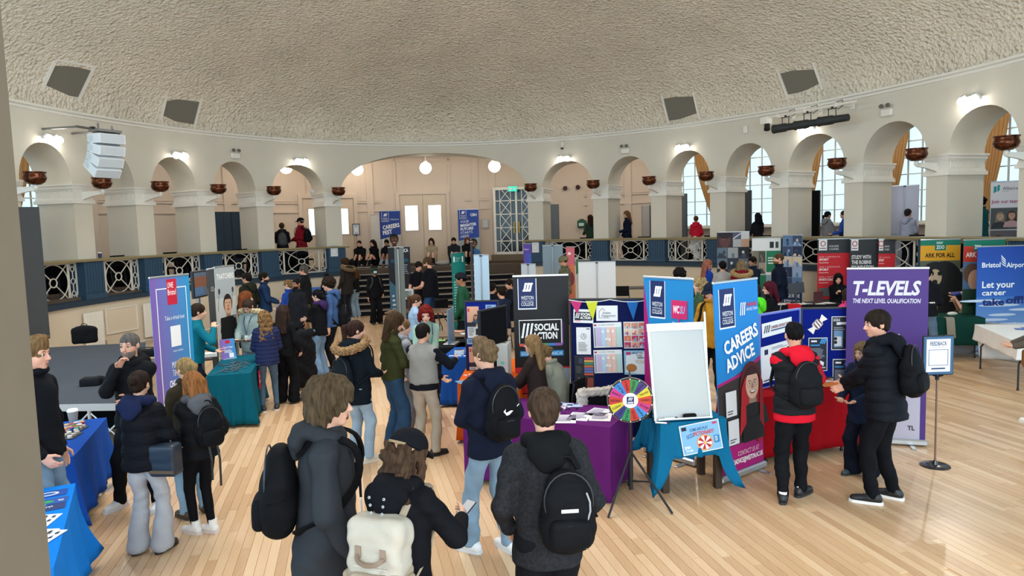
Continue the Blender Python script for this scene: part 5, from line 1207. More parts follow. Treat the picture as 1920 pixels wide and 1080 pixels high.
P.text('Bristol',w*.09,.31,w*.35,.09,'#f2f6fb',bold=.02).text('Airport',w*.55,.32,w*.38,.09,'#f2f6fb',bold=.02)
for k in range(4): P.poly([(w*(.44+.0*k),.17+.05*k),(w*(.53+.005*k),.26+.04*k),(w*.54,.29+.035*k),(w*(.46+.01*k),.22+.05*k)],'#f2f6fb')
P.text('Let your',w*.1,.66,w*.62,.12,'#f6f9fc',bold=.02).text('career',w*.1,.82,w*.46,.10,'#f6f9fc',bold=.02).text('take',w*.11,.98,w*.42,.13,'#1c2c70',bold=.03).text('off!',w*.56,.95,w*.34,.13,'#1c2c70',bold=.03)
P.text('Find out more at',w*.22,1.42,w*.55,.06,'#e8eef6').text('bristolairport.co.uk/careers',w*.06,1.52,w*.85,.055,'#e8eef6'); P.done()
P,w,H=rollup('yellow and green zoo banner with spectacled bear photo',1726,14.3,1801,14.2,448,'#4c6a3a')
P.rect(0,0,w,.13,'#1f7a63').rect(0,.13,w,.31,'#e2a52c').rect(w*.36,.03,w*.28,.2,'#1f7a63').text('ZOO',w*.4,.13,w*.2,.07,'#eef5f0',bold=.03).lines(w*.4,.06,w*.2,.05,2,'#eef5f0').text('ARK FOR ALL',w*.12,.285,w*.74,.085,'#241c14',bold=.03)
P.rect(0,.44,w,1.66,'#5b6350').ell(w*.62,1.0,w*.5,.55,'#1f2022').ell(w*.38,.72,w*.32,.26,'#242527').ell(w*.23,.55,.06,.06,'#242527').ell(w*.62,.52,.07,.06,'#242527').ell(w*.38,.78,w*.17,.17,'#c3ad93').ell(w*.3,.70,.04,.045,'#17181a').ell(w*.5,.70,.045,.045,'#17181a').ell(w*.38,.87,.05,.045,'#2a2523'); P.done()
P,w,H=rollup('red and green zoo banner with portrait, left of the airport banner',1807,13.4,1885,13.4,448,'#6a7b8a')
P.rect(0,0,w,.13,'#1f7a63').rect(0,.13,w,.3,'#c8402f').text('ARK FOR ALL',w*.06,.25,w*.74,.085,'#f3ede2',bold=.03).rect(w*.24,.03,w*.2,.2,'#1f7a63').text('ZOO',w*.26,.11,w*.16,.07,'#eef5f0',bold=.03).rect(0,.43,w,1.66,'#57799f').ell(w*.22,.66,.17,.2,'#6b5140').ell(w*.3,.78,.14,.2,'#d6a88c').rect(0,.95,w*.5,.8,'#2c4a3a'); P.done()
P,w,H=rollup('green banner top rising behind the airport banner',1880,13.9,1930,13.9,452,'#1c6a5a'); P.done()
for uL,uR,d0,lab,big in((1533,1593,16.8,'red and dark grey college courses banner, left of three',('COLLEGE','COURSES')),(1594,1646,16.45,'dark grey banner about studying with a sports foundation, middle of three',('STUDY WITH','THE ROBINS','FOUNDATION')),(1647,1679,16.2,'narrow red and dark grey course banner, right of three',('GRAND','CAREERS'))):
    P,w,H=rollup(lab,uL,d0,uR,d0-.1,447,'#33373c'); P.rect(w*.04,.02,w*.26,.26,'#e7e7e7').ring(w*.17,.12,.06,.065,.018,'#a8242e').rect(w*.07,.22,w*.2,.02,'#555')
    if 'middle' in lab:
        for i,t in enumerate(big): P.text(t,w*.06,.39+.12*i,w*(.7,.72,.8)[i],.085,'#eceded',bold=.03)
        P.rect(0,.85,w,.9,'#3b4046')
    else:
        P.rect(0,.35,w,1.3,'#c9242f')
        for i,t in enumerate(big): P.text(t,w*.36,.16+.07*i,w*.3,.045,'#e4e4e4')
        for i,t in enumerate(('SPORT','SPORT','SPORTS COACHING')):
            y=.42+.24*i; P.text('LEVEL %d CERTIFICATE'%(2+min(i,1)),w*.05,y,w*.66,.035,'#f0b9bd').text(t,w*.05,y+.055,w*(.3 if i<2 else .62),.05,'#fbf2f2',bold=.03).rect(w*.05,y+.15,w*.3,.012,'#f7dede')
        P.rect(w*.05,1.18,w*.38,.2,'#5d6467').rect(w*.05,1.45,w*.38,.2,'#4a5154')
    P.done()
def collage(P,w,y0,y1,n,m,pal,seed=1):
    r=random.Random(seed)
    for i in range(n):
        for j in range(m):
            x,y=w*i/n,y0+(y1-y0)*j/m; P.rect(x+.006,y+.006,w/n-.012,(y1-y0)/m-.012,r.choice(pal)); a,b=w/n,(y1-y0)/m; P.poly([(x+.01,y+b-.01),(x+a*.2,y+b*r.uniform(.4,.7)),(x+a*.6,y+b*r.uniform(.5,.8)),(x+a-.01,y+b-.01)],r.choice(pal)); P.ell(x+a*r.uniform(.3,.7),y+b*.45,a*.12,b*.14,r.choice(pal)).rect(x+a*.4,y+b*.55,a*.22,b*.4,r.choice(pal))
P,w,H=rollup('dark banner of grey photo tiles topped by a face, recruiting stand',1344,19.2,1405,18.9,434,'#34323a')
P.rect(.005,.0,w*.48,.42,'#3a2a30').ell(w*.25,.22,.15,.22,'#5a3a38').ell(w*.25,.1,.18,.09,'#241d22').rect(w*.18,.2,.05,.025,'#8a5a50').rect(w*.5,0,w*.25,.21,'#50566a').line(w*.5,.2,w*.75,.05,.03,'#c8ccd4').rect(w*.75,0,w*.25,.21,'#c4c6c8').rect(w*.5,.21,w*.25,.21,'#a9adb2').rect(w*.75,.21,w*.25,.21,'#b5947c')
collage(P,w,.43,1.9,3,5,('#4a5260','#9aa0a4','#20242c','#c8cbcc','#5b6f80','#2f3a4a'),5); P.done()
P,w,H=rollup('white and green armed forces photo banner behind the bearded man',1410,18.2,1464,17.9,446,'#e4e5e4')
P.rect(w*.62,.1,w*.14,.16,'#1b2a30').rect(w*.82,.1,w*.1,.16,'#2a4a40').rect(w*.5,.33,w*.5,.55,'#1f7a55').rect(w*.02,.33,w*.46,.6,'#6b6a60').lines(w*.56,.5,w*.3,.2,3,'#e8f2ec'); collage(P,w*.48,.34,.92,2,2,('#7d7466','#4a4a40','#a39484'),8); P.rect(0,.95,w*.5,.35,'#1f7a55').rect(w*.5,.95,w*.5,.35,'#8fa3b4').rect(0,1.3,w*.5,.35,'#40525c').rect(w*.5,1.3,w*.5,.35,'#1f7a55'); P.done()
P,w,H=rollup('blue navy recruitment banner of photo tiles beside the bearded man',1468,17.4,1505,17.0,440,'#7f93b4')
collage(P,w,.02,1.3,2,5,('#8fa3c0','#3a4a66','#c9b9a0','#5a7aa0','#23304a'),11); P.rect(0,1.32,w,.6,'#23355e').text('MADE IN THE',w*.1,1.45,w*.8,.09,'#dfe6f0',bold=.02).text('ROYAL NAVY',w*.1,1.6,w*.8,.09,'#dfe6f0',bold=.02); P.done()
def portrait_fest(P,w,H):
    pass
P,w,H=rollup('navy careers fest banner with smiling man in the foyer',711,27.2,750,27.2,395,'#233f8f',zb=ZG)
wlogo(P,w*.10,.06,w*.34,.36,'#24408f'); P.text('CAREERS',w*.12,.58,w*.82,.15,'#f6f7fa',bold=.035,rot=R_(-9)).text('FEST',w*.12,.78,w*.45,.15,'#f6f7fa',bold=.035,rot=R_(-9)).text('college group',w*.5,.30,w*.42,.06,'#e8ecf6')
P.poly([(0,1.1),(w,.92),(w,2.05),(0,2.05)],'#b9b4ac').rect(w*.1,1.1,w*.22,.3,'#d8d8d6').face(w*.66,1.13,.17,'#6b4530','#15100e','short','#3f6a78'); P.poly([(w*.45,1.4),(w*.66,1.62),(w*.88,1.4),(w*.8,1.7),(w*.5,1.7)],'#d8d8d8').done()
P,w,H=rollup('navy brighter future banner with smiling woman in the foyer',858,26.9,897,26.9,392,'#2747a0',zb=ZG)
wlogo(P,w*.08,.03,w*.32,.34,'#24408f'); P.text('CBH',w*.6,.17,w*.3,.1,'#eef2fa',bold=.03)
for i,(t,ww,b) in enumerate((('YOUR',.42,0),('BRIGHTER',.78,.035),('FUTURE',.62,.035),('STARTS',.58,0),('HERE',.4,0))): P.text(t,w*.1,.44+.14*i,w*ww,.1,'#f2f5fb',bold=b,rot=R_(-6))
P.poly([(0,1.2),(w,1.08),(w,2.03),(0,2.03)],'#a9b6b4').rect(w*.1,1.42,w*.22,.34,'#e2e4e4').face(w*.72,1.32,.13,'#7a4f38','#1c1412','afro','#3f7fc0'); P.done()
P,w,H=rollup('dark maritime roller banner behind the two men in black shirts',727,18.8,768,19.3,462,'#232a34')
P.text('MCA',w*.62,.07,w*.3,.09,'#e8eaee',bold=.03).rect(w*.1,.34,w*.8,.09,'#24506a').lines(w*.66,.5,w*.26,.35,6,'#8d98a4'); P.poly([(0,.9),(w*.5,1.2),(w*.4,2.1),(0,2.1)],'#3f6a86').ell(w*.72,1.05,.13,.2,'#c8a08a').ell(w*.75,1.1,.2,.36,'#2a2430').rect(w*.5,1.4,w*.5,.7,'#3a3648').lines(w*.1,1.3,w*.15,.6,5,'#c8d4dc'); P.done()
def backbanner(label,uL,dL,uR,dR,vtop,c,zb=0.,split=False,pole=True):
    P,w,H=rollup(label,uL,dL,uR,dR,vtop,c,zb)
    q=MB(); q.cyl((0,-.03,.05),(0,-.02,H-.03),.011,n=8); q.build('rear_pole',M_ALU,P.p); q=MB(); q.box((0,-.02,H-.03),(.05,.03,.03)); q.build('pole_hook',M_BLK,P.p)
    return P,w,H
backbanner('slim grey banner back with a pole in front of the dark maritime banner',739,16.4,756,16.0,463,'#6f7a78')
P,w,H=rollup('teal green roller banner beside the man in green jumper and cap',846,16.8,871,17.2,473,'#1d7f78'); P.rect(w*.12,.1,w*.12,.13,'#d7ece8').text('Centre of',w*.32,.12,w*.3,.04,'#d7ece8').text('Care',w*.32,.18,w*.2,.04,'#d7ece8').rect(w*.76,.1,w*.1,.14,'#e9e4c8').text('Our apprenticeships',w*.1,.52,w*.75,.06,'#d7ece8').lines(w*.1,.7,w*.3,.9,14,'#9fd0c8'); P.done()
backbanner('pale blue roller banner seen from behind, left of the seated group',888,15.4,916,15.2,477,'#a9c6dc')
P,w,H=rollup('dark banner seen nearly edge-on with a thin wooden support rod',881.5,17.0,885.5,17.6,452,'#33383d')
P,w,H=rollup('narrow purple roller banner below the blue pedestal notice',981,20.2,995.5,20.0,456,'#5a4aa8'); P.text('future',w*.1,.14,w*.6,.06,'#e8e4f4').grad(0,.3,w,1.2,'#5a4aa8','#3f62c0'); P.done()
P,w,H=backbanner('grey blue two-panel banner back beside the soldier in camouflage',1017,20.0,1055,19.8,459,'#8295a2')
P,w,H=rollup('narrow pink and orange roller banner behind the soldier in camouflage',1061,19.7,1077,19.5,462,'#d4707c'); P.ell(w*.4,.2,.06,.04,'#f6e8e8').grad(0,.5,w,1.2,'#d4606c','#dd8a58').ell(w*.5,.9,.13,.2,'#8a3a54'); P.done()
P,w,H=backbanner('wide white banner back of two sheets behind the navy notice board',1084,16.2,1154,16.0,490,'#cdd0d2'); 
q=MB(); q.box((0,-.005,H/2),(.006,.004,H-.1)); q.build('seam',M_ALU,P.p); 
P,w,H=rollup('white and green banner edge left of the wide white banner back',1079,16.6,1084,16.9,482,'#d8dad8'); P.rect(0,.05,w,.35,'#3a7a55').done()
P,w,H=backbanner('low white banner back by the seated group, left of the soldier',977,17.6,1004,17.4,494,'#c2cad2')
# gallery banners and screens (standing on the gallery floor)
def screen(label,uL,dL,uR,dR,vtop,c,zb=ZG,parts=1,th=.04):
    zt=zat((uL+uR)/2,vtop,(dL+dR)/2); H=zt-zb; r,w=panel_root('display_screen',label,'screen',uL,dL,uR,dR,zb,zt,'cloth display screens'); 
    for k in range(parts):
        x=-w/2+w*(k+.5)/parts; q=MB(); q.box((x,(k%2)*.02,H/2+.02),(w/parts-.012,th,H-.04),bev=.006); q.build('panel',mat(c,.85,bump=(60,.1)),r)
        for s in(-1,1): q=MB(); q.box((x+s*(w/parts/2-.006),(k%2)*.02,H/2),(.012,th+.012,H)); q.build('edge_post',mat('#3a3d40',.5),r)
    q=MB(); q.box((0,.0,.01),(w*.9,.4,.02)); q.build('foot',mat('#2a2c2e',.6),r); return r
screen('dark blue folding cloth screen in the left gallery arch',400,22.6,450,23.4,397,'#3d4c5c',parts=3)
screen('tall dark grey cloth screen at the left edge above the stage',20,14.3,73,14.6,388,'#4b4b4b',zb=.6)
screen('grey cloth screen behind the pillar right of the foyer',1027,25.6,1047,25.8,383,'#72797e')
screen('pale grey screen beside the long-haired woman in the gallery',1204,25.6,1219,25.3,385,'#b9b7b6')
screen('slim grey screen left of the first curtained window',1275,24.0,1288,23.8,363,'#6f777a')
screen('slim dark grey screen left of the second gallery window',1396,22.3,1409,22.1,357,'#50575c')
screen('black screen in front of the third gallery curtain',1523,20.4,1538,20.2,357,'#141519')
P,w,H=rollup('white screen beside the careers fest banner',694,27.4,713,27.3,402,'#d5d0c9',zb=ZG)
P,w,H=backbanner('sheer white banner with faint seafront print in the gallery arch',1669,17.6,1724,17.3,347,'#c9cbe0',zb=ZG); P.rect(w*.05,1.2,w*.9,.02,'#9aa0b4').poly([(0,1.35),(w*.5,1.28),(w,1.32),(w,1.42),(0,1.42)],'#a4aabb').rect(0,1.42,w,.5,'#b7bccd'); P.done()
P,w,H=rollup('white recruitment banner with group photos in the right gallery',1858,16.4,1915,16.2,339,'#e6e3ea',zb=ZG)
for a,b in(((.10,.12),(.2,.16)),((.22,.09),(.3,.13))): P.poly([(w*a[0],a[1]),(w*b[0],a[1]),(w*b[0],a[1]+.12),(w*a[0],a[1]+.16)],'#2a9a9c')
P.text('Alliance',w*.4,.13,w*.5,.08,'#2a3a48').text('HOMES',w*.4,.23,w*.2,.02,'#6a7a88').text('Join our team',w*.03,.43,w*.94,.08,'#b02f6c',bold=.015)
P.rect(w*.02,.62,w*.96,.5,'#55585c').face(w*.34,.82,.08,'#c9a58c','#8a7a68','long','#33363a').face(w*.72,.8,.08,'#c9997c','#4a3328','long','#c8a0a4').rect(w*.02,1.14,w*.96,.5,'#6a6468').face(w*.3,1.36,.08,'#c9a58c','#4a3a30','short','#3a4a44').done()
# ---------- display boards
def board(name,label,uL,dL,uR,dR,vtop,zb,c,frame='#14161a',zref=None):
    zt=zat((uL+uR)/2,vtop,(dL+dR)/2); H=zt-zb; r,w=panel_root(name,label,'display board',uL,dL,uR,dR,zb,zt)
    q=MB(); q.box((0,0,H/2),(w-.03,.02,H-.03)); q.build('felt_panel',mat(c,.95,bump=(120,.1)),r)
    for s in(-1,1): q=MB(); q.box((s*(w/2-.01),0,H/2),(.02,.035,H)); q.build('frame_rail',mat(frame,.5),r)
    for z in(.01,H-.01): q=MB(); q.box((0,0,z),(w-.04,.035,.02)); q.build('frame_rail',mat(frame,.5),r)
    return r,w,H
def sheet(r,w,H,x,y,sw,sh,c='#e9eaec',lab='paper notice',draw=None,tilt=0.,name='notice',cat='notice',y0=-.012):
    """a sheet pinned to a board: its own thing, x,y from top-left"""
    M=r.matrix_basis if r.matrix_basis else Matrix(); Wm=Matrix.LocRotScale(r.location,r.rotation_euler,None)@Matrix.Translation((x+sw/2-w/2,y0-.003,H-y-sh))@Matrix.Rotation(R_(tilt),4,'Y')
    o=thing(name,lab,cat); o.matrix_world=Wm; q=MB(); q.box((0,0,sh/2),(sw,.002,sh)); q.build('sheet',mat(c,.55,spec=.3),o)
    if draw: P=Print(o,sw,sh,-.0012); draw(P,sw,sh); P.done()
    return o
r,w,H=board('display_board','navy felt notice board with bunting behind the seated students',1067,8.75,1222,8.55,559,.0,'#141c4a')
def d_social(P,w,h): P.rect(w*.06,h*.18,w*.88,h*.62,'#131418'); strokes3(P,w*.1,h*.26,w*.22,h*.4); P.text('SOCIAL',w*.36,h*.25,w*.52,h*.2,'#fff',bold=.03).text('ACTION',w*.34,h*.51,w*.52,h*.2,'#fff',bold=.03).rect(w*.06,h*.82,w*.3,h*.05,'#d04a3c')
def d_eng(P,w,h): P.line(w*.13,h*.4,w*.3,h*.16,.006,'#b04a4a').line(w*.3,h*.16,w*.42,h*.34,.006,'#b04a4a').line(w*.13,h*.4,w*.13,h*.8,.006,'#8a6a80').line(w*.13,h*.8,w*.62,h*.8,.005,'#5a6a80').text('Student',w*.3,h*.38,w*.38,h*.16,'#26282c').text('Engagement',w*.26,h*.57,w*.64,h*.15,'#26282c')
def d_letter(P,w,h): P.ring(w*.5,h*.33,w*.2,w*.2,.005,'#333').line(w*.42,h*.38,w*.52,h*.26,.005,'#333').line(w*.52,h*.26,w*.6,h*.38,.005,'#333').lines(w*.14,h*.55,w*.72,h*.35,7,'#8a8a8c').rect(w*.7,h*.04,w*.24,h*.03,'#222')
def d_table(P,w,h):
    P.text('THE WEEKLY TIMETABLE',w*.16,h*.07,w*.58,h*.04,'#3a3a40').rect(w*.03,h*.06,w*.09,h*.07,'#b0304a')
    for k,c in enumerate(('#c9b8dc','#b4d2e8','#eec6b8','#eec6b8','#b6d8d4')):
        P.rect(w*(.11+.175*k),h*.18,w*.168,h*.76,c)
        for j in range(11): P.rect(w*(.11+.175*k),h*(.245+.064*j),w*.168,.0018,'#d8d4d8')
    P.rect(w*.04,h*.18,w*.05,h*.76,'#8a93a4')
    for x,y in((.3,.3),(.48,.28),(.66,.3),(.42,.6),(.52,.62)): P.rect(w*x,h*y,w*.08,h*.1,'#f2efee')
def d_tiles(P,w,h): collage(P,w,h*.02,h*.98,3,4,('#6aa7c9','#e39a7c','#8ab0c4','#d8735c','#f0d2bc','#c03a5a'),3)
def d_leaf(P,w,h):
    P.rect(0,0,w,h,'#26282d').rect(w*.22,h*.06,w*.2,h*.15,'#3a4460')
    for k,c in enumerate(('#b8415a','#d7a45c','#3f8f6a','#c46a50','#6a6aa8','#5f74b0','#c4564a')): P.rect(w*.5,h*(.04+.075*k),w*.46,h*.06,c)
    P.rect(w*.55,h*.62,w*.4,h*.34,'#8a4438').rect(w*.2,h*.72,w*.26,h*.18,'#c9cacc').poly([(w*.2,h*.61),(w*.3,h*.68),(w*.4,h*.61),(w*.4,h*.64),(w*.3,h*.71),(w*.2,h*.64)],'#f0f0f0').lines(w*.08,h*.3,w*.34,h*.2,5,'#5a5c62')
def d_fist(P,w,h): P.rect(0,0,w,h,'#8fbbd2').poly([(w*.1,h*.2),(w*.98,h*.04),(w,h),(w*.05,h*.9)],'#e4e6ea').text('WHAT DO',w*.36,h*.08,w*.5,h*.07,'#20242c',bold=.03).text('YOU',w*.55,h*.18,w*.25,h*.07,'#20242c',bold=.03).text('NEED?',w*.6,h*.27,w*.3,h*.07,'#20242c',bold=.03).text('YOU',w*.5,h*.4,w*.4,h*.14,'#c8b48c',bold=.03).ell(w*.32,h*.72,w*.24,h*.17,'#b8743c').rect(w*.1,h*.06,w*.2,h*.12,'#c03a72')
    # knuckle lines
k=w/1.04
for x,y,sw,sh,lab,fn,t in((.05,.135,.255,.17,'small white social action notice on the navy board',d_social,2),(.345,.09,.27,.19,'white student engagement notice with house outline',d_eng,0),(.085,.36,.185,.34,'white letter notice with a round drawing',d_letter,0),(.31,.30,.36,.31,'upper coloured timetable sheet on the navy board',d_table,-2),(.31,.64,.36,.29,'lower coloured timetable sheet on the navy board',d_table,-2),(.69,.29,.28,.33,'coloured tile poster at the right of the navy board',d_tiles,-1),(.69,.645,.28,.30,'poster with a fist asking what you need',d_fist,-1),(.055,.72,.25,.44,'dark poster with a column of coloured bars',d_leaf,0),(.1,1.18,.22,.2,'second dark poster with coloured bars, low on the board',d_leaf,0)):
    sheet(r,w,H,x*k,y,sw*k,sh,lab=lab,draw=fn,tilt=t)
o=thing('bunting','white cord of coloured bunting flags along the top of the navy board','bunting'); o.matrix_world=Matrix.LocRotScale(r.location,r.rotation_euler,None); q=MB(); q.tube([(-w/2+w*i/24,-.028,H-.015-.03*math.sin(PI*((i/24*2.0)%1))) for i in range(25)],.005,5); q.build('cord',mat('#e2e0da',.6),o)
for x,c,lab in((.09,'#c43a72','pink flag'),(.28,'#cfd23a','yellow flag'),(.77,'#2a6ab0','blue flag')):
    q=MB(); q.prism([(x*w-w/2-.075,-.03,H-.03),(x*w-w/2+.075,-.03,H-.03),(x*w-w/2+.01,-.03,H-.03-(.24 if c!='#c43a72' else .16))],(0,0,0),(0,.004,0)); e=q.build('flag',mat(c,.7),o); e['label']='triangular '+lab+' of the bunting'
# careers board on the red table
r,w,H=board('display_board','royal blue felt board, right panel on the red table',1501,8.35,1606,8.3,576,.74,'#0f1f78')
def d_ucas(P,w,h): P.rect(w*.03,h*.02,w*.94,h*.96,'#262a36').text('UCAS &',w*.08,h*.06,w*.34,h*.08,'#e8eaf0',bold=.02).rect(w*.25,h*.17,w*.2,h*.08,'#e8eaf0').rect(w*.45,h*.17,w*.4,h*.07,'#d8dade').rect(w*.12,h*.42,w*.44,h*.5,'#6a8fb4').rect(w*.16,h*.6,w*.34,h*.28,'#cfd4da').ell(w*.2,h*.66,.02,.02,'#222').ell(w*.2,h*.77,.02,.02,'#222').rect(w*.62,h*.68,w*.3,h*.22,'#11141c').lines(w*.1,h*.32,w*.7,h*.1,2,'#9aa4b0')
def d_dark(P,w,h):
    P.rect(w*.03,h*.02,w*.94,h*.96,'#1f2436').rect(w*.14,h*.08,w*.3,h*.05,'#e8eaf0').rect(w*.1,h*.2,w*.5,h*.05,'#2f7fb4').lines(w*.1,h*.32,w*.78,h*.32,8,'#8d93a0')
    for k in range(3): P.line(w*(.62+.1*k),h*.18,w*(.72+.1*k),h*.03,.018,'#3a8fd0')
    P.poly([(w*.62,h*.68),(w*.82,h*.74),(w*.78,h*.86),(w*.6,h*.76)],'#e8eaf0').rect(w*.4,h*.88,w*.5,h*.03,'#c8ccd4')
sheet(r,w,H,w*.55,.11,w*.36,.40,lab='college applications poster, top right of the blue board',draw=d_ucas); sheet(r,w,H,w*.58,.62,w*.34,.41,lab='dark support poster, lower right of the blue board',draw=d_dark); sheet(r,w,H,w*.14,.36,w*.34,.40,lab='dark megaphone poster behind the boy in red',draw=d_dark)
def d_sweet(P,w,h): P.ell(w*.5,h*.5,w*.24,h*.3,'#2a1c2c').ell(w*.5,h*.5,w*.2,h*.25,'#f0e6e0')
o=thing('candy_cutout','paper cut-out of a striped wrapped sweet on the blue board','decoration'); o.matrix_world=Matrix.LocRotScale(r.location,r.rotation_euler,None)@Matrix.Translation((-w*.5+w*.3,-.016,H-.2))@Matrix.Rotation(R_(-48),4,'Y')
q=MB(); q.prism([(-.12,0,.045),(-.06,0,.02),(-.04,0,.05),(.04,0,.05),(.06,0,.02),(.12,0,.045),(.12,0,-.045),(.06,0,-.02),(.04,0,-.05),(-.04,0,-.05),(-.06,0,-.02),(-.12,0,-.045)],(0,0,0),(0,.003,0)); q.build('cutout',mat('#efe6e0',.6),o)
P=Print(o,.24,.1,-.001,-.05)
for k in range(3): P.line(.085+.035*k,.09,.1+.035*k,.01,.012,'#54304a')
P.border(.08,.002,.08,.096,.004,'#4a2a3a').done()
r,w,H=board('display_board','royal blue felt board, left wing beside the careers advice banner',1422,7.85,1499,8.3,583,.74,'#0f1f78',frame='#6d7ac4')
def d_head(P,w,h): strokes3(P,w*.06,h*.2,w*.2,h*.5,('#20242c',)*3); P.text('CAREERS ADVICE TEAM',w*.28,h*.3,w*.66,h*.2,'#8a3a4a',bold=.02).lines(w*.28,h*.58,w*.66,h*.2,1,'#3a4a70')
def d_people(P,w,h):
    P.rect(w*.1,h*.1,w*.1,h*.14,'#20284a').lines(w*.3,h*.08,w*.5,h*.08,2,'#8a8c90')
    for k,c in enumerate(('#d8543a','#e07a3a','#e2b03a','#2f8a5a')):
        P.rect(w*(.28+.15*k),h*.24,w*.11,h*.3,c).ell(w*(.335+.15*k),h*.3,w*.04,h*.06,'#4a3026')
    for k,c in enumerate(('#2f5aa0','#7a4a9a','#c84a8a')): P.rect(w*(.28+.15*k),h*.6,w*.11,h*.3,c).ell(w*(.335+.15*k),h*.64,w*.04,h*.06,'#c89a80')
    P.rect(w*.06,h*.92,w*.8,h*.03,'#222a40')
sheet(r,w,H,w*.06,.10,w*.72,.16,lab='white careers team strip notice on the left wing',draw=d_head,tilt=-3); sheet(r,w,H,w*.05,.36,w*.86,.42,lab='white poster of coloured staff portraits behind the boy in red',draw=d_people,tilt=-3)
# blue and black boards on the orange table
r,w,H=board('display_board','royal blue felt board with course posters, on the orange table',870,9.35,935,9.3,563,.74,'#16277a')
def d_course(P,w,h): P.rect(0,0,w,h*.62,'#e0a88c').face(w*.72,h*.34,w*.17,'#c79478','#33221a','long','#4a5a70').rect(w*.06,h*.06,w*.14,h*.1,'#c43a3c').rect(0,h*.5,w*.72,h*.14,'#2b2e36').lines(w*.08,h*.68,w*.5,h*.26,5,'#7a7f88').rect(w*.7,h*.7,w*.22,h*.2,'#2a2c30')
sheet(r,w,H,w*.08,.08,w*.34,.42,lab='upper orange course poster on the blue board',draw=d_course); sheet(r,w,H,w*.10,.62,w*.34,.42,lab='lower orange course poster on the blue board',draw=d_course)
for x,y,c,lab in((.62,.06,'#8fb0d8','pale blue speech-bubble tag at the top of the blue board'),(.45,.16,'#c03a52','red speech-bubble tag on the blue board'),(.05,.51,'#8fb0d8','pale blue speech-bubble tag between the course posters')): sheet(r,w,H,w*x,y,w*.3,.075,c=c,lab=lab,draw=lambda P,w,h:P.lines(w*.12,h*.2,w*.7,h*.6,2,'#28406a'),name='paper_tag')
r,w,H=board('display_board','plain black felt board standing at an angle on the orange table',897,8.6,948,9.15,577,.74,'#141519')
# ---------- tables and cloths
def drape(name,label,A,B,depth,z,drop,c,amp=.012,flare=.05,hem=None,rough=.85,group=None,stretch=False,tilt=.0,skirt_sides=(1,1,1,1)):
    """cloth over a table; A,B = front-left and front-right xy of the top; hem(f)-> drop multiplier along the perimeter 0..4 (front, right, back, left)"""
    A,B=Vector((A[0],A[1],0)),Vector((B[0],B[1],0)); d=(B-A); W=d.length; d.normalize(); n=Vector((-d.y,d.x,0)); mid=(A+B)/2+n*depth/2
    rz=math.atan2(d.y,d.x); o_loc=(mid.x,mid.y,z); hw,hd=W/2,depth/2
    cor=[(-hw,-hd),(hw,-hd),(hw,hd),(-hw,hd)]; NS_=26; per=[]
    for s in range(4):
        a,b=cor[s],cor[(s+1)%4]
        for i in range(NS_): f=i/NS_; per.append((a[0]+(b[0]-a[0])*f,a[1]+(b[1]-a[1])*f,s+f))
    vs=[]; NL=9; rs=random.Random(int(abs(A.x*100))+3); ph=[rs.uniform(0,6) for _ in range(4)]
    cx=lambda s:min(s-math.floor(s),1-(s-math.floor(s)))*2   # 0 at corners
    r_=.012
    for L in range(NL+1):
        k=L/NL
        for x,y,s in per:
            nx,ny=[(0,-1),(1,0),(0,1),(-1,0)][int(s)%4]; cc=max(0,1-cx(s)*5)
            if cc>0:   # round the outward direction near corners
                q=Vector((x/hw,y/hd)); q.normalize(); v=Vector((nx,ny)).lerp(Vector((math.copysign(.7,x),math.copysign(.7,y))),cc); nx,ny=v.x,v.y
            dr=drop*(hem(s) if hem else 1)
            if stretch: out=(-.03*math.sin(PI*k)+(.02 if cc<.3 else 0)*0); out=-.05*math.sin(PI*min(1,k))*(1-cc)
            else: out=.006+flare*k*k*(.35+cc*1.2)+amp*k*(math.sin(s*19+ph[int(s)%4])+.6*math.sin(s*41+ph[0]))
            zz=-dr*k
            if stretch and k>.99 and cc<.5: zz=-dr*(.97-.06*math.sin(PI*(s%1)))
            vs.append((x+nx*out,y+ny*out,zz+(.004 if L else .006)))
    m=len(per); fs=[(L*m+i,(L+1)*m+i,(L+1)*m+(i+1)%m,L*m+(i+1)%m) for L in range(NL) for i in range(m)]+[tuple(range(m))]
    me=npmesh(name,vs,faces=fs); me.set_sharp_from_angle(angle=R_(50)); o=link(name,me,mat(c,rough,bump=(150,.06),var=(3,.04)),None,o_loc,(0,0,rz)); s=o.modifiers.new('t','SOLIDIFY'); s.thickness=.004
    tag(o,label,'tablecloth',group); return o
def table(label,A,B,depth,z,legs='fold',c='#2a2b2e',legc='#1c1d20',cat='table'):
    A,B=Vector((A[0],A[1],0)),Vector((B[0],B[1],0)); d=(B-A); W=d.length; d.normalize(); n=Vector((-d.y,d.x,0)); mid=(A+B)/2+n*depth/2; r=thing('table',label,cat,(mid.x,mid.y,0),math.atan2(d.y,d.x))
    q=MB(); q.box((0,0,z-.02),(W-.02,depth-.02,.035),bev=.008); q.build('tabletop',mat(c,.5),r)
    for sx in(-1,1):
        for sy in(-1,1):
            q=MB(); x,y=sx*(W/2-(.06 if legs!='fold' else .16)),sy*(depth/2-.06)
            if legs=='wood': q.box((x,y,(z-.04)/2),(.07,.07,z-.04),bev=.004)
            elif legs=='fold': q.tube([(x+sx*-.1,y*.6,z-.04),(x-sx*.05,y*.8,z-.22),(x+sx*.03,y,z-.36),(x+sx*.03,y,.02)],.014,8); q.cyl((x+sx*.03,y,0),(x+sx*.03,y,.03),.018,n=10)
            else: q.cyl((x,y,0),(x,y,z-.04),.018,n=10)
            q.build('leg',mat(legc,.5),r)
    return r,W,Matrix.LocRotScale(Vector((mid.x,mid.y,z)),Matrix.Rotation(math.atan2(d.y,d.x),3,'Z').to_euler(),None)
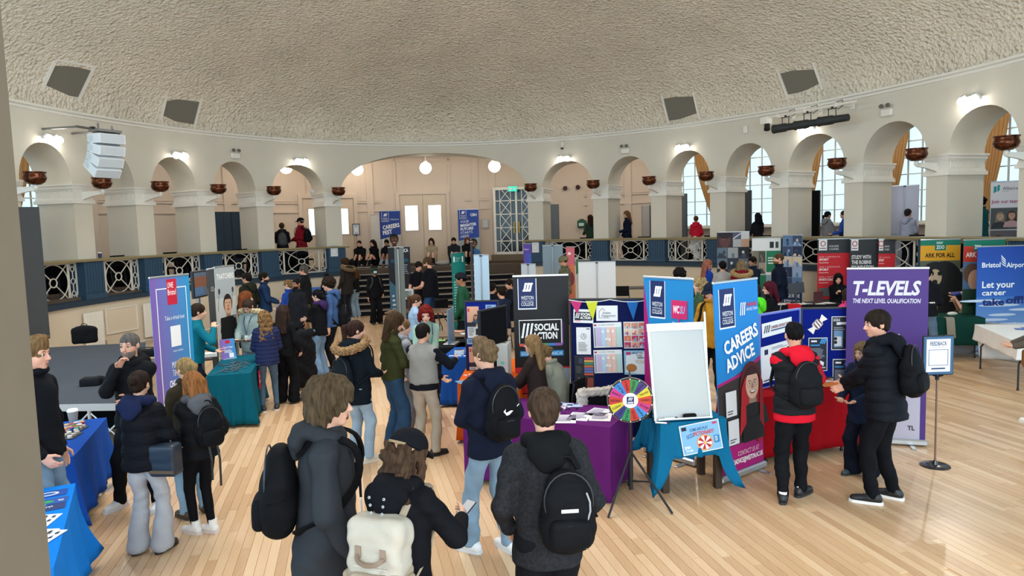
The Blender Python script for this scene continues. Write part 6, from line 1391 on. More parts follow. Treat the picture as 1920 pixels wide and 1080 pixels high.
def on(M,x,y,z=0,rz=0): return M@Matrix.Translation((x,y,z))@Matrix.Rotation(R_(rz),4,'Z')
def item(name,label,cat,M,group=None): o=thing(name,label,cat,group=group); o.matrix_world=M; return o
def paper(M,w,h,label,c='#e9eaec',draw=None,name='leaflet',cat='leaflet',group=None,th=.003):
    o=item(name,label,cat,M,group); q=MB(); q.box((0,0,th/2),(w,h,th)); q.build('sheet',mat(c,.5),o)
    if draw:
        P=Print(o,w,h,0,0); P.M=Matrix(((1,0,0),(0,0,1),(0,-1,0))); P.M=Matrix(((1,0,0),(0,0,1),(0,-1,0)))
        P.z0=-h/2; P.y=-th; draw(P,w,h); P.done()
    return o
def cup(M,c,lid,label,s=1.):
    o=item('paper_cup',label,'cup',M); q=MB(); q.lathe([(.028*s,0),(.04*s,.105*s),(.0405*s,.108*s)],n=18); q.build('cup_body',mat(c,.5),o,sharp=40)
    if lid: q=MB(); q.lathe([(.043*s,.105*s),(.043*s,.113*s),(.038*s,.118*s),(.036*s,.125*s),(.0005,.123*s)],n=18); q.build('lid',mat('#e8e6e2',.4),o,sharp=40)
    return o
# left blue table with badges and cup
A1,B1=(-4.55,5.80),(-3.86,6.06)
def seg_table(label,lab2,p_near,p_far,width,z,c,drop,hem=None,**k):
    """p_near,p_far: the right-hand long edge of the top; the table spreads to its left"""
    a=Vector((p_near[0],p_near[1],0)); b=Vector((p_far[0],p_far[1],0)); d=(b-a).normalized(); n=Vector((-d.y,d.x,0)); L=(b-a).length
    A=b; # local front = right edge seen from the room: from far to near so that outward is to the right
    r,W,M=table(label,(a.x,a.y),(b.x,b.y),width,z); cl=drape('tablecloth',lab2,(a.x,a.y),(b.x,b.y),width,z,drop,c,hem=hem,**k); return r,W,M,cl
_,W1,T1,_=seg_table('folding table under the royal blue cloth, left edge','royal blue cloth over the badge table at the left edge',(-3.90,6.05),(-4.36,7.36),.78,.74,'#1a489c',.60,flare=.10,amp=.02)
def d_grid(P,w,h):
    for i in range(4):
        for j in range(3): P.ell(w*(.14+.24*i),h*(.2+.3*j),w*.07,h*.09,'#b9b9bc')
for k,(y,lab) in enumerate(((.46,'upper dark tray of round pin badges on the blue table'),(.22,'lower dark tray of round pin badges on the blue table'))):
    o=item('badge_tray',lab,'tray',on(T1,y-.28+.1,-.13,.008,-12),group='badge trays'); q=MB(); q.box((0,0,.004),(.22,.30,.008),bev=.003); q.build('tray_base',mat('#25282c',.5),o)
    for i in range(4):
        for j in range(3): q=MB(); q.cyl((-.075+.075*j,-.11+.073*i,.008),(-.075+.075*j,-.11+.073*i,.03),.021,n=12); q.build('badge',mat('#b3aca0' if (i+j)%3 else '#d8d2c6',.4),o)
pal=['#3a8fa0','#7a3f8a','#c0a040','#2f7a4a','#b04048','#e0d9c8','#3a5fb0','#d87a3a']
for i in range(16):
    M=on(T1,.22+.055*(i%6),-.22+.05*(i//6)+.02*(i%2),.008,RNG.randint(0,90)); o=item('sweet_pot','small coloured pots clustered on the blue table','pot',M,group='coloured pots on the blue table'); q=MB(); q.cyl((0,0,0),(0,0,.035),.022,.025,12); q.build('pot',mat(pal[i%8],.4),o); q=MB(); q.cyl((0,0,.035),(0,0,.042),.026,n=12); q.build('lid',mat(pal[(i+3)%8],.4),o)
cup(on(T1,.55,-.12,.008),'#8d8b88',True,'grey paper cup with white lid on the blue table',1.25)
o=item('stapler_box','black and green box at the front of the blue table','box',on(T1,-.34,-.12,.008,-20)); q=MB(); q.box((0,0,.02),(.08,.2,.04),bev=.006); q.build('body',mat('#1c2420',.5),o); q=MB(); q.box((0,.02,.043),(.06,.1,.006)); q.build('lid',mat('#3a7a4a',.5),o)
paper(on(T1,-.50,-.14,.008,-15),.1,.16,'pale grey card stack at the front of the blue table','#c9ccd6',th=.02)
# bright blue table nearest the camera
_,W2,T2,_=seg_table('folding table under the bright blue cloth, bottom left','bright blue cloth over the nearest table at the bottom left',(-2.72,3.95),(-3.46,5.36),.80,.74,'#1379d6',.62,flare=.14,amp=.02)
def d_brief(P,w,h): P.rect(0,0,w,h,'#1d4a9a').ell(w*.5,h*.45,w*.3,h*.3,'#e9f0f6').ell(w*.5,h*.45,w*.22,h*.2,'#2a5aa8')
paper(on(T2,.62,-.24,.008,90),.24,.14,'dark blue card with white oval emblem on the bright blue table','#1d4a9a',d_brief); 
paper(on(T2,.44,-.26,.008,90),.24,.13,'blue card with green oval on the bright blue table','#20509c',lambda P,w,h:P.ell(w*.55,h*.4,w*.2,h*.22,'#2f9a5a').lines(w*.1,h*.3,w*.2,h*.3,2,'#eef'))
paper(on(T2,.30,-.25,.008,92),.25,.12,'navy card with orange arrow on the bright blue table','#24386a',lambda P,w,h:P.poly([(w*.7,h*.2),(w,h*.5),(w*.7,h*.9)],'#e08a3a').text('skills',w*.3,h*.4,w*.3,h*.3,'#eef'))
def d_dots(P,w,h):
    for i in range(4):
        for j in range(4): P.ell(w*(.15+.23*i),h*(.16+.22*j),w*.05,h*.06,('#26304a','#b04048','#3a8a5a','#333')[(i*j)%4]); P.rect(w*(.1+.23*i),h*(.24+.22*j),w*.1,h*.02,'#9a9ca0')
for x,y,a in((.02,-.22,70),(-.26,-.22,64),(-.30,-.26,60),(-.56,-.2,82)): paper(on(T2,x,y,(.008 if x>-.25 else .009-.02*(x+.26)),a),.22,.30,'white leaflets with rows of small icons on the bright blue table','#eceef1',d_dots,group='icon leaflets on the bright blue table')
for k,(x,y) in enumerate(((.28,-.0),(-.15,.0))): q=MB(); q.tube([(x+.22*math.sin(t*1.3),y+.3*math.cos(t)-.1,.01) for t in [i*.14 for i in range(16)]],.004,5); o=item('lanyard_cord','pale blue lanyard cord looped on the bright blue table','cord',T2.copy(),group='lanyard cords'); q.build('cord',mat('#7fc4ee',.6),o)
# teal table
_,W3,T3,_=seg_table('folding table under the teal cloth','teal cloth over the table in front of the clipboard woman',(-3.63,9.55),(-4.0,11.06),.56,.74,'#0a5668',.70,flare=.07,amp=.02)
for k,(x,y) in enumerate(((-.02,.02),(-.40,.0))):
    o=item('keyring_pile','loose grey keyrings heaped on the teal table','keyrings',on(T3,x,y,.008)); o['kind']='stuff'; o['label']='far pile of grey keyrings on the teal table' if k==0 else 'near pile of grey keyrings on the teal table'
    q=MB()
    for i in range(46): a,b=RNG.randn()*.13,RNG.randn()*.09; q.box((a,b,.006+.004*(i%3)),(.05,.022,.006),rz=RNG.rand()*6)
    q.build('keyring',mat('#4d6068',.4),o)
o=item('acrylic_sign','small tilted purple and blue leaflet holder on the teal table','sign',on(T3,.50,.16,.008,-60)); q=MB(); q.add([Matrix.Rotation(R_(-15),3,'X')@Vector(v) for v in((-.11,0,0),(.11,0,0),(.11,0,.31),(-.11,0,.31),(-.11,.008,0),(.11,.008,0),(.11,.008,.31),(-.11,.008,.31))],[(0,1,2,3),(7,6,5,4),(0,4,5,1),(1,5,6,2),(2,6,7,3),(3,7,4,0)]); q.build('holder',mat('#5a86c4',.3),o); q=MB(); q.box((0,.06,.004),(.2,.14,.008)); q.build('foot',mat('#cfd8e0',.3),o)
P=Print(o,.22,.31,-.001); P.M=Matrix.Rotation(R_(-15),3,'X'); P.grad(0,0,.22,.31,'#8a5ab0','#2f8fc8').rect(.08,.02,.07,.05,'#c01f3c').text('Open Days',.03,.11,.15,.03,'#fff').lines(.04,.17,.13,.05,3,'#e6eef6').rect(.11,.22,.07,.07,'#e8ebef').done()
o=item('cloth_emblem','small red emblem on the side of the teal cloth','sign',Matrix.Translation(col(487.5,10.35,.42))@Matrix.Rotation(R_(104),4,'Z')); q=MB(); q.box((0,0,.1),(.18,.006,.26)); q.build('patch',mat('#c01f3c',.6),o); P=Print(o,.18,.26,-.004,-.03); P.text('UWE',.03,.06,.1,.05,'#fff').text('Bristol',.03,.13,.13,.05,'#fff').done()
# purple table
A4,B4=(-.55,7.16),(.88,6.46); _,W4,T4=table('folding table under the purple stretch cloth',A4,B4,.74,.74)
drape('tablecloth','purple stretch cloth over the table with the prize wheel beside it',A4,B4,.74,.74,.73,'#5e1e64',stretch=True,rough=.7)
o=item('sweet_heap','heap of wrapped sweets on the purple table','sweets',on(T4,.02,.12,.008)); o['kind']='stuff'; q=MB()
for i in range(110): a,b=RNG.randn()*.10,RNG.randn()*.06; q.col=lin(('#e8e6ea','#5a2a6a','#2a2024','#c8b8d4')[i%4]); q.box((a,b,.008+.02*math.exp(-(a*a+b*b)*60)*RNG.rand()),(.04,.016,.012),rz=RNG.rand()*6)
q.build('sweets',INK,o,color=True)
for x,y,a,lab,c in((.40,-.12,8,'large white form sheet on the purple table','#e9e6ee'),(.52,.10,-4,'second white form sheet at the right of the purple table','#e3e0ea'),(.30,-.25,20,'small white card at the front of the purple table','#eceaf0'),(.60,-.06,14,'white leaflet with orange print by the wheel','#ece4e2')): paper(on(T4,x,y,.008,a),.21,.29,lab,c,lambda P,w,h:P.lines(w*.1,h*.12,w*.8,h*.75,7,'#a49ab0'))
for i,(x,y) in enumerate(((-.02,.29),(.1,.28),(.2,.25))): paper(on(T4,x,y,.009,10*i),.15,.10,'pale blue cards beside the sweets on the purple table','#a9bfe6',group='pale blue cards')
paper(on(T4,-.66,-.2,.008,14),.26,.2,'white sheet on the left corner of the purple table','#e6e4ea',lambda P,w,h:P.lines(w*.1,h*.1,w*.8,h*.8,6,'#b0aab8'))
# small cyan table with whiteboard
A5,B5=(1.40,6.66),(2.06,6.76); _,W5,T5=table('small dark wooden table under the cyan cloth',A5,B5,.52,.70,legs='wood',c='#3a2a1e',legc='#35261b')
def hem5(s):
    f=s%1; e=min(f,1-f)*2; i=int(s)%4
    base=[.62,.50,.6,.62][i]; return base+.62*max(0,1-e*3.2)*(1. if (s<.3 or s>3.7) else (1.15 if .7<s<1.3 else .4))
drape('tablecloth','cyan cloth hanging in points over the small wooden table',A5,B5,.52,.71,.55,'#12658c',flare=.13,amp=.02,hem=hem5)
Mfr=Matrix.LocRotScale(Vector((A5[0]+.06,A5[1]-.04,0)),None,None); d5=Vector((B5[0]-A5[0],B5[1]-A5[1],0)).normalized()
pc=Vector((A5[0],A5[1],0))+d5*.41+Vector((d5.y,-d5.x,0))*.052
o=item('poster','blue come and play poster with a red prize wheel, pinned to the cyan cloth','poster',Matrix.LocRotScale(Vector((pc.x,pc.y,.42)),Matrix.Rotation(math.atan2(d5.y,d5.x),3,'Z').to_euler(),None)@Matrix.Rotation(R_(-7),4,'X')@Matrix.Rotation(R_(-7),4,'Y')); q=MB(); q.box((0,0,.14),(.41,.003,.29)); q.build('sheet',mat('#e9edf2',.5),o)
P=Print(o,.41,.29,-.0016,-.005); P.rect(.008,.008,.394,.274,'#7fb2d6').rect(.02,.02,.05,.035,'#1d2230').rect(.34,.018,.045,.022,'#c43a6a').text('COME AND PLAY',.10,.045,.19,.028,'#2a5a9a',bold=.03).text('OCCU',.055,.105,.075,.036,'#2a5a9a',bold=.03,rot=R_(-14)).text('PICTIONARY!',.135,.085,.21,.036,'#c9303e',bold=.03)
P.ell(.235,.20,.082,.076,'#e0a25a')
for k in range(12): P.ell(.235,.20,.07,.065,'#b02434' if k%2 else '#f2ece6',k*30,k*30+30,n=5)
P.ell(.235,.2,.014,.013,'#e0b24a').text('SPIN',.02,.205,.06,.026,'#f4f6f8',bold=.03).text('TO WIN',.03,.24,.07,.022,'#f4f6f8',bold=.03).rect(.335,.15,.05,.07,'#2f7ab0').lines(.34,.16,.04,.05,3,'#dfeef8').done()
# whiteboard flipchart on the cyan table
Lw,Rw=col(1238,6.86,.72),col(1342,6.92,.72); mid=(Lw+Rw)/2; wv=(Rw-Lw).length; ang=math.atan2((Rw-Lw).y,(Rw-Lw).x)
o=thing('whiteboard_easel','white tabletop whiteboard with silver frame on the cyan table','whiteboard',(mid.x,mid.y,.722),ang); TL=Matrix.Rotation(R_(-13),3,'X'); Hh=.94
def tb(c,d,nm,m,par=o): q=MB(); q.box(c,d); q.v=[tuple(TL@Vector(v)) for v in q.v]; return q.build(nm,m,par)
tb((-.05,0,Hh/2),(wv,.012,Hh),'board',mat('#b7bbba',.3,var=(2,.04)))
for s in(-1,1): tb((-.05+s*wv/2,-.0,Hh/2),(.022,.026,Hh),'frame_rail',M_ALU)
tb((-.05,-.004,Hh-.03),(wv+.03,.03,.075),'clamp_bar',mat('#c3c8ca',.3,.7)); tb((-.05,-.012,Hh-.035),(wv*.8,.02,.03),'clip',mat('#e4e8ea',.3,.4)); tb((-.05,-.04,.015),(wv*.96,.075,.014),'pen_tray',M_ALU)
q=MB(); q.bar((wv*.44,.12,.3),(wv*.47,.24,1.02),.018); q.build('rear_leg',M_ALU,o); q=MB(); q.bar((-wv*.5,.20,.0),(-wv*.42,.2,.9),.018); q.build('rear_leg',M_ALU,o)
b=thing('board_eraser','black eraser on the whiteboard tray','eraser',(0,0,0)); b.matrix_world=o.matrix_basis if False else Matrix.LocRotScale(o.location,o.rotation_euler,None)@Matrix.Translation((.0,-.045,.024)); q=MB(); q.box((0,0,.022),(.13,.04,.045),bev=.01); q.build('body',mat('#17181b',.7),b); q=MB(); q.box((0,0,.004),(.125,.038,.008)); q.build('felt_pad',mat('#3a3c40',.9),b)
for k,(x,yy,c,lab) in enumerate(((-.20,-.05,'#d8dce0','white marker pen with black cap on the whiteboard tray'),(-.30,-.10,'#e8eaee','white marker pen lying on the cyan cloth'))):
    b=thing('marker_pen',lab,'pen'); b.matrix_world=Matrix.LocRotScale(o.location,o.rotation_euler,None)@Matrix.Translation((x,yy,.03 if k==0 else .004))@Matrix.Rotation(R_(5 if k==0 else -25),4,'Z'); q=MB(); q.cyl((-.06,0,.006),(.05,0,.006),.008,n=10); q.build('barrel',mat(c,.4),b); q=MB(); q.cyl((.05,0,.006),(.075,0,.006),.009,n=10); q.build('pen_cap',mat('#1a2436',.4),b)
b=thing('coffee_kettle','black handled jug behind the wheel on the cyan table','jug',col(1213,7.0,.722)); q=MB(); q.lathe([(.05,0),(.055,.03),(.05,.12),(.04,.16)],n=16); q.build('body',M_BLK,b,sharp=40); q=MB(); q.tube([(.05,0,.13),(.10,0,.12),(.10,0,.05),(.055,0,.03)],.008); q.build('handle',M_BLK,b)
# prize wheel on tripod
wc=col(1184,6.70,0); o=thing('prize_wheel','colourful prize wheel on black tripod stand between purple and cyan tables','prize wheel',(wc.x,wc.y,0),R_(-4)); zc=zat(1184,745,6.70); RW=.212
q=MB(); q.cyl((0,-.02,zc),(0,.0,zc),RW,n=48); dk=q.build('disc_rim',mat('#17161a',.4),o); wcols=['#3a8a4a','#4a3a7a','#d3c23a','#c8452e','#c23a7a','#3a8ac8','#c0352c','#2f8a52','#39357a','#cfc23a','#c23a34','#c23a86','#3a7fc0','#c0302c']
P=Print(o,2*RW,2*RW,-.0205,zc-RW)
for k,c in enumerate(wcols): a0=-90+360*k/14; P.ell(RW,RW,RW*.93,RW*.93,c,a0,a0+360/14,n=6)
for k,t in enumerate(('PRIZE','SPIN','TRIVIA!','CHANCE','TRY AGAIN','WIN','QUIZ','FUN','LUCKY','SWEETS!','PRIZE','DARE','PLAY','BONUS')): a=R_(-90+360*(k+.5)/14); P.text(t,RW+RW*.46*math.cos(a)-.012*math.sin(a)*-1,RW+RW*.46*math.sin(a)-.012*math.cos(a),RW*.42,.022,'#1c1426',rot=a)
P.ell(RW,RW,.072,.072,'#ece9ee').rect(RW-.034,RW-.036,.068,.07,'#1d2b5c'); strokes3(P,RW-.02,RW-.028,.042,.028); P.rect(RW-.026,RW+.012,.052,.006,'#e8ecf4').rect(RW-.026,RW+.022,.052,.005,'#e8ecf4').done()
for k in range(14): a=R_(-90+360*k/14); q=MB(); q.cyl((RW*.96*math.cos(a),-.03,zc+RW*.96*math.sin(a)),(RW*.96*math.cos(a),-.02,zc+RW*.96*math.sin(a)),.006,n=8); q.build('peg',mat('#e8e6e0',.4),o)
q=MB(); q.tube([(RW*math.cos(t),-.012,zc+RW*math.sin(t)) for t in [2*PI*i/48 for i in range(48)]],.006,6,True); q.build('rim',mat('#8a8478',.4,.5),o)
q=MB(); q.cyl((0,.02,zc+RW+.01),(0,.02,zc+RW+.07),.008,n=8); q.box((0,-.02,zc+RW+.02),(.016,.05,.04)); q.build('pointer',mat('#3a3a3c',.5),o)
q=MB(); q.cyl((0,.03,.12),(0,.03,zc+RW+.02),.014,n=10); q.cyl((0,.03,.12),(0,.03,.5),.02,n=10); q.build('pole',M_BLK,o)
for a,l in((R_(238),.46),(R_(318),.46),(R_(88),.40)):
    q=MB(); q.cyl((0.015*math.cos(a),.03+.015*math.sin(a),.48),(l*math.cos(a),.03+l*math.sin(a),.008),.011,n=8); q.build('leg',M_BLK,o); q=MB(); q.cyl((0,.03,.2),(l*.5*math.cos(a),.03+l*.5*math.sin(a),.25),.008,n=8); q.build('brace',M_BLK,o)
# red table
A6,B6=(2.62,7.42),(3.84,7.80); _,W6,T6=table('folding table under the red cloth',A6,B6,.76,.74); drape('tablecloth','red cloth over the table behind the boy in red sleeves',A6,B6,.76,.74,.66,'#930b15',flare=.06,amp=.012)
paper(on(T6,.22,-.15,.008,12),.24,.16,'blue leaflets on the red table','#3f6fb0'); paper(on(T6,.42,-.2,.008,-8),.30,.18,'orange folder on the red table','#e07a2a',th=.008); paper(on(T6,.5,-.1,.008,20),.22,.12,'white leaflet under the orange folder','#e4e2dc')
o=item('cardboard_sign','red paper peak standing at the left end of the red table','card',on(T6,-.60,-.05,.005)); q=MB(); q.prism([(-.06,0,0),(.10,0,0),(-.045,0,.16)],(0,0,0),(0,.01,0)); q.build('card',mat('#c9242c',.6),o)
# orange and royal blue tables
A9,B9=(-.70,8.52),(.06,8.48); _,W9,T9=table('folding table under the orange cloth',A9,B9,1.55,.74); drape('tablecloth','orange cloth over the table with the black felt board',A9,B9,1.55,.74,.70,'#cc5814',flare=.03,amp=.008)
o=item('sweet_heap','scatter of red and purple wrapped sweets on the orange table','sweets',on(T9,-.08,-.35,.008)); o['kind']='stuff'; q=MB()
for i in range(60): a,b=RNG.randn()*.09,RNG.randn()*.10; q.col=lin(('#c43a3c','#e8e0e0','#7a3a7a','#e8b0a0')[i%4]); q.box((a,b,.008),(.045,.018,.014),rz=RNG.rand()*6)
q.build('sweets',INK,o,color=True)
for x,y,a,lab,c in((-.16,.42,3,'white form pad at the back of the orange table','#e9e6e2'),(-.10,-.62,10,'white folded card on the orange table','#eceaea'),(-.30,-.72,30,'blue leaflet at the front left corner of the orange table','#6a9ac4'),(-.16,-.74,14,'second blue leaflet at the front of the orange table','#7aa4c8'),(.0,-.72,-8,'leaflet with portrait print on the orange table','#c8c4c2')): paper(on(T9,x,y,.008,a),.17,.24,lab,c,lambda P,w,h:P.lines(w*.12,h*.1,w*.7,h*.7,5,'#8a90a0'))
o=item('ballot_box','grey white ballot box against the black board on the orange table','box',on(T9,.14,-.30,.004,-8)); q=MB(); q.box((0,0,.21),(.20,.24,.42),bev=.004); q.build('box_body',mat('#c4c8c4',.6),o); q=MB(); q.box((0,0,.422),(.12,.02,.006)); q.build('slot',M_BLK,o); P=Print(o,.2,.42,-.121); P.ell(.13,.24,.03,.02,'#6fc4b8').done()
A10,B10=(-1.07,10.30),(-.40,10.20); _,W10,T10=table('folding table under the royal blue cloth, middle',A10,B10,1.35,.74); drape('tablecloth','royal blue cloth over the table in front of the red-haired woman',A10,B10,1.35,.74,.70,'#1c4d9c',flare=.06,amp=.014)
o=item('pen_pot','grey pot full of black pens on the blue cloth','pen pot',on(T10,.06,-.62,.006)); q=MB(); q.lathe([(.04,0),(.042,.12)],n=14); q.build('pot',mat('#7d848c',.4,.4),o,sharp=40); q=MB()
for i in range(7): q.cyl((.02*math.cos(i),.02*math.sin(i),.02),(.035*math.cos(i),.035*math.sin(i),.18),.005,n=6)
tag(q.build('pen',M_BLK,o),kind='stuff')
for x,y,lab in((-.12,-.45,'white box of cards behind the pen pot'),(.0,-.25,'white and black card box further along the blue cloth')): o=item('card_box',lab,'box',on(T10,x,y,.006,5)); q=MB(); q.box((0,0,.035),(.14,.08,.07),bev=.004); q.build('box_body',mat('#cdd4dc',.5),o); q=MB(); q.box((0,0,.073),(.12,.05,.01)); q.build('cards',mat('#2a2e38',.5),o)
for i in range(4): paper(on(T10,-.22+.11*i,-.54,.006,6*i),.08,.05,'small white name cards in a row on the blue cloth','#dfe6ee',group='name cards on the blue cloth')
cup(on(T10,.15,.55,.006),'#2a3a86',True,'blue paper cup with white lid on the blue cloth',1.7)
o=item('card_box','dark blue small box beside the blue cup','box',on(T10,-.05,.10,.006)); q=MB(); q.box((0,0,.06),(.10,.08,.12),bev=.004); q.build('box_body',mat('#2c3f6a',.5),o)
# black tables in the middle distance
def plain_table(label,clabel,u,v,W,dep,rz,z=.74,c='#17181b',drop=.7,cloth=True,topc='#2a2b2e'):
    p=G(u,v,z); d=Vector((math.cos(R_(rz)),math.sin(R_(rz)),0)); A=Vector((p[0],p[1],0))-d*W/2; B=A+d*W; r,_,M=table(label,(A.x,A.y),(B.x,B.y),dep,z,c=topc)
    if cloth: drape('tablecloth',clabel,(A.x,A.y),(B.x,B.y),dep,z,drop,c,flare=.04,amp=.01)
    return M
TB=plain_table('table under the black cloth beside the man in green','black cloth over the table beside the man in green jumper',842,652,1.5,.8,2)
paper(on(TB,-.35,.3,.008,5),.5,.12,'bright green strip leaflet on the black table','#7fd05a'); paper(on(TB,.45,.28,.008,-20),.3,.3,'brown card folder on the black table','#8a745a')
o=item('acrylic_stand','tall thin blue and white sign stand on the black table','sign',on(TB,.02,-.05,.008,78)); q=MB(); q.box((0,0,.30),(.36,.02,.56),bev=.004); q.build('panel',mat('#5f7f9a',.4),o); q=MB(); q.box((0,0,.01),(.30,.2,.016),bev=.004); q.build('foot',M_ALU,o); q=MB(); q.cyl((.18,0,0),(.18,0,.6),.012,n=8); q.build('post',M_ALU,o)
cup(on(TB,.62,-.2,.008),'#18191c',True,'black flask-like cup with white emblem on the black table',2.0)
TW=plain_table('brown wooden table behind the red-haired woman','',886,628,1.4,.7,0,cloth=False,topc='#7d6552')
for x,y,c,lab in((-.3,.1,'#d8a08c','pink leaflet fan on the brown table'),(.0,.2,'#e6b8b0','pale pink leaflets on the brown table'),(.2,-.1,'#c87a9a','magenta leaflet on the brown table'),(-.1,-.2,'#d9dde0','white leaflet on the brown table')): paper(on(TW,x,y,.006,RNG.randint(-30,30)),.24,.17,lab,c)
TW2=plain_table('brown wooden tabletop by the girl in pale blue','',778,585,1.5,.75,-8,cloth=False,topc='#6e5544')
o=item('paper_stack','white printed box sign on the table by the men in black shirts','box',Matrix.Translation(col(766,17.2,.98))); q=MB(); q.box((0,0,.1),(.26,.2,.24)); q.build('box_body',mat('#d8dad8',.5),o); P=Print(o,.26,.24,-.101,-.02); P.rect(.03,.03,.2,.18,'#9aa09c').lines(.05,.05,.15,.14,5,'#4a4f4c').done()
TL_=plain_table('table under the black cloth by the woman in headscarf','black cloth over the laptop table left of the steps',604,556,1.2,.7,20)
o=item('laptop','blue-lidded laptop on the black table left of the steps','laptop',on(TL_,-.12,.25,.008,-18)); q=MB(); q.box((0,0,.012),(.34,.24,.02),bev=.004); q.build('keyboard_base',mat('#2f62b0',.4),o); q=MB(); q.box((0,-.1,.13),(.34,.015,.23),bev=.004); q.build('lid',mat('#2f62b0',.4),o)
paper(on(TL_,-.1,.05,.008,-10),.4,.14,'yellow sheet beside the blue laptop','#d9d24a')
TR=plain_table('table under the black cloth with red runner','black cloth over the laptop table at the sports college stand',1516,572,1.5,.6,-6)
o=item('table_runner','red table runner with round emblem over the black cloth','runner',on(TR,-.30,-.31,0)); q=MB(); q.box((0,-.012,-.22),(.28,.006,.46)); q.box((0,.12,.010),(.28,.28,.005)); q.build('cloth',mat('#c4232c',.7),o); P=Print(o,.28,.46,-.0155,-.45); P.ring(.14,.30,.07,.07,.016,'#e6c8c8').ell(.14,.3,.03,.03,'#e6c8c8').done()
o=item('laptop','black open laptop on the sports college table','laptop',on(TR,.22,.05,.008,40)); q=MB(); q.box((0,0,.012),(.34,.24,.02)); q.build('keyboard_base',M_BLK,o); q=MB(); q.box((0,-.11,.14),(.34,.015,.25)); q.build('lid',mat('#4a1f2c',.4),o)
o=item('tablet_stand','tilted tablet on a stand, sports college table','tablet',on(TR,-.12,.2,.01,-10)); q=MB(); q.bar((0,0,0),(0,.02,.22),.03); q.box((0,.02,.005),(.16,.14,.012)); q.build('stand',M_BLK,o); q=MB(); q.bar((-.17,-.02,.30),(.17,.04,.34),.02,.24); q.build('tablet_body',mat('#2a2d33',.3),o)
for i in range(6): paper(on(TR,-.6+.22*i,-.12+.1*(i%2),.008,RNG.randint(-20,20)),.21,.29,'white leaflets spread on the sports college table','#e2e0de',group='leaflets on the sports college table')
# white table at the right
_,W7,T7=table('black folding table with bent legs under the white paper cloth',(7.95,12.0),(7.40,10.2),.80,.74,c='#d8d8d6')
T7m=T7
drape('tablecloth','white cloth over the folding table at the right edge',(7.95,12.0),(7.40,10.2),.80,.74,.26,'#e4e2df',flare=.03,amp=.01,hem=lambda s: 1.0+(1.3 if 3.2<s<3.9 else 0))
o=item('dark_scarf','dark navy knitted hat and scarf bundle on the white table','scarf',on(T7,-.25,.36,.006,10)); v,q=nets([ell((0,0,.05),(.16,.10,.06)),ell((.16,.02,.04),(.12,.09,.05)),ell((-.12,-.05,.035),(.1,.08,.04)),ell((.05,.08,.05),(.1,.07,.05))],.012,fluff(.006,40)); link('bundle',npmesh('bundle',v,quads=q),mat('#1a2033',.9,bump=(60,.3)),o)
for x,y,a in((-.55,.3,5),(-.4,.15,-10),(.0,.3,12),(.3,.2,0)): paper(on(T7,x,y,.006,a),.2,.28,'blue and white leaflets on the white table','#5a78b4',lambda P,w,h:P.rect(0,0,w,h*.4,'#dfe6f0'),group='leaflets on the white table')
q=MB(); o=thing('white_panel_box','low white panel standing under the white table','panel',col(1868,12.9,0),R_(-65)); q.box((0,0,.33),(1.6,.05,.62)); q.build('panel',mat('#b9b9bc',.6),o); q=MB(); q.box((0,0,.01),(1.6,.2,.02)); q.build('foot',M_ALU,o)
# green table
TG=plain_table('table under the dark green cloth','dark green cloth over the zoo stand table',1790,597,1.0,.75,-12,c='#163f36',drop=.5)
o=item('snake_skin','strip of pale snake skin hanging over the green cloth','skin',on(TG,-.08,-.39,.0,0)); q=MB(); q.strip([(0,.12,.012),(0,.01,.012),(0,-.012,-.02),(.01,-.03,-.2),(.02,-.035,-.36)],[(0,0,1),(0,-.5,1),(0,-1,0),(0,-1,0),(0,-1,0)],.14,.006); q.build('skin',mat('#9a9080',.8,bump=(60,.6)),o)
o=item('skull_model','pale animal skull on the green table','skull',on(TG,.1,.05,.006,30)); v,q=nets([ell((0,0,.03),(.1,.045,.035)),ell((.09,0,.022),(.06,.03,.022)),ell((.0,.035,.04),(.02,.02,.02),None,.01,'-')],.01); link('skull',npmesh('skull',v,quads=q),mat('#d6d0be',.6),o)
o=item('wooden_bird','small teal perch model on the green table','model',on(TG,-.3,.1,.006)); q=MB(); q.cyl((0,0,0),(0,0,.03),.07,n=14); q.cyl((0,0,.03),(.02,0,.22),.014); q.bar((-.02,0,.22),(.14,0,.24),.02); q.build('perch',mat('#7da08c',.5),o)
o=item('protect_sign','yellow card sign on the zoo table','sign',on(TG,-.22,.28,.006,-8)); q=MB(); q.box((0,0,.22),(.30,.012,.40)); q.build('card',mat('#dba82c',.6),o); P=Print(o,.3,.4,-.007,.02); P.text('CARE',.03,.1,.16,.07,'#2a2012',bold=.03).text('PROTECT',.03,.26,.24,.07,'#2a2012',bold=.03).done()
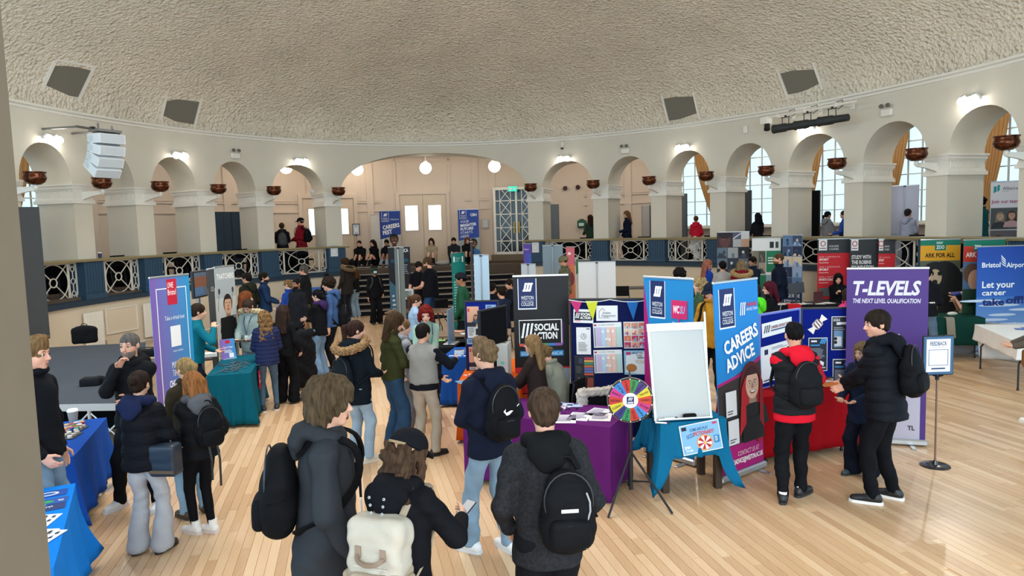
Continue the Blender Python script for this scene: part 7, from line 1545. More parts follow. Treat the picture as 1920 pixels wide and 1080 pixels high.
# far folding table and chairs
def folding_table_far():
    p=col(1200,20.3,0); r,_,M=table('bare grey folding table in front of the cream wall',(p.x-.9,p.y+.1),(p.x+.9,p.y-.1),.7,.78,c='#4a4644',legc='#1c1d20'); return M
folding_table_far()
def chair(label,p,rz,c='#17181b',seatc=None,z=0.,group='black stacking chairs'):
    r=thing('stacking_chair',label,'chair',(p[0],p[1],z),R_(rz),group); m=mat('#232427',.4,.3)
    q=MB(); q.box((0,0,.46),(.43,.43,.05),bev=.02); q.build('seat',mat(seatc or c,.8),r)
    q=MB(); q.add([(x,-.21-.05*(zz-.5)+.03*math.cos(x*5)+dy,zz) for dy in(0,.03) for zz in(.62,.70,.82,.90) for x in(-.2,-.1,0,.1,.2)], [(j*5+i,j*5+i+1,j*5+6+i,j*5+5+i) for j in range(3) for i in range(4)]+[(20+j*5+5+i,20+j*5+6+i,20+j*5+i+1,20+j*5+i) for j in range(3) for i in range(4)]+[(i,20+i,21+i,i+1) for i in range(4)]+[(15+i+1,35+i+1,35+i,15+i) for i in range(4)]); q.build('backrest',mat(c,.8),r)
    for s in(-1,1):
        q=MB(); q.tube([(s*.21,.20,0),(s*.21,.18,.44)],.011,8); q.build('leg',m,r)
        q=MB(); q.tube([(s*.21,-.26,0),(s*.21,-.19,.44),(s*.21,-.20,.62),(s*.19,-.235,.9)],.011,8); q.build('leg',m,r)
    return r
c0=chair('black stacking chair at the bare folding table',col(1166,19.6,0)[:2],170)
# grey stage at the left
st=thing('stage_deck','grey carpeted portable stage deck on silver truss legs','stage'); ZS=.60
SA,SB=Vector((-4.62,8.55,ZS)),Vector((-8.2,8.75,ZS)); p1=G(288,640,ZS); bk=Vector((p1[0]-.1,p1[1]-.1,ZS)); bl=Vector((-9.6,13.2,ZS))
q=MB(); q.prism([tuple(SB),tuple(SA),tuple(bk),tuple(bl)],(0,0,0),(0,0,-.05)); q.build('deck',mat('#4c5057',.9,bump=(90,.15),var=(2,.06)),st)
q=MB(); d=(SA-SB).normalized(); n=Vector((d.y,-d.x,0)); q.bar(SB+n*.012+Vector((0,0,-.035)),SA+n*.012+Vector((0,0,-.035)),.02,.085); q.build('edge_trim',mat('#a8abad',.35,.8),st); q=MB(); q.bar(SA+Vector((.012,0,-.035)),bk+Vector((.012,0,-.035)),.02,.085); q.build('edge_trim',mat('#a8abad',.35,.8),st)
for k in range(7):
    a=SB.lerp(SA,.12+.86*k/6.2); a.z=0; q=MB(); q.cyl(a,a+Vector((0,0,ZS-.06)),.024,n=8); q.build('truss_leg',M_ALU,st)
    if k<6:
        b=SB.lerp(SA,.12+.86*(k+1)/6.2); b.z=0; q=MB(); q.cyl(a+Vector((0,0,.04)),b+Vector((0,0,ZS-.1)),.011,n=6); q.cyl(a+Vector((0,0,ZS-.1)),b+Vector((0,0,.04)),.011,n=6); tag(q.build('truss_brace',M_ALU,st),kind='stuff')
q=MB(); q.prism([tuple(SB.lerp(bl,.2)-Vector((0,0,.06))),tuple(SA.lerp(bk,.2)-Vector((0,0,.06))),tuple(SA.lerp(bk,.2)-Vector((0,0,ZS-.01))),tuple(SB.lerp(bl,.2)-Vector((0,0,ZS-.01)))],(0,0,0),tuple(n*-.02)); q.build('skirt',mat('#101114',.9),st)
def soft_bag(label,p,rz,pr,c,name='bag'):
    o=thing(name,label,'bag',p,R_(rz)); v,q=nets(pr,.014,folds(.004,1.2,3)); link('bag_body',npmesh('bag_body',v,quads=q),mat(c,.7,bump=(60,.2)),o); return o
p=G(160,644,ZS); o=soft_bag('black backpack standing on the stage by the cream wall',(p[0],p[1],ZS),-150,[rbox((0,0,.16),(.17,.08,.10),.05),ell((0,0,.26),(.20,.10,.10),None,.05)],'#121316'); q=MB(); q.tube([(.05*math.cos(t),-.02,.35+.04*math.sin(t)) for t in [PI*i/8 for i in range(9)]],.008); q.build('carry_handle',M_BLK,o)
p=G(277,668,ZS); o=soft_bag('black camera bag with strap on the stage behind the banner',(p[0],p[1],ZS),20,[rbox((0,0,.06),(.22,.09,.03),.03)],'#17181b'); q=MB(); q.tube([(-.2,0,.09),(-.1,-.02,.16),(.1,0,.15),(.2,0,.09)],.01); q.build('strap',M_BLK,o)
p=G(172,722,ZS); o=soft_bag('small black pouch on the stage edge behind the man in black',(p[0],p[1],ZS),10,[rbox((0,0,.05),(.1,.07,.03),.03),ell((.1,.04,.06),(.09,.05,.05))],'#1a1b1f')
# radiators and panel on the cream wall, left
for u,v0,v1,ww,lab in((175,585,641,.55,'white wall radiator behind the backpack on the stage'),(281,568,622,.4,'white wall radiator half hidden by the purple banner')):
    t=t_for(u,.36,.9); p=ring(t,.37,0); n=ring_n(t); d=ring_at=None; dd=proj(ring(t,.37,.9))[2]; z1,z0=zat(u,v0,dd),zat(u,v1+10,dd); r=thing('radiator',lab,'radiator',(p.x,p.y,z0),math.atan2(n.y,n.x)-PI/2,'white wall radiators')
    q=MB(); q.box((0,0,(z1-z0)/2),(ww,.06,z1-z0),bev=.012); q.build('casing',M_WHITE,r)
    for k in range(7): q=MB(); q.box((-ww*.42+ww*.14*k,-.033,(z1-z0)/2),(.02,.01,z1-z0-.08)); q.build('fin',M_WHITE,r)
    q=MB(); q.cyl((ww/2+.05,0,.06),(ww/2-.02,0,.06),.012); q.cyl((ww/2+.05,0,-.0),(ww/2+.05,0,.1),.016); q.build('valve',mat('#a89a80',.4,.5),r)
t=t_for(228,.42,.7); p=ring(t,.43,.36); n=ring_n(t); r=struct(empty('trim_7',p,math.atan2(n.y,n.x)-PI/2)); q=MB()
q.box((0,0,.28),(.95,.03,.60)); q.build('wall_panel',M_CREAM,r); q=MB()
for s in(-1,1): q.box((s*.47,-.02,.28),(.03,.03,.62)); q.box((0,-.02,.28+s*.3),(.92,.03,.03))
q.build('panel_moulding',M_WHITE,r)
# flat screen behind the purple banner
r,w=panel_root('monitor','flat monitor showing a brown and blue picture behind the purple banner','monitor',362,11.6,388,12.1,0,1.6); z1,z0=zat(375,507,11.85),zat(375,558,11.85)
q=MB(); q.box((0,0,(z0+z1)/2),(w,.05,z1-z0),bev=.01); q.build('casing',M_BLK,r); P=Print(r,w,z1-z0,-.026,z0); P.rect(.03,.03,w-.06,z1-z0-.06,'#5d6d80').rect(.03,.10,w-.06,(z1-z0)*.4,'#8a5a44').rect(.03,(z1-z0)*.6,w-.2,(z1-z0)*.3,'#58789a').done()
q=MB(); q.cyl((0,.03,.0),(0,.03,z0+.1),.03,n=10); q.cyl((0,.03,0),(0,.03,.03),.28,n=20); q.build('stand',M_MET,r)
p=col(372,10.3,0); rr,_,MT=table('cluttered dark table below the monitor',(p.x-.95,p.y+.05),(p.x+.1,p.y+.4),.45,.80,c='#3a3028')
for x,y,c,lab in((-.1,0,'#d8d6d2','white paper stack on the cluttered table'),(.2,.1,'#8a5038','brown box tray on the cluttered table'),(.45,-.05,'#e0dcd4','cream leaflets on the cluttered table')): paper(on(MT,x,y,.004,10),.28,.2,lab,c,th=.05)
# feedback signs
def feedback(label,u,v,zb,zs,hh,ww,dep,rz=0):
    p=col(u,dep,zb); r=thing('feedback_sign_stand',label,'sign',(p.x,p.y,zb),R_(rz)); q=MB(); q.lathe([(.145,0),(.145,.008),(.135,.014),(.03,.018),(.022,.05),(.018,.06)],n=32); q.build('base',mat('#17181c',.2,spec=.7),r,sharp=40)
    q=MB(); q.cyl((0,0,.05),(0,0,zs+.02),.010,n=10); q.build('pole',mat('#8a6f66',.3,.7),r); q=MB(); q.lathe([(.02,zs-.05),(.02,zs-.02),(.06,zs)],n=12); q.build('bracket',M_BLK,r)
    q=MB(); q.box((0,0,zs+hh/2),(ww,.02,hh),bev=.006); q.build('sign_frame',mat('#171a22',.4),r); P=Print(r,ww,hh,-.011,zs); P.rect(.012,.012,ww-.024,hh-.024,'#3f6488').rect(ww*.12,hh*.09,ww*.76,hh*.82,'#e9ebf0').text('FEEDBACK',ww*.5,hh*.15,ww*.54,hh*.10,'#2d3c60',bold=.02,al='C').rect(ww*.28,hh*.285,ww*.42,hh*.008,'#8a90a0').border(ww*.19,hh*.35,ww*.62,hh*.40,.005,'#2d4068').rect(ww*.28,hh*.81,ww*.44,hh*.035,'#2d4068').done(); return r
feedback('blue framed feedback sign on a pole stand beside the purple banner',1753,873,0.,.975,.42,.335,7.45,2)
feedback('blue framed feedback sign on a pole in the foyer, left of the careers fest banner',671,0,ZG,zat(671,441,26.9)-ZG,.44,.28,26.9,8)
def ped_notice(u,v,lab):
    t,p,n=wall_frame(u,v,pedO0-.03); o=thing('pedestal_notice',lab,'notice',p,math.atan2(n.y,n.x)-PI/2); q=MB(); q.box((0,0,0),(.26,.015,.36)); q.build('frame',mat('#8fa3b4',.4),o); P=Print(o,.26,.36,-.008,-.18); P.rect(.02,.02,.22,.32,'#e2e6ea').text('FEEDBACK',.13,.05,.16,.03,'#4a5a78',al='C').border(.06,.12,.14,.15,.005,'#4a5a78').done()
ped_notice(626.5,471,'white framed notice on the blue pedestal left of the steps'); ped_notice(1004,464,'white framed notice on the blue pedestal right of the steps')
# chair with fluffy coat behind the purple table, chairs of seated group, coat chair
c1=chair('black stacking chair under the fluffy grey coat behind the purple table',col(1106,7.85,0)[:2],15,group='chairs behind the purple table')
o=thing('fleece_coat','fluffy pale grey coat over the chair behind the purple table','coat',(c1.location.x,c1.location.y,.0),R_(15)); v,q=nets([cap((-.17,-.235,.86),(.17,-.235,.86),.045),ell((-.17,-.25,.74),(.06,.06,.16),None,.05),ell((.18,-.25,.74),(.06,.06,.16),None,.05)],.011,fluff(.009,70)); link('coat_body',npmesh('coat_body',v,quads=q),mat('#b4aaa0',.95,bump=(60,.4)),o)
c2=chair('black stacking chair loaded with a long black coat behind the girl in wide jeans',col(553,12.1,0)[:2],60,group='chairs at the left stands')
o=thing('black_coat','long black coat hanging over a chair, left of the girl in wide jeans','coat',(c2.location.x,c2.location.y,0),R_(60)); v,q=nets([cap((-.2,-.22,.93),(.2,-.22,.93),.07),ell((0,-.26,.6),(.26,.10,.38),None,.08),ell((0,-.24,.25),(.28,.12,.22),None,.08)],.016,folds(.012,1,2)); link('coat_body',npmesh('coat_body',v,quads=q),mat('#15161a',.7),o)
o=soft_bag('black rucksack on the floor by the blue-jacketed girl at the left stands',tuple(col(527,13.6,0.0)),30,[rbox((0,0,.2),(.16,.1,.12),.06),ell((0,0,.36),(.17,.12,.1),None,.05)],'#141519')
for k,(u,d,rz,lab) in enumerate(((934,15.4,150,'black stacking chair of the seated man with bun, right of the pale banner'),(955,15.0,190,'black stacking chair at the right of the seated group'),(820,17.6,40,'black stacking chair behind the man in black shirt'))): chair(lab,col(u,d,0)[:2],rz)
# dark draped tables and chairs just behind the balustrade
for k,(a,b) in enumerate(bays):
    if k in(6,): continue
    t=(a+b)/2; p=ring(t,2.1,ZG); n=ring_n(t); d=Vector((n.y,-n.x,0)); W=spd(t)*(b-a)*.86
    A=p-d*W/2-n*.0; B=p+d*W/2
    rest=PANEL_LAB[k].replace('white iron railing panel ','').replace('standing in the left gallery','left gallery')
    r,_,M=table('dark table behind railing panel '+rest,(A.x,A.y),(B.x,B.y),.7,.74); r.location.z=ZG
    cl=drape('tablecloth','black cloth on table behind railing panel '+rest,(A.x,A.y),(B.x,B.y),.7,ZG+.74,.72,'#0f1114',flare=.03)
    q=p-n*.95+d*(W*.2); chair('black chair behind railing panel '+rest,(q.x,q.y),math.degrees(math.atan2(n.y,n.x))-90+180*(k%2),z=ZG,group='black gallery chairs')

t=t_for(191,.5,RAILZ); p=ring(t,.55,RAILZ+.002); cup(Matrix.Translation(p),'#2c3560',True,'small blue paper cup with white lid standing on the gallery rail, far left',1.1)
# ================================================================ THE PEOPLE
def F(label,u,v,vh,facing,**k):
    xy,h=by_feet(u,v,vh); 
    return person(label,xy,facing,h=h*.985,**k)
def Hd(label,u,v,h,facing,base=0.,**k): return person(label,by_head(u,v,h,base),facing,h=h*.985,base=base,**k)
def At(label,u,d,facing,h,base=0.,**k): p=col(u,d,base+h*.8); return person(label,(p.x,p.y),facing,h=h,base=base,**k)
BK='#17181c'; NV='#1b2233'
# --- foreground
P=Hd('person with shaggy brown hair in grey hooded jacket laughing, facing right',598,712,1.84,-80,hair=('mop','#5d4c38'),head=(-8,2,0),lean=3,arms=((.24,.16,.92,.7,-.6,-.2),(.24,.16,.92,.7,-.6,-.2)),top=('parka','#303338',{'hood':True,'hem':.66,'rough':.6,'flare':.03}),bottom=('jeans','#20283a'),shoes=('#2a2a2c','#ddd'),skin='#d9a68c',extra=(lanyard('#23252c'),))
backpack(P,'large black hiking-style backpack on the shaggy-haired person in grey',size=(.155,.095,.25),zo=.03)
def ph_mouth(P):
    q=MB(); q.sphere((0,.094,-.07),.014,12,8,(1.1,.5,.9)); me=q.mesh('open_mouth',True); me.materials.append(mat('#5a2320',.5)); P.hlink('open_mouth',me)
ph_mouth(P)
P=Hd('person in black baseball cap and black coat looking at a phone',741,812,1.63,-22,sex='f',hair=('wavy','#4f3b2c',.22),head=(-14,24,0),lean=4,arms=('front',(.20,.36,1.19)),top=('coat','#121317',{'hood':True,'hem':.74}),bottom=('wide','#15161b'),shoes=('#222','#ddd'),extra=(baseball_cap('#14151a',strap='#8d7a5a'),))
def laced_hood(P):
    N,T=P.N,P.T; fw=T@A3(0,1,0); rt=T@A3(1,0,0); up=T@A3(0,0,1); o=N-fw*(.20+P.I)-up*.07
    for k in range(4):
        for s in(-1,1): q=MB(); q.tube([tuple(o+rt*s*(.045+.006*math.cos(t)-.006*k)+up*(.055-.04*k+.006*math.sin(t))-fw*.012) for t in [2*PI*i/8 for i in range(8)]],.0025,5,True); q.build('eyelet',mat('#c9ccd0',.3,.8),P.root)
laced_hood(P)
r=thing('backpack','cream and beige backpack with tan handle on the person in black cap','backpack'); to_world(P,r)
_T=P.T; _f=_T@A3(0,1,0); _r=_T@A3(1,0,0); _u=_T@A3(0,0,1); C=P.N-_u*.36-_f*(.105+P.I+.075); MC=mat('#b4ada0',.7,bump=(70,.15),var=(9,.05)); MB_=mat('#9c8d7a',.75,bump=(70,.2),var=(9,.06))
v,q=nets([rbox(C+_u*.055,(.115,.045,.13),.045,_T),rbox(C+_u*.17,(.125,.03,.035),.03,_T,.05)],.0095,folds(.007,1.5,4)); link('main_compartment',npmesh('main_compartment',v,quads=q),MC,r)
v,q=nets([rbox(C-_u*.15,(.125,.055,.10),.04,_T)],.0095,folds(.005,1.5,5)); link('base_panel',npmesh('base_panel',v,quads=q),MB_,r)
v,q=nets([rbox(C-_u*.15-_f*.095,(.085,.01,.09),.035,_T)],.0095,folds(.004,1.4,6)); link('front_pocket',npmesh('front_pocket',v,quads=q),mat('#a59683',.75,bump=(70,.2)),r)
for s_ in(-1,1):
    v,q=nets([rbox(C-_u*.14+_r*s_*.165-_f*.01,(.008,.04,.07),.022,_T)],.0095,folds(.004,1.4,7)); link('side_pocket',npmesh('side_pocket',v,quads=q),MB_,r)
    q=MB(); q.box(tuple(C+_r*s_*.075+_u*.075-_f*.094),(.035,.008,.06),M=Matrix(_T.tolist())); q.build('handle_patch',mat('#8d7a68',.55),r)
q=MB(); q.strip([tuple(C+_r*(.078*math.cos(t))+_u*(.06-.035*math.sin(t))-_f*(.098+.03*math.sin(t))) for t in [PI*i/12 for i in range(13)]],[tuple(-_f)]*13,.022,.012); q.build('front_handle',mat('#7d6a58',.55),r)
for zz,ww,mm in((.0,.10,'#c9c2b4'),(-.065,.09,'#8d8170')): q=MB(); q.tube([tuple(C+_r*x+_u*(zz+(.02 if zz<0 else 0)*(1-(x/ww)**2))-_f*(.096 if zz>=0 else .142)) for x in [ww*(i/6-1) for i in range(13)]],.0045,6); q.build('zip',mat(mm,.4,.2),r)
q=MB(); q.tube([tuple(C+_r*(.03+.06*math.cos(t))+_u*(.02-.12*(t/PI))-_f*.1) for t in [PI*i/10 for i in range(11)]],.003,5); q.build('cord',MC,r)
for s_ in(-1,1):
    N=P.N; pts=[C+_r*s_*.08+_u*.19+_f*.06,N+_r*s_*.095+_u*.0,N+_r*s_*.115-_u*.04+_f*(.105+P.I*.8),N+_r*s_*.135-_u*.20+_f*(.125+P.I),N+_r*s_*(.14+P.I*.5)-_u*.38+_f*.03,C+_r*s_*.13-_u*.18+_f*.05]
    q=MB(); q.strip([tuple(p) for p in pts],[tuple(nrm(p-(N-_u*.2))) for p in pts],.04,.012); q.build('shoulder_strap',MB_,r)
in_hand(P,1,'phone','black smartphone held by the person in the cap','phone',(.075,.15,.009),'#1a1b1f',off=(.0,.02,.012),rot=(28,0,-18),screen='#cfd8e8')
P=Hd('person with short brown hair in dark grey marled hooded jacket, back to camera',1020,728,1.76,4,hair=('short','#4a382b'),head=(2,6,0),arms=('pocket','pocket'),top=('hoodie','#26272a',{'hood':'#141517','hem':.80,'var':(60,.3)}),bottom=('joggers','#15161a'),shoes=('#222','#ddd'),skin='#d9a58e')
backpack(P,'black backpack with grey piping on the person in marled grey',size=(.15,.085,.23),logo='bar',trim='#9a9ca0',oneside=.085,zo=.05)
P=F('person with tousled light brown hair in navy hoodie and pale jeans, facing left',925,1036,635,34,hair=('quiff','#7a6248'),head=(16,6,0),arms=('front','pocket'),top=('hoodie','#161b2b',{'hem':.84}),bottom=('jeans','#7f98ad'),shoes=('#e9e9ea','#d9d9dc'),feet=((-.13,.12,25),(.12,-.06,5)),skin='#d6a288')
backpack(P,'black backpack with white tick emblem on the person in navy hoodie',size=(.145,.075,.23),logo='swoosh')
P=At('woman with long blonde hair and dark glasses behind the purple table',1008,7.85,64,1.42,sex='f',hair=('long','#94744e',.3),head=(10,-2,0),lean=6,arms=('table','table'),top=('jumper','#2a211f'),bottom=('jeans','#22242a'),skin='#d8a48c',extra=(lens_glasses('#1c1c1e'),))
P=At('seated person with braided fair hair in olive grey jacket behind the purple table',1052,8.05,62,1.62,sex='f',sit=.47,hair=('braid','#7a6040'),head=(6,34,0),lean=16,arms=((.12,.38,.86),(.12,.40,.86)),top=('coat','#7d7f72',{'hem':.86}),bottom=('jeans','#2a2c33'),skin='#d2a088',extra=(lanyard('#3a5aa8'),))
chair('black stacking chair of the seated person with braided hair',col(1056,8.12,0)[:2],62,group='chairs behind the purple table')
# --- right group
P=F('boy with faded black hair in black gilet over red hoodie',1488,938,604,6,hair=('fade','#141215'),head=(-14,4,0),arms=((.26,.20,1.0,1,-.5,-.4),(.22,.32,1.06,1,-.4,-.3)),top=('gilet','#1d1e21',{'hood':'#c8192c','hem':.90,'under':('#c8192c',.82),'quilt':.12}),bottom=('joggers','#141519'),shoes=('#1c1d20','#25252a','#e9e8e4'),feet=((-.12,-.02,-30),(.13,.10,-60)),skin='#cd9c80',extra=(sleeves('#c8192c',.034),))
backpack(P,'black backpack on the boy in the red sleeves',size=(.15,.08,.23),c='#17181b')
P=F('young man with short dark hair in black puffer jacket at the purple T-Levels banner',1657,940,580,44,hair=('short','#2b211b'),head=(44,4,0),arms=((.06,.36,1.10),(.06,.36,1.06)),top=('puffer','#15171d',{'hood':True,'hem':.80}),bottom=('joggers','#121317'),shoes=('#17181b','#e9e8e6'),feet=((-.12,.06,20),(.13,-.04,4)),skin='#d49c84',lean=6)
backpack(P,'black rucksack on the young man in black puffer jacket',size=(.15,.075,.24),c='#111215',oneside=.02)
def stripe(P):
    q=MB(); a,b=P.W,0; x=P.pel+A3(.178,.06,-.30); q.tube([tuple(x+A3(.0,.05,0)),tuple(x+A3(.0,-.04,.01)),tuple(x+A3(0,-.05,-.015)),tuple(x+A3(0,.05,-.022))],.004,5,True); q.build('reflective_trim',mat('#d9dadc',.3),P.root)
P=F('woman with long fair hair in navy standing behind the young man in black puffer',1616,892,640,120,sex='f',hair=('long','#80684c',.36),head=(0,10,0),arms=('front','front'),top=('coat','#1a2236',{'hem':.72}),bottom=('wide','#141824'),shoes=('#3b4a4e','#2a3436'),skin='#cfa088')
# --- left group
P=F('woman with dark brown bun, black puffer jacket and light grey flared joggers',283,1034,695,-6,sex='f',hair=('bun','#2e211a'),head=(4,6,0),arms=((.20,.26,.98),(.20,.26,.98)),top=('puffer','#121318',{'hood':'#1c2340','hem':.83,'quilt':.13}),bottom=('flare','#a9abb0'),shoes=('#3a2f2a','#2a2320'),skin='#d0a088')
r=thing('shoulder_bag','navy leather shoulder bag on the woman in grey joggers','bag'); to_world(P,r)
v,q=nets([rbox((.24,-.03,.93),(.10,.055,.12),.03),ell((.24,-.03,.98),(.10,.05,.1),None,.03)],.011,folds(.003,1,1)); link('bag_body',npmesh('bag_body',v,quads=q),mat('#1f2a38',.45),r); q=MB(); q.tube([(.17,-.03,1.04),(.15,-.05,1.25),(.15,-.02,1.47),(.18,.06,1.30),(.30,.0,1.04)],.010,6); q.build('shoulder_strap',mat('#141a24',.5),r); q=MB()
for a in(.16,.32): q.sphere((a,-.115,.83),.008,8,6)
for a in(.16,): q2=MB(); q2.box((.24,-.115,.83),(.24,.012,.03)); q2.build('base_trim',mat('#5a4a34',.5),r)
P=F('man with grey cropped hair in black hoodie, hand on chin, facing the camera',268,948,622,176,hair=('buzz','#6a6460'),head=(4,4,0),arms=((-.06,.21,1.15,.5,-.3,-.6),(.03,.185,1.44,.5,.1,-.9)),top=('hoodie','#17181b',{'hem':.84}),bottom=('joggers','#16171b'),shoes=('#e4e6e8','#d8dade'),feet=((-.2,.06,12),(.2,.05,-18)),skin='#d09a80',extra=(beard('#6d625a'),))
P=At('young man with fair quiff in black fleece beside the badge table, facing right',64,5.6,-84,1.86,hair=('quiff','#8a6a46'),head=(-4,4,0),arms=('down','pocket'),top=('fleece','#14161b'),bottom=('jeans','#6d8498'),skin='#d79e86')
P=F('person with ginger hair in black puffer, black leggings and white trainers',384,1000,697,38,sex='f',hair=('long','#a0673a',.20),head=(18,10,0),arms=((.18,.26,1.02),(.2,.14,.95)),top=('puffer','#16171b',{'hood':'#55565a','hem':.86,'quilt':.16}),bottom=('leggings','#121216'),shoes=('#e3ddd8','#d9c9c4','#e9e8e4'),feet=((-.08,.07,30),(.07,-.02,34)),skin='#d9a78e')
backpack(P,'black backpack with dangling straps on the ginger-haired person',size=(.14,.08,.23),oneside=.06); r=bpy.data.objects[[o.name for o in bpy.data.objects if o.get('label')=='black backpack with dangling straps on the ginger-haired person'][0]]
for x in(.03,.11): q=MB(); q.strip([tuple(P.N+A3(x,-.30,-.46)),tuple(P.N+A3(x+.01,-.33,-.60)),tuple(P.N+A3(x+.005,-.33,-.78-x))],[(0,-1,.1)]*3,.022,.004); q.build('dangling_strap',M_BLK,r)
P=F('person with blonde ponytail in brown jacket and pale jeans, behind the ginger-haired one',368,965,670,48,sex='f',hair=('pony','#a98a5c',.36),head=(14,4,0),arms=('front','down'),top=('coat','#3b3327',{'hem':.80}),bottom=('jeans','#8fb0c8'),shoes=('#54453a','#4a3c32'),skin='#d9a78e',extra=(lens_glasses('#3a4a7a'),))
# --- behind the university banner
P=At('person in teal sweatshirt half hidden by the purple and blue banner',360,10.1,-60,1.66,hair=('short','#3a2a20'),lean=8,arms=('front',(.12,.22,1.42)),top=('jumper','#0f6576'),bottom=('jeans','#1c2230'),skin='#d6a488')
P=At('woman with dark glasses in pale green parka reading a clipboard',470,11.5,172,1.60,sex='f',hair=('ponylow','#43322a',.2),head=(0,32,0),arms=('front','front'),top=('parka','#8a9c9a',{'fur':'#b3a283','hem':.80}),bottom=('jeans','#7f94a8'),skin='#d9a890',extra=(lens_glasses('#1d1a22'),lanyard('#3a2a5a')))
in_hand(P,1,'clipboard','black clipboard held by the woman in pale green parka','clipboard',(.23,.31,.012),'#17181b',off=(-.12,.05,.02),rot=(12,0,0))
P=Hd('girl with long ginger hair beyond the clipboard woman',459,546,1.66,-50,sex='f',hair=('long','#8a4a2a',.34),head=(-20,4,0),arms=('front','down'),top=('coat','#22252b'),bottom=('jeans','#30384a'),skin='#dba890')
P=F('woman with long curly fair hair in navy quilted jacket by the teal table',507,770,583,22,sex='f',hair=('wavy','#8d6a44',.36),head=(10,14,0),arms=('front','front'),top=('puffer','#232a4c',{'hem':.84,'quilt':.07}),bottom=('leggings','#4c6174'),shoes=('#2a2b30','#e6e4e0'),skin='#d9a890')
P=F('girl with long brown hair in black tracksuit with white side stripes',540,755,572,-14,sex='f',hair=('long','#3a2922',.34),head=(0,8,0),arms=('down','pocket'),top=('fleece','#141518'),bottom=('wide','#131417'),shoes=('#1a1b1e','#2a2a2e'),skin='#d2a088')
P=F('girl with folded arms, black jacket with purple hood, wide pale jeans',604,704,542,72,sex='f',hair=('ponylow','#17141a',.22),head=(6,2,0),arms=('crossL','crossL'),top=('coat','#131418',{'hood':'#35244c','hem':.84}),bottom=('wide','#6f8cab'),shoes=('#d8d8d8','#ccc'),skin='#dcb09c')
P=F('boy with dark curly hair in blue hooded top behind the girl with folded arms',627,697,520,96,hair=('curly','#2c2019'),head=(10,6,0),arms=('down','down'),top=('hoodie','#3c5680'),bottom=('joggers','#15161b'),shoes=('#222','#333'),skin='#d9a890')
backpack(P,'black backpack low on the boy in blue hooded top',zo=.18)
P=Hd('tall man with grey hair in black jacket and camouflage trousers',570,497,1.84,86,hair=('short','#5e5852'),head=(6,2,0),arms=('front','front'),top=('coat','#1a1b1e',{'hem':.84}),bottom=('chinos','#6d6852'),shoes=('#3a3228','#2a241c'),skin='#d09a80')
P=Hd('man with dark hair in navy blue jacket facing right, left stands',493,510,1.76,-72,hair=('short','#241c18'),head=(-10,2,0),arms=('front','front'),top=('coat','#1f3454',{'hem':.82}),bottom=('jeans','#20242e'),skin='#cf9a7e',extra=(beard('#2c221c'),))
P=Hd('young man in dark olive hooded jacket behind the photo banner, facing left',463,511,1.78,66,hair=('short','#1e1916'),head=(14,2,0),arms=('pocket','pocket'),top=('parka','#26281f',{'hood':True}),bottom=('jeans','#22242a'),skin='#c99478')
P=Hd('girl with fair ponytail and glasses in bright blue jacket, left stands',541,524,1.62,70,sex='f',hair=('ponylow','#8a6a46',.26),head=(10,6,0),arms=('front','down'),top=('coat','#223f88',{'hem':.82}),bottom=('leggings','#16181f'),skin='#dcb09c',extra=(lens_glasses('#444'),))
P=Hd('bearded man peering between the girl in blue and the grey-haired man',556,521,1.72,150,hair=('buzz','#1c1613'),arms=('down','down'),top=('coat','#1c1d22'),bottom=('jeans','#22242a'),skin='#9a6a4c',extra=(beard('#1a1412'),lens_glasses('#222')))
P=At('seated woman in black headscarf at the blue laptop',613,22.1,180,1.62,sex='f',sit=.47,hair=('long','#121216',.2),arms=('table','table'),top=('jumper','#131418'),bottom=('wide','#131418'),skin='#b98868',extra=(lens_glasses('#222'),))
P=F('person with curly brown hair in dark brown coat standing by the steps',654,598,484,66,hair=('curly','#40301f'),head=(10,12,0),arms=('pocket','pocket'),top=('parka','#2b2725',{'hood':True,'hem':.72,'fur':'#6a5a42'}),bottom=('joggers','#25282e'),shoes=('#26365c','#d8d8dc'),skin='#c9987c')
P=F('girl with long ginger brown hair in black top and pale jeans by the steps',668,594,498,58,sex='f',hair=('long','#6a4128',.30),head=(20,14,0),arms=('front','front'),top=('fleece','#15171a'),bottom=('wide','#7f97a8'),shoes=('#e2e2e0','#d4d4d2'),skin='#d9a890')
P=F('person all in black with a skull-print cap by the steps',706,607,502,-150,hair=('short','#17171a'),head=(-10,24,0),arms=('pocket','down'),top=('hoodie','#141518',{'hem':.80}),bottom=('wide','#131418'),shoes=('#1b1c1f','#2a2a2c'),skin='#c09078',extra=(baseball_cap('#1f3a38'),))
def skull_patch(P):
    q=MB(); q.box((0,.125,.075),(.10,.012,.075)); o=None; me=q.mesh('patch'); me.materials.append(mat('#dcdedd',.6)); P.hlink('patch',me)
skull_patch(P); backpack(P,'grey rucksack on the person in the skull-print cap',c='#3c3f42')
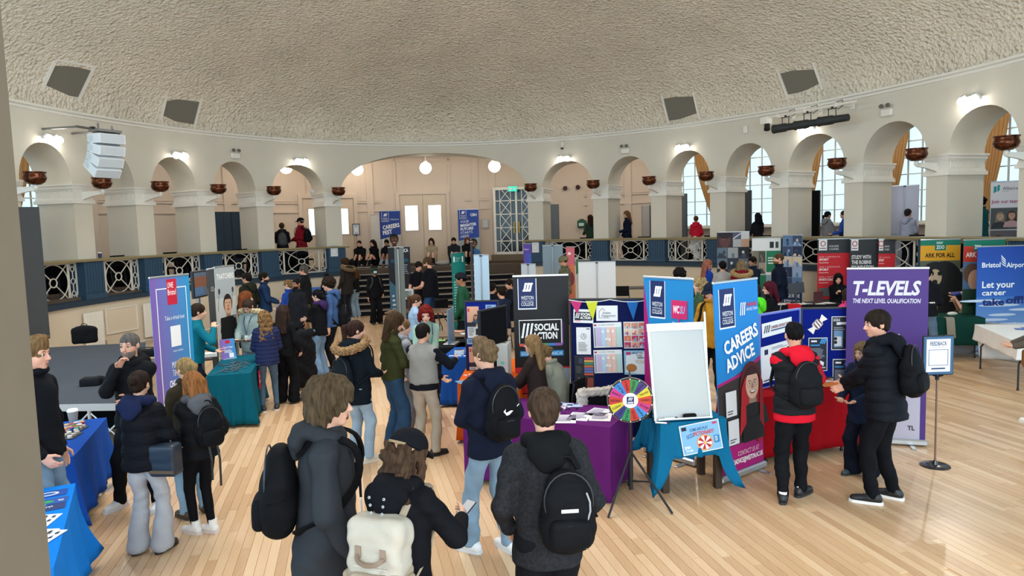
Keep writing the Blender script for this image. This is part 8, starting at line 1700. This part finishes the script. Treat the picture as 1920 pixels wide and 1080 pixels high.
# --- centre
P=F('woman with dark ponytail in black parka with brown fur hood and pale jeans',676,864,600,-34,sex='f',hair=('pony','#3a2620',.30),head=(-26,6,0),arms=('pocket','front'),top=('parka','#11181f',{'fur':'#86694a','hem':.74}),bottom=('jeans','#8fa4b6'),shoes=('#cfc6b4','#d9d4c8'),feet=((-.12,.0,8),(.12,.02,-14)),skin='#d2a088')
r=backpack(P,'black backpack on the woman with the fur hood',size=(.145,.075,.22),c='#141b20',zo=.08)
C=P.N-P.T@A3(0,1,0)*(.105+P.I+.215)-P.T@A3(0,0,1)*.40+P.T@A3(.10,0,0)
b=thing('pompom_charm','white pompom charm hanging from the black backpack','charm'); b.matrix_world=Matrix.LocRotScale(P.root.location,P.root.rotation_euler,P.root.scale); v,q=nets([ell(C,(.032,.032,.032))],.008,fluff(.002,150)); link('pompom',npmesh('pompom',v,quads=q),mat('#eceae6',.9),b); q=MB(); q.cyl(tuple(C+A3(0,.02,.03)),tuple(C+A3(0,.05,.09)),.003,n=6); q.build('cord',M_BLK,b)
P=F('woman with brown shoulder-length hair in olive jacket and dark wide jeans',743,842,584,-62,sex='f',hair=('long','#44311f',.22),head=(-14,22,0),arms=('pocket','front'),top=('fleece','#35381f',{'hem':.92}),bottom=('wide','#2c4560'),shoes=('#222','#333'),skin='#d9a890')
P=Hd('child with light brown hair in pale grey hoodie beyond the woman in olive',752,597,1.52,-60,hair=('short','#8a6a4a'),head=(-10,10,0),arms=('front','front'),top=('hoodie','#8d9094'),bottom=('joggers','#7b7e84'),skin='#dcb09c')
P=F('person in grey knitted waistcoat and beige trousers, back to camera',800,852,606,-22,hair=('short','#1d1815'),head=(-10,8,0),arms=((.20,.24,.96),(.28,.40,1.22)),top=('vest','#8b8883',{'hem':.98,'bump':(140,.4),'under':('#15161c',.90)}),bottom=('chinos','#a89c8c'),shoes=('#17171a','#1c1c1f'),feet=((-.13,.02,4),(.14,.0,-34)),skin='#c9967c',fatness=.012,extra=(sleeves('#14161d',.03),))
P=Hd('woman with bright red hair in mint cardigan and lanyard talking over the blue cloth',795,570,1.62,-152,sex='f',hair=('wavy','#7d1e1a',.10),head=(-22,14,0),lean=6,arms=((.05,.34,1.08),(.26,.40,1.04)),top=('cardigan','#86a69a'),bottom=('jeans','#2a3040'),skin='#e0b09c',fatness=.012,extra=(lanyard('#4a2a5a'),))
P=Hd('girl with brown ponytail in pale blue shirt behind the red-haired woman',776,551,1.54,-70,sex='f',hair=('pony','#5a3f2c',.28),head=(-6,14,0),arms=('front','front'),top=('jumper','#8fa9c6'),bottom=('jeans','#23283a'),skin='#d9a890')
P=At('young man in black polo shirt looking down at the printed box',784,18.3,-150,1.80,hair=('short','#2a1f18'),head=(0,20,0),arms=('front','down'),top=('polo','#14151a'),bottom=('jeans','#22262e'),skin='#d9a890')
P=At('big man with ginger beard and glasses in black t-shirt and blue jeans',806,17.6,60,1.93,hair=('short','#5d4630'),head=(14,18,0),arms=('front','front'),top=('tee','#15161c'),bottom=('jeans','#35537a'),shoes=('#222','#333'),skin='#dba68e',fatness=.03,extra=(beard('#5a3a26'),lens_glasses('#222')))
P=At('man in green jumper with black cap worn backwards, facing left',868,13.6,82,1.76,hair=('buzz','#16120f'),head=(4,4,0),arms=('pocket','pocket'),top=('jumper','#1f4a34'),bottom=('joggers','#15161a'),skin='#9a6c4e',extra=(baseball_cap('#1a1c22',back=True),))
for u,d,f,hr,lab,tc in((922,16.0,-30,('bun','#2a1d16'),'seated person with bun in dark jumper, leftmost of the seated group','#171b26'),(941,14.9,40,('short','#20180f'),'seated man with short dark hair in navy jumper, right of the pale banner','#1b2438'),(957,17.0,120,('short','#2a2019'),'seated person facing left at the right end of the seated group','#16181f')):
    At(lab,u,d,f,1.72,sit=.47,hair=hr,arms=('table','table'),head=(0,10,0),top=('jumper',tc),bottom=('jeans','#1a1c24'),skin='#d09a80')
P=At('soldier in camouflage uniform and helmet facing left',1059,18.6,60,1.80,hair=('buzz','#3a3022'),head=(20,10,0),arms=('front','front'),top=('coat','#66644e',{'hem':.80,'var':(16,.5)}),bottom=('chinos','#66644e'),shoes=('#4a3c2a','#3a2e20'),skin='#cf9c80')
def helmet(P):
    v,q=nets([ell((0,-.012,.045),(.112,.132,.108)),plane((0,0,.0),(0,-.15,-1))],.011); o=link('helmet',npmesh('helmet',v,quads=q),mat('#6d6a50',.85,var=(18,.5)),P.root); o.matrix_local=P.hm
helmet(P)
# --- behind the careers banners
P=At('man with dark curly afro hair looking over the blue students union banner',1275,12.5,168,1.80,hair=('curly','#15110f'),head=(-12,6,0),arms=('down','down'),top=('hoodie','#22252c'),bottom=('jeans','#20242c'),skin='#7a5038')
P=At('smiling woman with wavy blonde hair and green lanyard, facing left',1314,11.6,82,1.70,sex='f',hair=('wavy','#b39a6a',.3),head=(8,2,0),arms=('front','front'),top=('jumper','#39513e'),bottom=('jeans','#23283a'),skin='#e0b09a',extra=(lanyard('#3a8a5a'),))
P=At('person in mustard and black jacket with black cap between the two blue banners',1335,10.3,150,1.72,sex='f',hair=('long','#6a2a26',.2),head=(-20,10,0),arms=('pocket','pocket'),top=('coat','#b5832a',{'hem':.82}),bottom=('joggers','#17181c'),skin='#d9a890',extra=(baseball_cap('#1b2130'),))
backpack(P,'black bag strap pack on the person in mustard',size=(.13,.07,.2))
P=At('girl with pink-tinted fair hair in blue jacket, facing right',1326,17.3,-76,1.68,sex='f',hair=('long','#b4705c',.3),head=(-6,4,0),arms=('front','front'),top=('coat','#1f3f9a'),bottom=('jeans','#23283a'),skin='#e0b09a')
P=At('boy with black hair in pale grey sweatshirt, back to camera',1355,16.6,2,1.68,hair=('short','#141214'),arms=('front','front'),top=('jumper','#9d9b98'),bottom=('joggers','#22242a'),skin='#c9967a')
P=At('woman in dark red coat with fur hood, back to camera',1390,16.0,-10,1.72,sex='f',hair=('long','#8a7254',.24),arms=('front','front'),top=('parka','#6d141f',{'fur':'#9a8058','hem':.74}),bottom=('leggings','#17181c'),skin='#d9a890')
P=At('young man with dark hair facing left beside the woman in red coat',1412,17.1,110,1.74,hair=('short','#1a1512'),head=(10,8,0),arms=('front','front'),top=('coat','#1c2536'),bottom=('jeans','#20242c'),skin='#a87a5c')
P=At('bearded man with cropped ginger hair in navy uniform jacket, hands in pockets',1461,16.2,62,1.84,hair=('buzz','#5e4630'),head=(16,2,0),arms=('pocket','pocket'),top=('coat','#141b2c',{'hem':.80}),bottom=('chinos','#161c2a'),shoes=('#17171a','#222'),skin='#d6a084',fatness=.02,extra=(beard('#6a4a30'),))
P=At('person in neon green jacket half hidden by the careers advice banner',1412,10.4,60,1.70,hair=('short','#2a2019'),arms=('front','down'),top=('coat','#5ad62a',{'hem':.82,'hood':True}),bottom=('chinos','#8a8478'),skin='#d9a890')
P=At('woman with dark red hair and glasses in black coat with white bag strap, facing left',1444,11.8,78,1.59,sex='f',hair=('long','#571827',.22),head=(6,4,0),arms=('front','front'),top=('coat','#131418'),bottom=('jeans','#1a1c24'),skin='#e0b4a0',extra=(lens_glasses('#1a1a1c'),))
q=MB(); N=P.N; q.strip([tuple(N+A3(*p)) for p in((-.1,.10,-.16),(-.06,.02,.03),(.0,-.10,.0),(.08,-.2,-.15),(.15,-.19,-.32),(.2,-.1,-.42))],[(0,1,.2),(0,.3,1),(0,-.6,.8),(0,-1,.1),(0,-1,0),(.5,-1,0)],.035,.008); r=thing('bag_strap','white bag strap across the black coat of the red-haired woman','strap'); to_world(P,r); q.build('webbing',mat('#d5e4e0',.6),r)
P=At('seated woman with long black hair in black top at the sports college laptop',1572,16.3,150,1.64,sex='f',sit=.5,hair=('long','#1a1416',.28),head=(10,14,0),lean=8,arms=('table',(.02,.16,1.30)),top=('jumper','#131418'),bottom=('jeans','#17181c'),skin='#d9a890')
P=At('person in bright pink jacket seen at the edge of the purple banner',1589,11.6,20,1.45,sex='f',hair=('long','#3a2a22',.2),arms=('down','down'),top=('coat','#d8407a'),bottom=('jeans','#23283a'),skin='#d9a890')
P=At('person in black and white top at the zoo stand, beside the purple banner',1737,12.6,-50,1.70,hair=('short','#1d1815'),arms=('front','front'),top=('jumper','#15171a'),bottom=('jeans','#5d7288'),skin='#d9a890')
q=[ell(P.pel+A3(0,0,.17),(.182,.142,.10),None,.03),plane(P.pel+A3(0,0,.10),(0,0,-1)),plane(P.pel+A3(0,0,.24),(0,0,1))]; v,qq=nets(q,.02); link('white_band',npmesh('white_band',v,quads=qq),mat('#d9d6d0',.8),P.root)
P=At('seated zoo worker in green top drinking from a dark blue bottle',1822,13.6,78,1.70,sit=.47,hair=('bun','#43302a'),head=(6,-8,0),arms=((-.0,.30,1.42),(.02,.30,1.34)),sex='f',top=('tee','#15382a'),bottom=('chinos','#1c2a24'),skin='#d3a186')
w_=P.W[0]; r=thing('drink_bottle','dark blue drinking bottle tipped up by the zoo worker','bottle'); to_world(P,r); q=MB(); a=A3(*w_)+A3(.02,.06,.06); b=a+A3(-.02,-.16,.02); q.cyl(tuple(a),tuple(b),.042,n=14); q.build('bottle_body',mat('#26307c',.35),r); q=MB(); q.cyl(tuple(b),tuple(b+(b-a)*.25),.038,.03,14); q.build('bottle_neck',mat('#d8dade',.4),r)
P=At('person at the right edge in grey brown top with tan bag',1956,8.6,60,1.66,sex='f',hair=('long','#6a5036',.2),arms=('front','front'),top=('coat','#5d564e',{'hem':.82}),bottom=('jeans','#2a3a5a'),skin='#d9a890')
r=thing('leather_bag','tan leather fringed bag of the person at the right edge','bag'); to_world(P,r); v,q=nets([rbox((-.20,.10,.92),(.05,.10,.08),.03)],.014); link('bag_body',npmesh('bag_body',v,quads=q),mat('#7d5230',.6,bump=(40,.3)),r); q=MB()
for k in range(6): q.cyl((-.2+.01*k,.02+.03*k,.82),(-.2+.012*k,.02+.03*k,.66),.008,n=6)
tag(q.build('fringe',mat('#6a4a34',.7),r),kind='stuff')
# --- gallery
g=lambda label,u,v,h,o,facing,**k: (lambda t,p: person(label,(p.x,p.y),facing,h=h,base=ZG,**k))(None,ring(t_for(u,o,ZG+1.3),o,ZG))
P=g('person with grey backpack in black hooded coat in the left gallery',529,0,1.66,1.45,18,hair=('short','#4a3626'),head=(10,0,0),arms=('front','front'),top=('parka','#16171b',{'hood':True}),bottom=('joggers','#16171b'),skin='#d9a890'); backpack(P,'grey rucksack on the person in black coat in the left gallery',c='#4a4d50',size=(.15,.085,.24))
P=g('man in black cap and red jacket in the left gallery, facing left',565,0,1.80,1.45,76,hair=('buzz','#2a1f18'),arms=('front','front'),top=('coat','#7d1622',{'hem':.80}),bottom=('joggers','#16171b'),skin='#d6a084',extra=(baseball_cap('#14151a'),)); backpack(P,'black rucksack on the man in the red jacket in the left gallery')
P=g('person in dark green top partly behind the pillar in the right gallery',1107,0,1.66,2.3,30,sex='f',hair=('long','#3a2019',.26),arms=('front','front'),top=('coat','#2c4034'),bottom=('jeans','#20242c'),skin='#d9a890')
P=g('woman with long fair hair in navy jacket standing in the right gallery',1176,0,1.74,1.5,96,sex='f',hair=('long','#8a6044',.30),head=(14,4,0),arms=('front','pocket'),top=('coat','#161d30',{'hem':.80}),bottom=('joggers','#15161a'),skin='#d9a890')
P=g('person with brown bun in red hoodie in the right gallery',1305,0,1.50,1.4,-30,sex='f',hair=('bun','#6a4a30'),arms=('front','front'),top=('hoodie','#c01f34'),bottom=('joggers','#17181c'),skin='#d9a890'); 
r=thing('white_coat','crumpled white coat hanging on the gallery chair behind the person in red','coat',(P.root.location.x-.12,P.root.location.y-.45,ZG)); v,q=nets([ell((0,0,.62),(.22,.08,.26)),ell((.05,-.02,.35),(.16,.08,.22),None,.06)],.022,folds(.02,1,4)); link('coat_body',npmesh('coat_body',v,quads=q),mat('#d9d8d4',.9),r)
P=g('person with dark hair seen from behind at the second gallery window',1421,0,1.52,1.5,10,sex='f',hair=('long','#17141a',.2),arms=('front','front'),top=('jumper','#1a1b20'),bottom=('jeans','#20242c'))
P=g('woman with black ponytail in grey hoodie looking right, gallery window',1551,0,1.50,1.6,-70,sex='f',hair=('ponylow','#141217',.3),head=(-8,4,0),arms=('front','front'),top=('hoodie','#77787c'),bottom=('jeans','#20242c'),skin='#d6a288')
P=g('person in blue top half hidden by the pillar at the third gallery window',1583,0,1.50,1.6,60,hair=('short','#4a3626'),arms=('front','front'),top=('jumper','#2a50a8'),bottom=('jeans','#20242c'),skin='#d6a288')
P=g('person with dark hair before the sheer white gallery banner',1702,0,1.48,1.3,-60,hair=('short','#2c2a30'),arms=('front','front'),top=('hoodie','#9ba0b4'),bottom=('jeans','#20242c'),skin='#c99a84')
P=g('person in dark teal coat beside the group photo banner in the gallery',1839,0,1.70,2.0,20,sex='f',hair=('bun','#17141a'),arms=('front','front'),top=('coat','#14494c',{'hem':.74}),bottom=('leggings','#17181c'),skin='#d6a288')
P=g('dark-haired person at the far left gallery window',62,0,1.45,2.2,-20,hair=('short','#1c1512'),arms=('front','front'),top=('coat','#22242a'),bottom=('jeans','#20242c'),skin='#a87a5c')
# --- sitting on the top step
for u,v,f,hr,tc,bc,sx,lab,sk in((676,460,170,('buzz','#3a2a1e'),'#15171b','#17181c','m','person in black hooded jacket, leftmost sitter on the top step','#d9a890'),(703,459,150,('long','#241a16',.26),'#141519','#15161a','f','person with long dark hair in black hugging knees on the top step','#d9a890'),(727,466,170,('short','#1a1512'),'#17181c','#8d98a4','m','sitter in pale trousers half hidden by the dark banner','#a87a5c'),(810,458,176,('long','#3f231b',.32),'#a8967c','#17181c','f','woman with long auburn hair in beige coat sitting on the top step','#e0b8a4'),(851,455,184,('short','#1c1613'),'#2a2b30','#17181c','m','person with dark quiff in black and grey coat sitting on the top step','#d9a890'),(876,456,190,('long','#7a4a34',.26),'#17191d','#15161a','f','woman with auburn hair, hand on face, rightmost sitter on the top step','#d9a890')):
    dd=26.3; p=col(u,dd,ZG+.7); P=person(lab,(p.x,p.y),f,h=1.78,base=ZG,sex=sx,sit=.06,hair=hr,lean=8,head=(0,4,0),arms=('knee','knee') if '703' not in str(u) else ('crossL','crossL'),feet=((-.12,.52,6),(.12,.50,-6)),top=('coat',tc,{'hem':.86}),bottom=('jeans',bc),shoes=('#26272b','#d8d8d8'),skin=sk)
for u,c,lab in((665,'#17191c','dark bag beside the leftmost sitter on the top step'),(832,'#b0aaa4','pale grey coat heap beside the woman in beige on the top step')):
    p=col(u,26.1,ZG+.1); soft_bag(lab,(p.x,p.y,ZG),20,[ell((0,0,.16),(.26,.18,.18)),ell((.1,.0,.28),(.14,.12,.16),None,.06)] if u<700 else [ell((0,0,.08),(.34,.2,.10)),ell((.2,.05,.1),(.2,.14,.1),None,.05)],c)
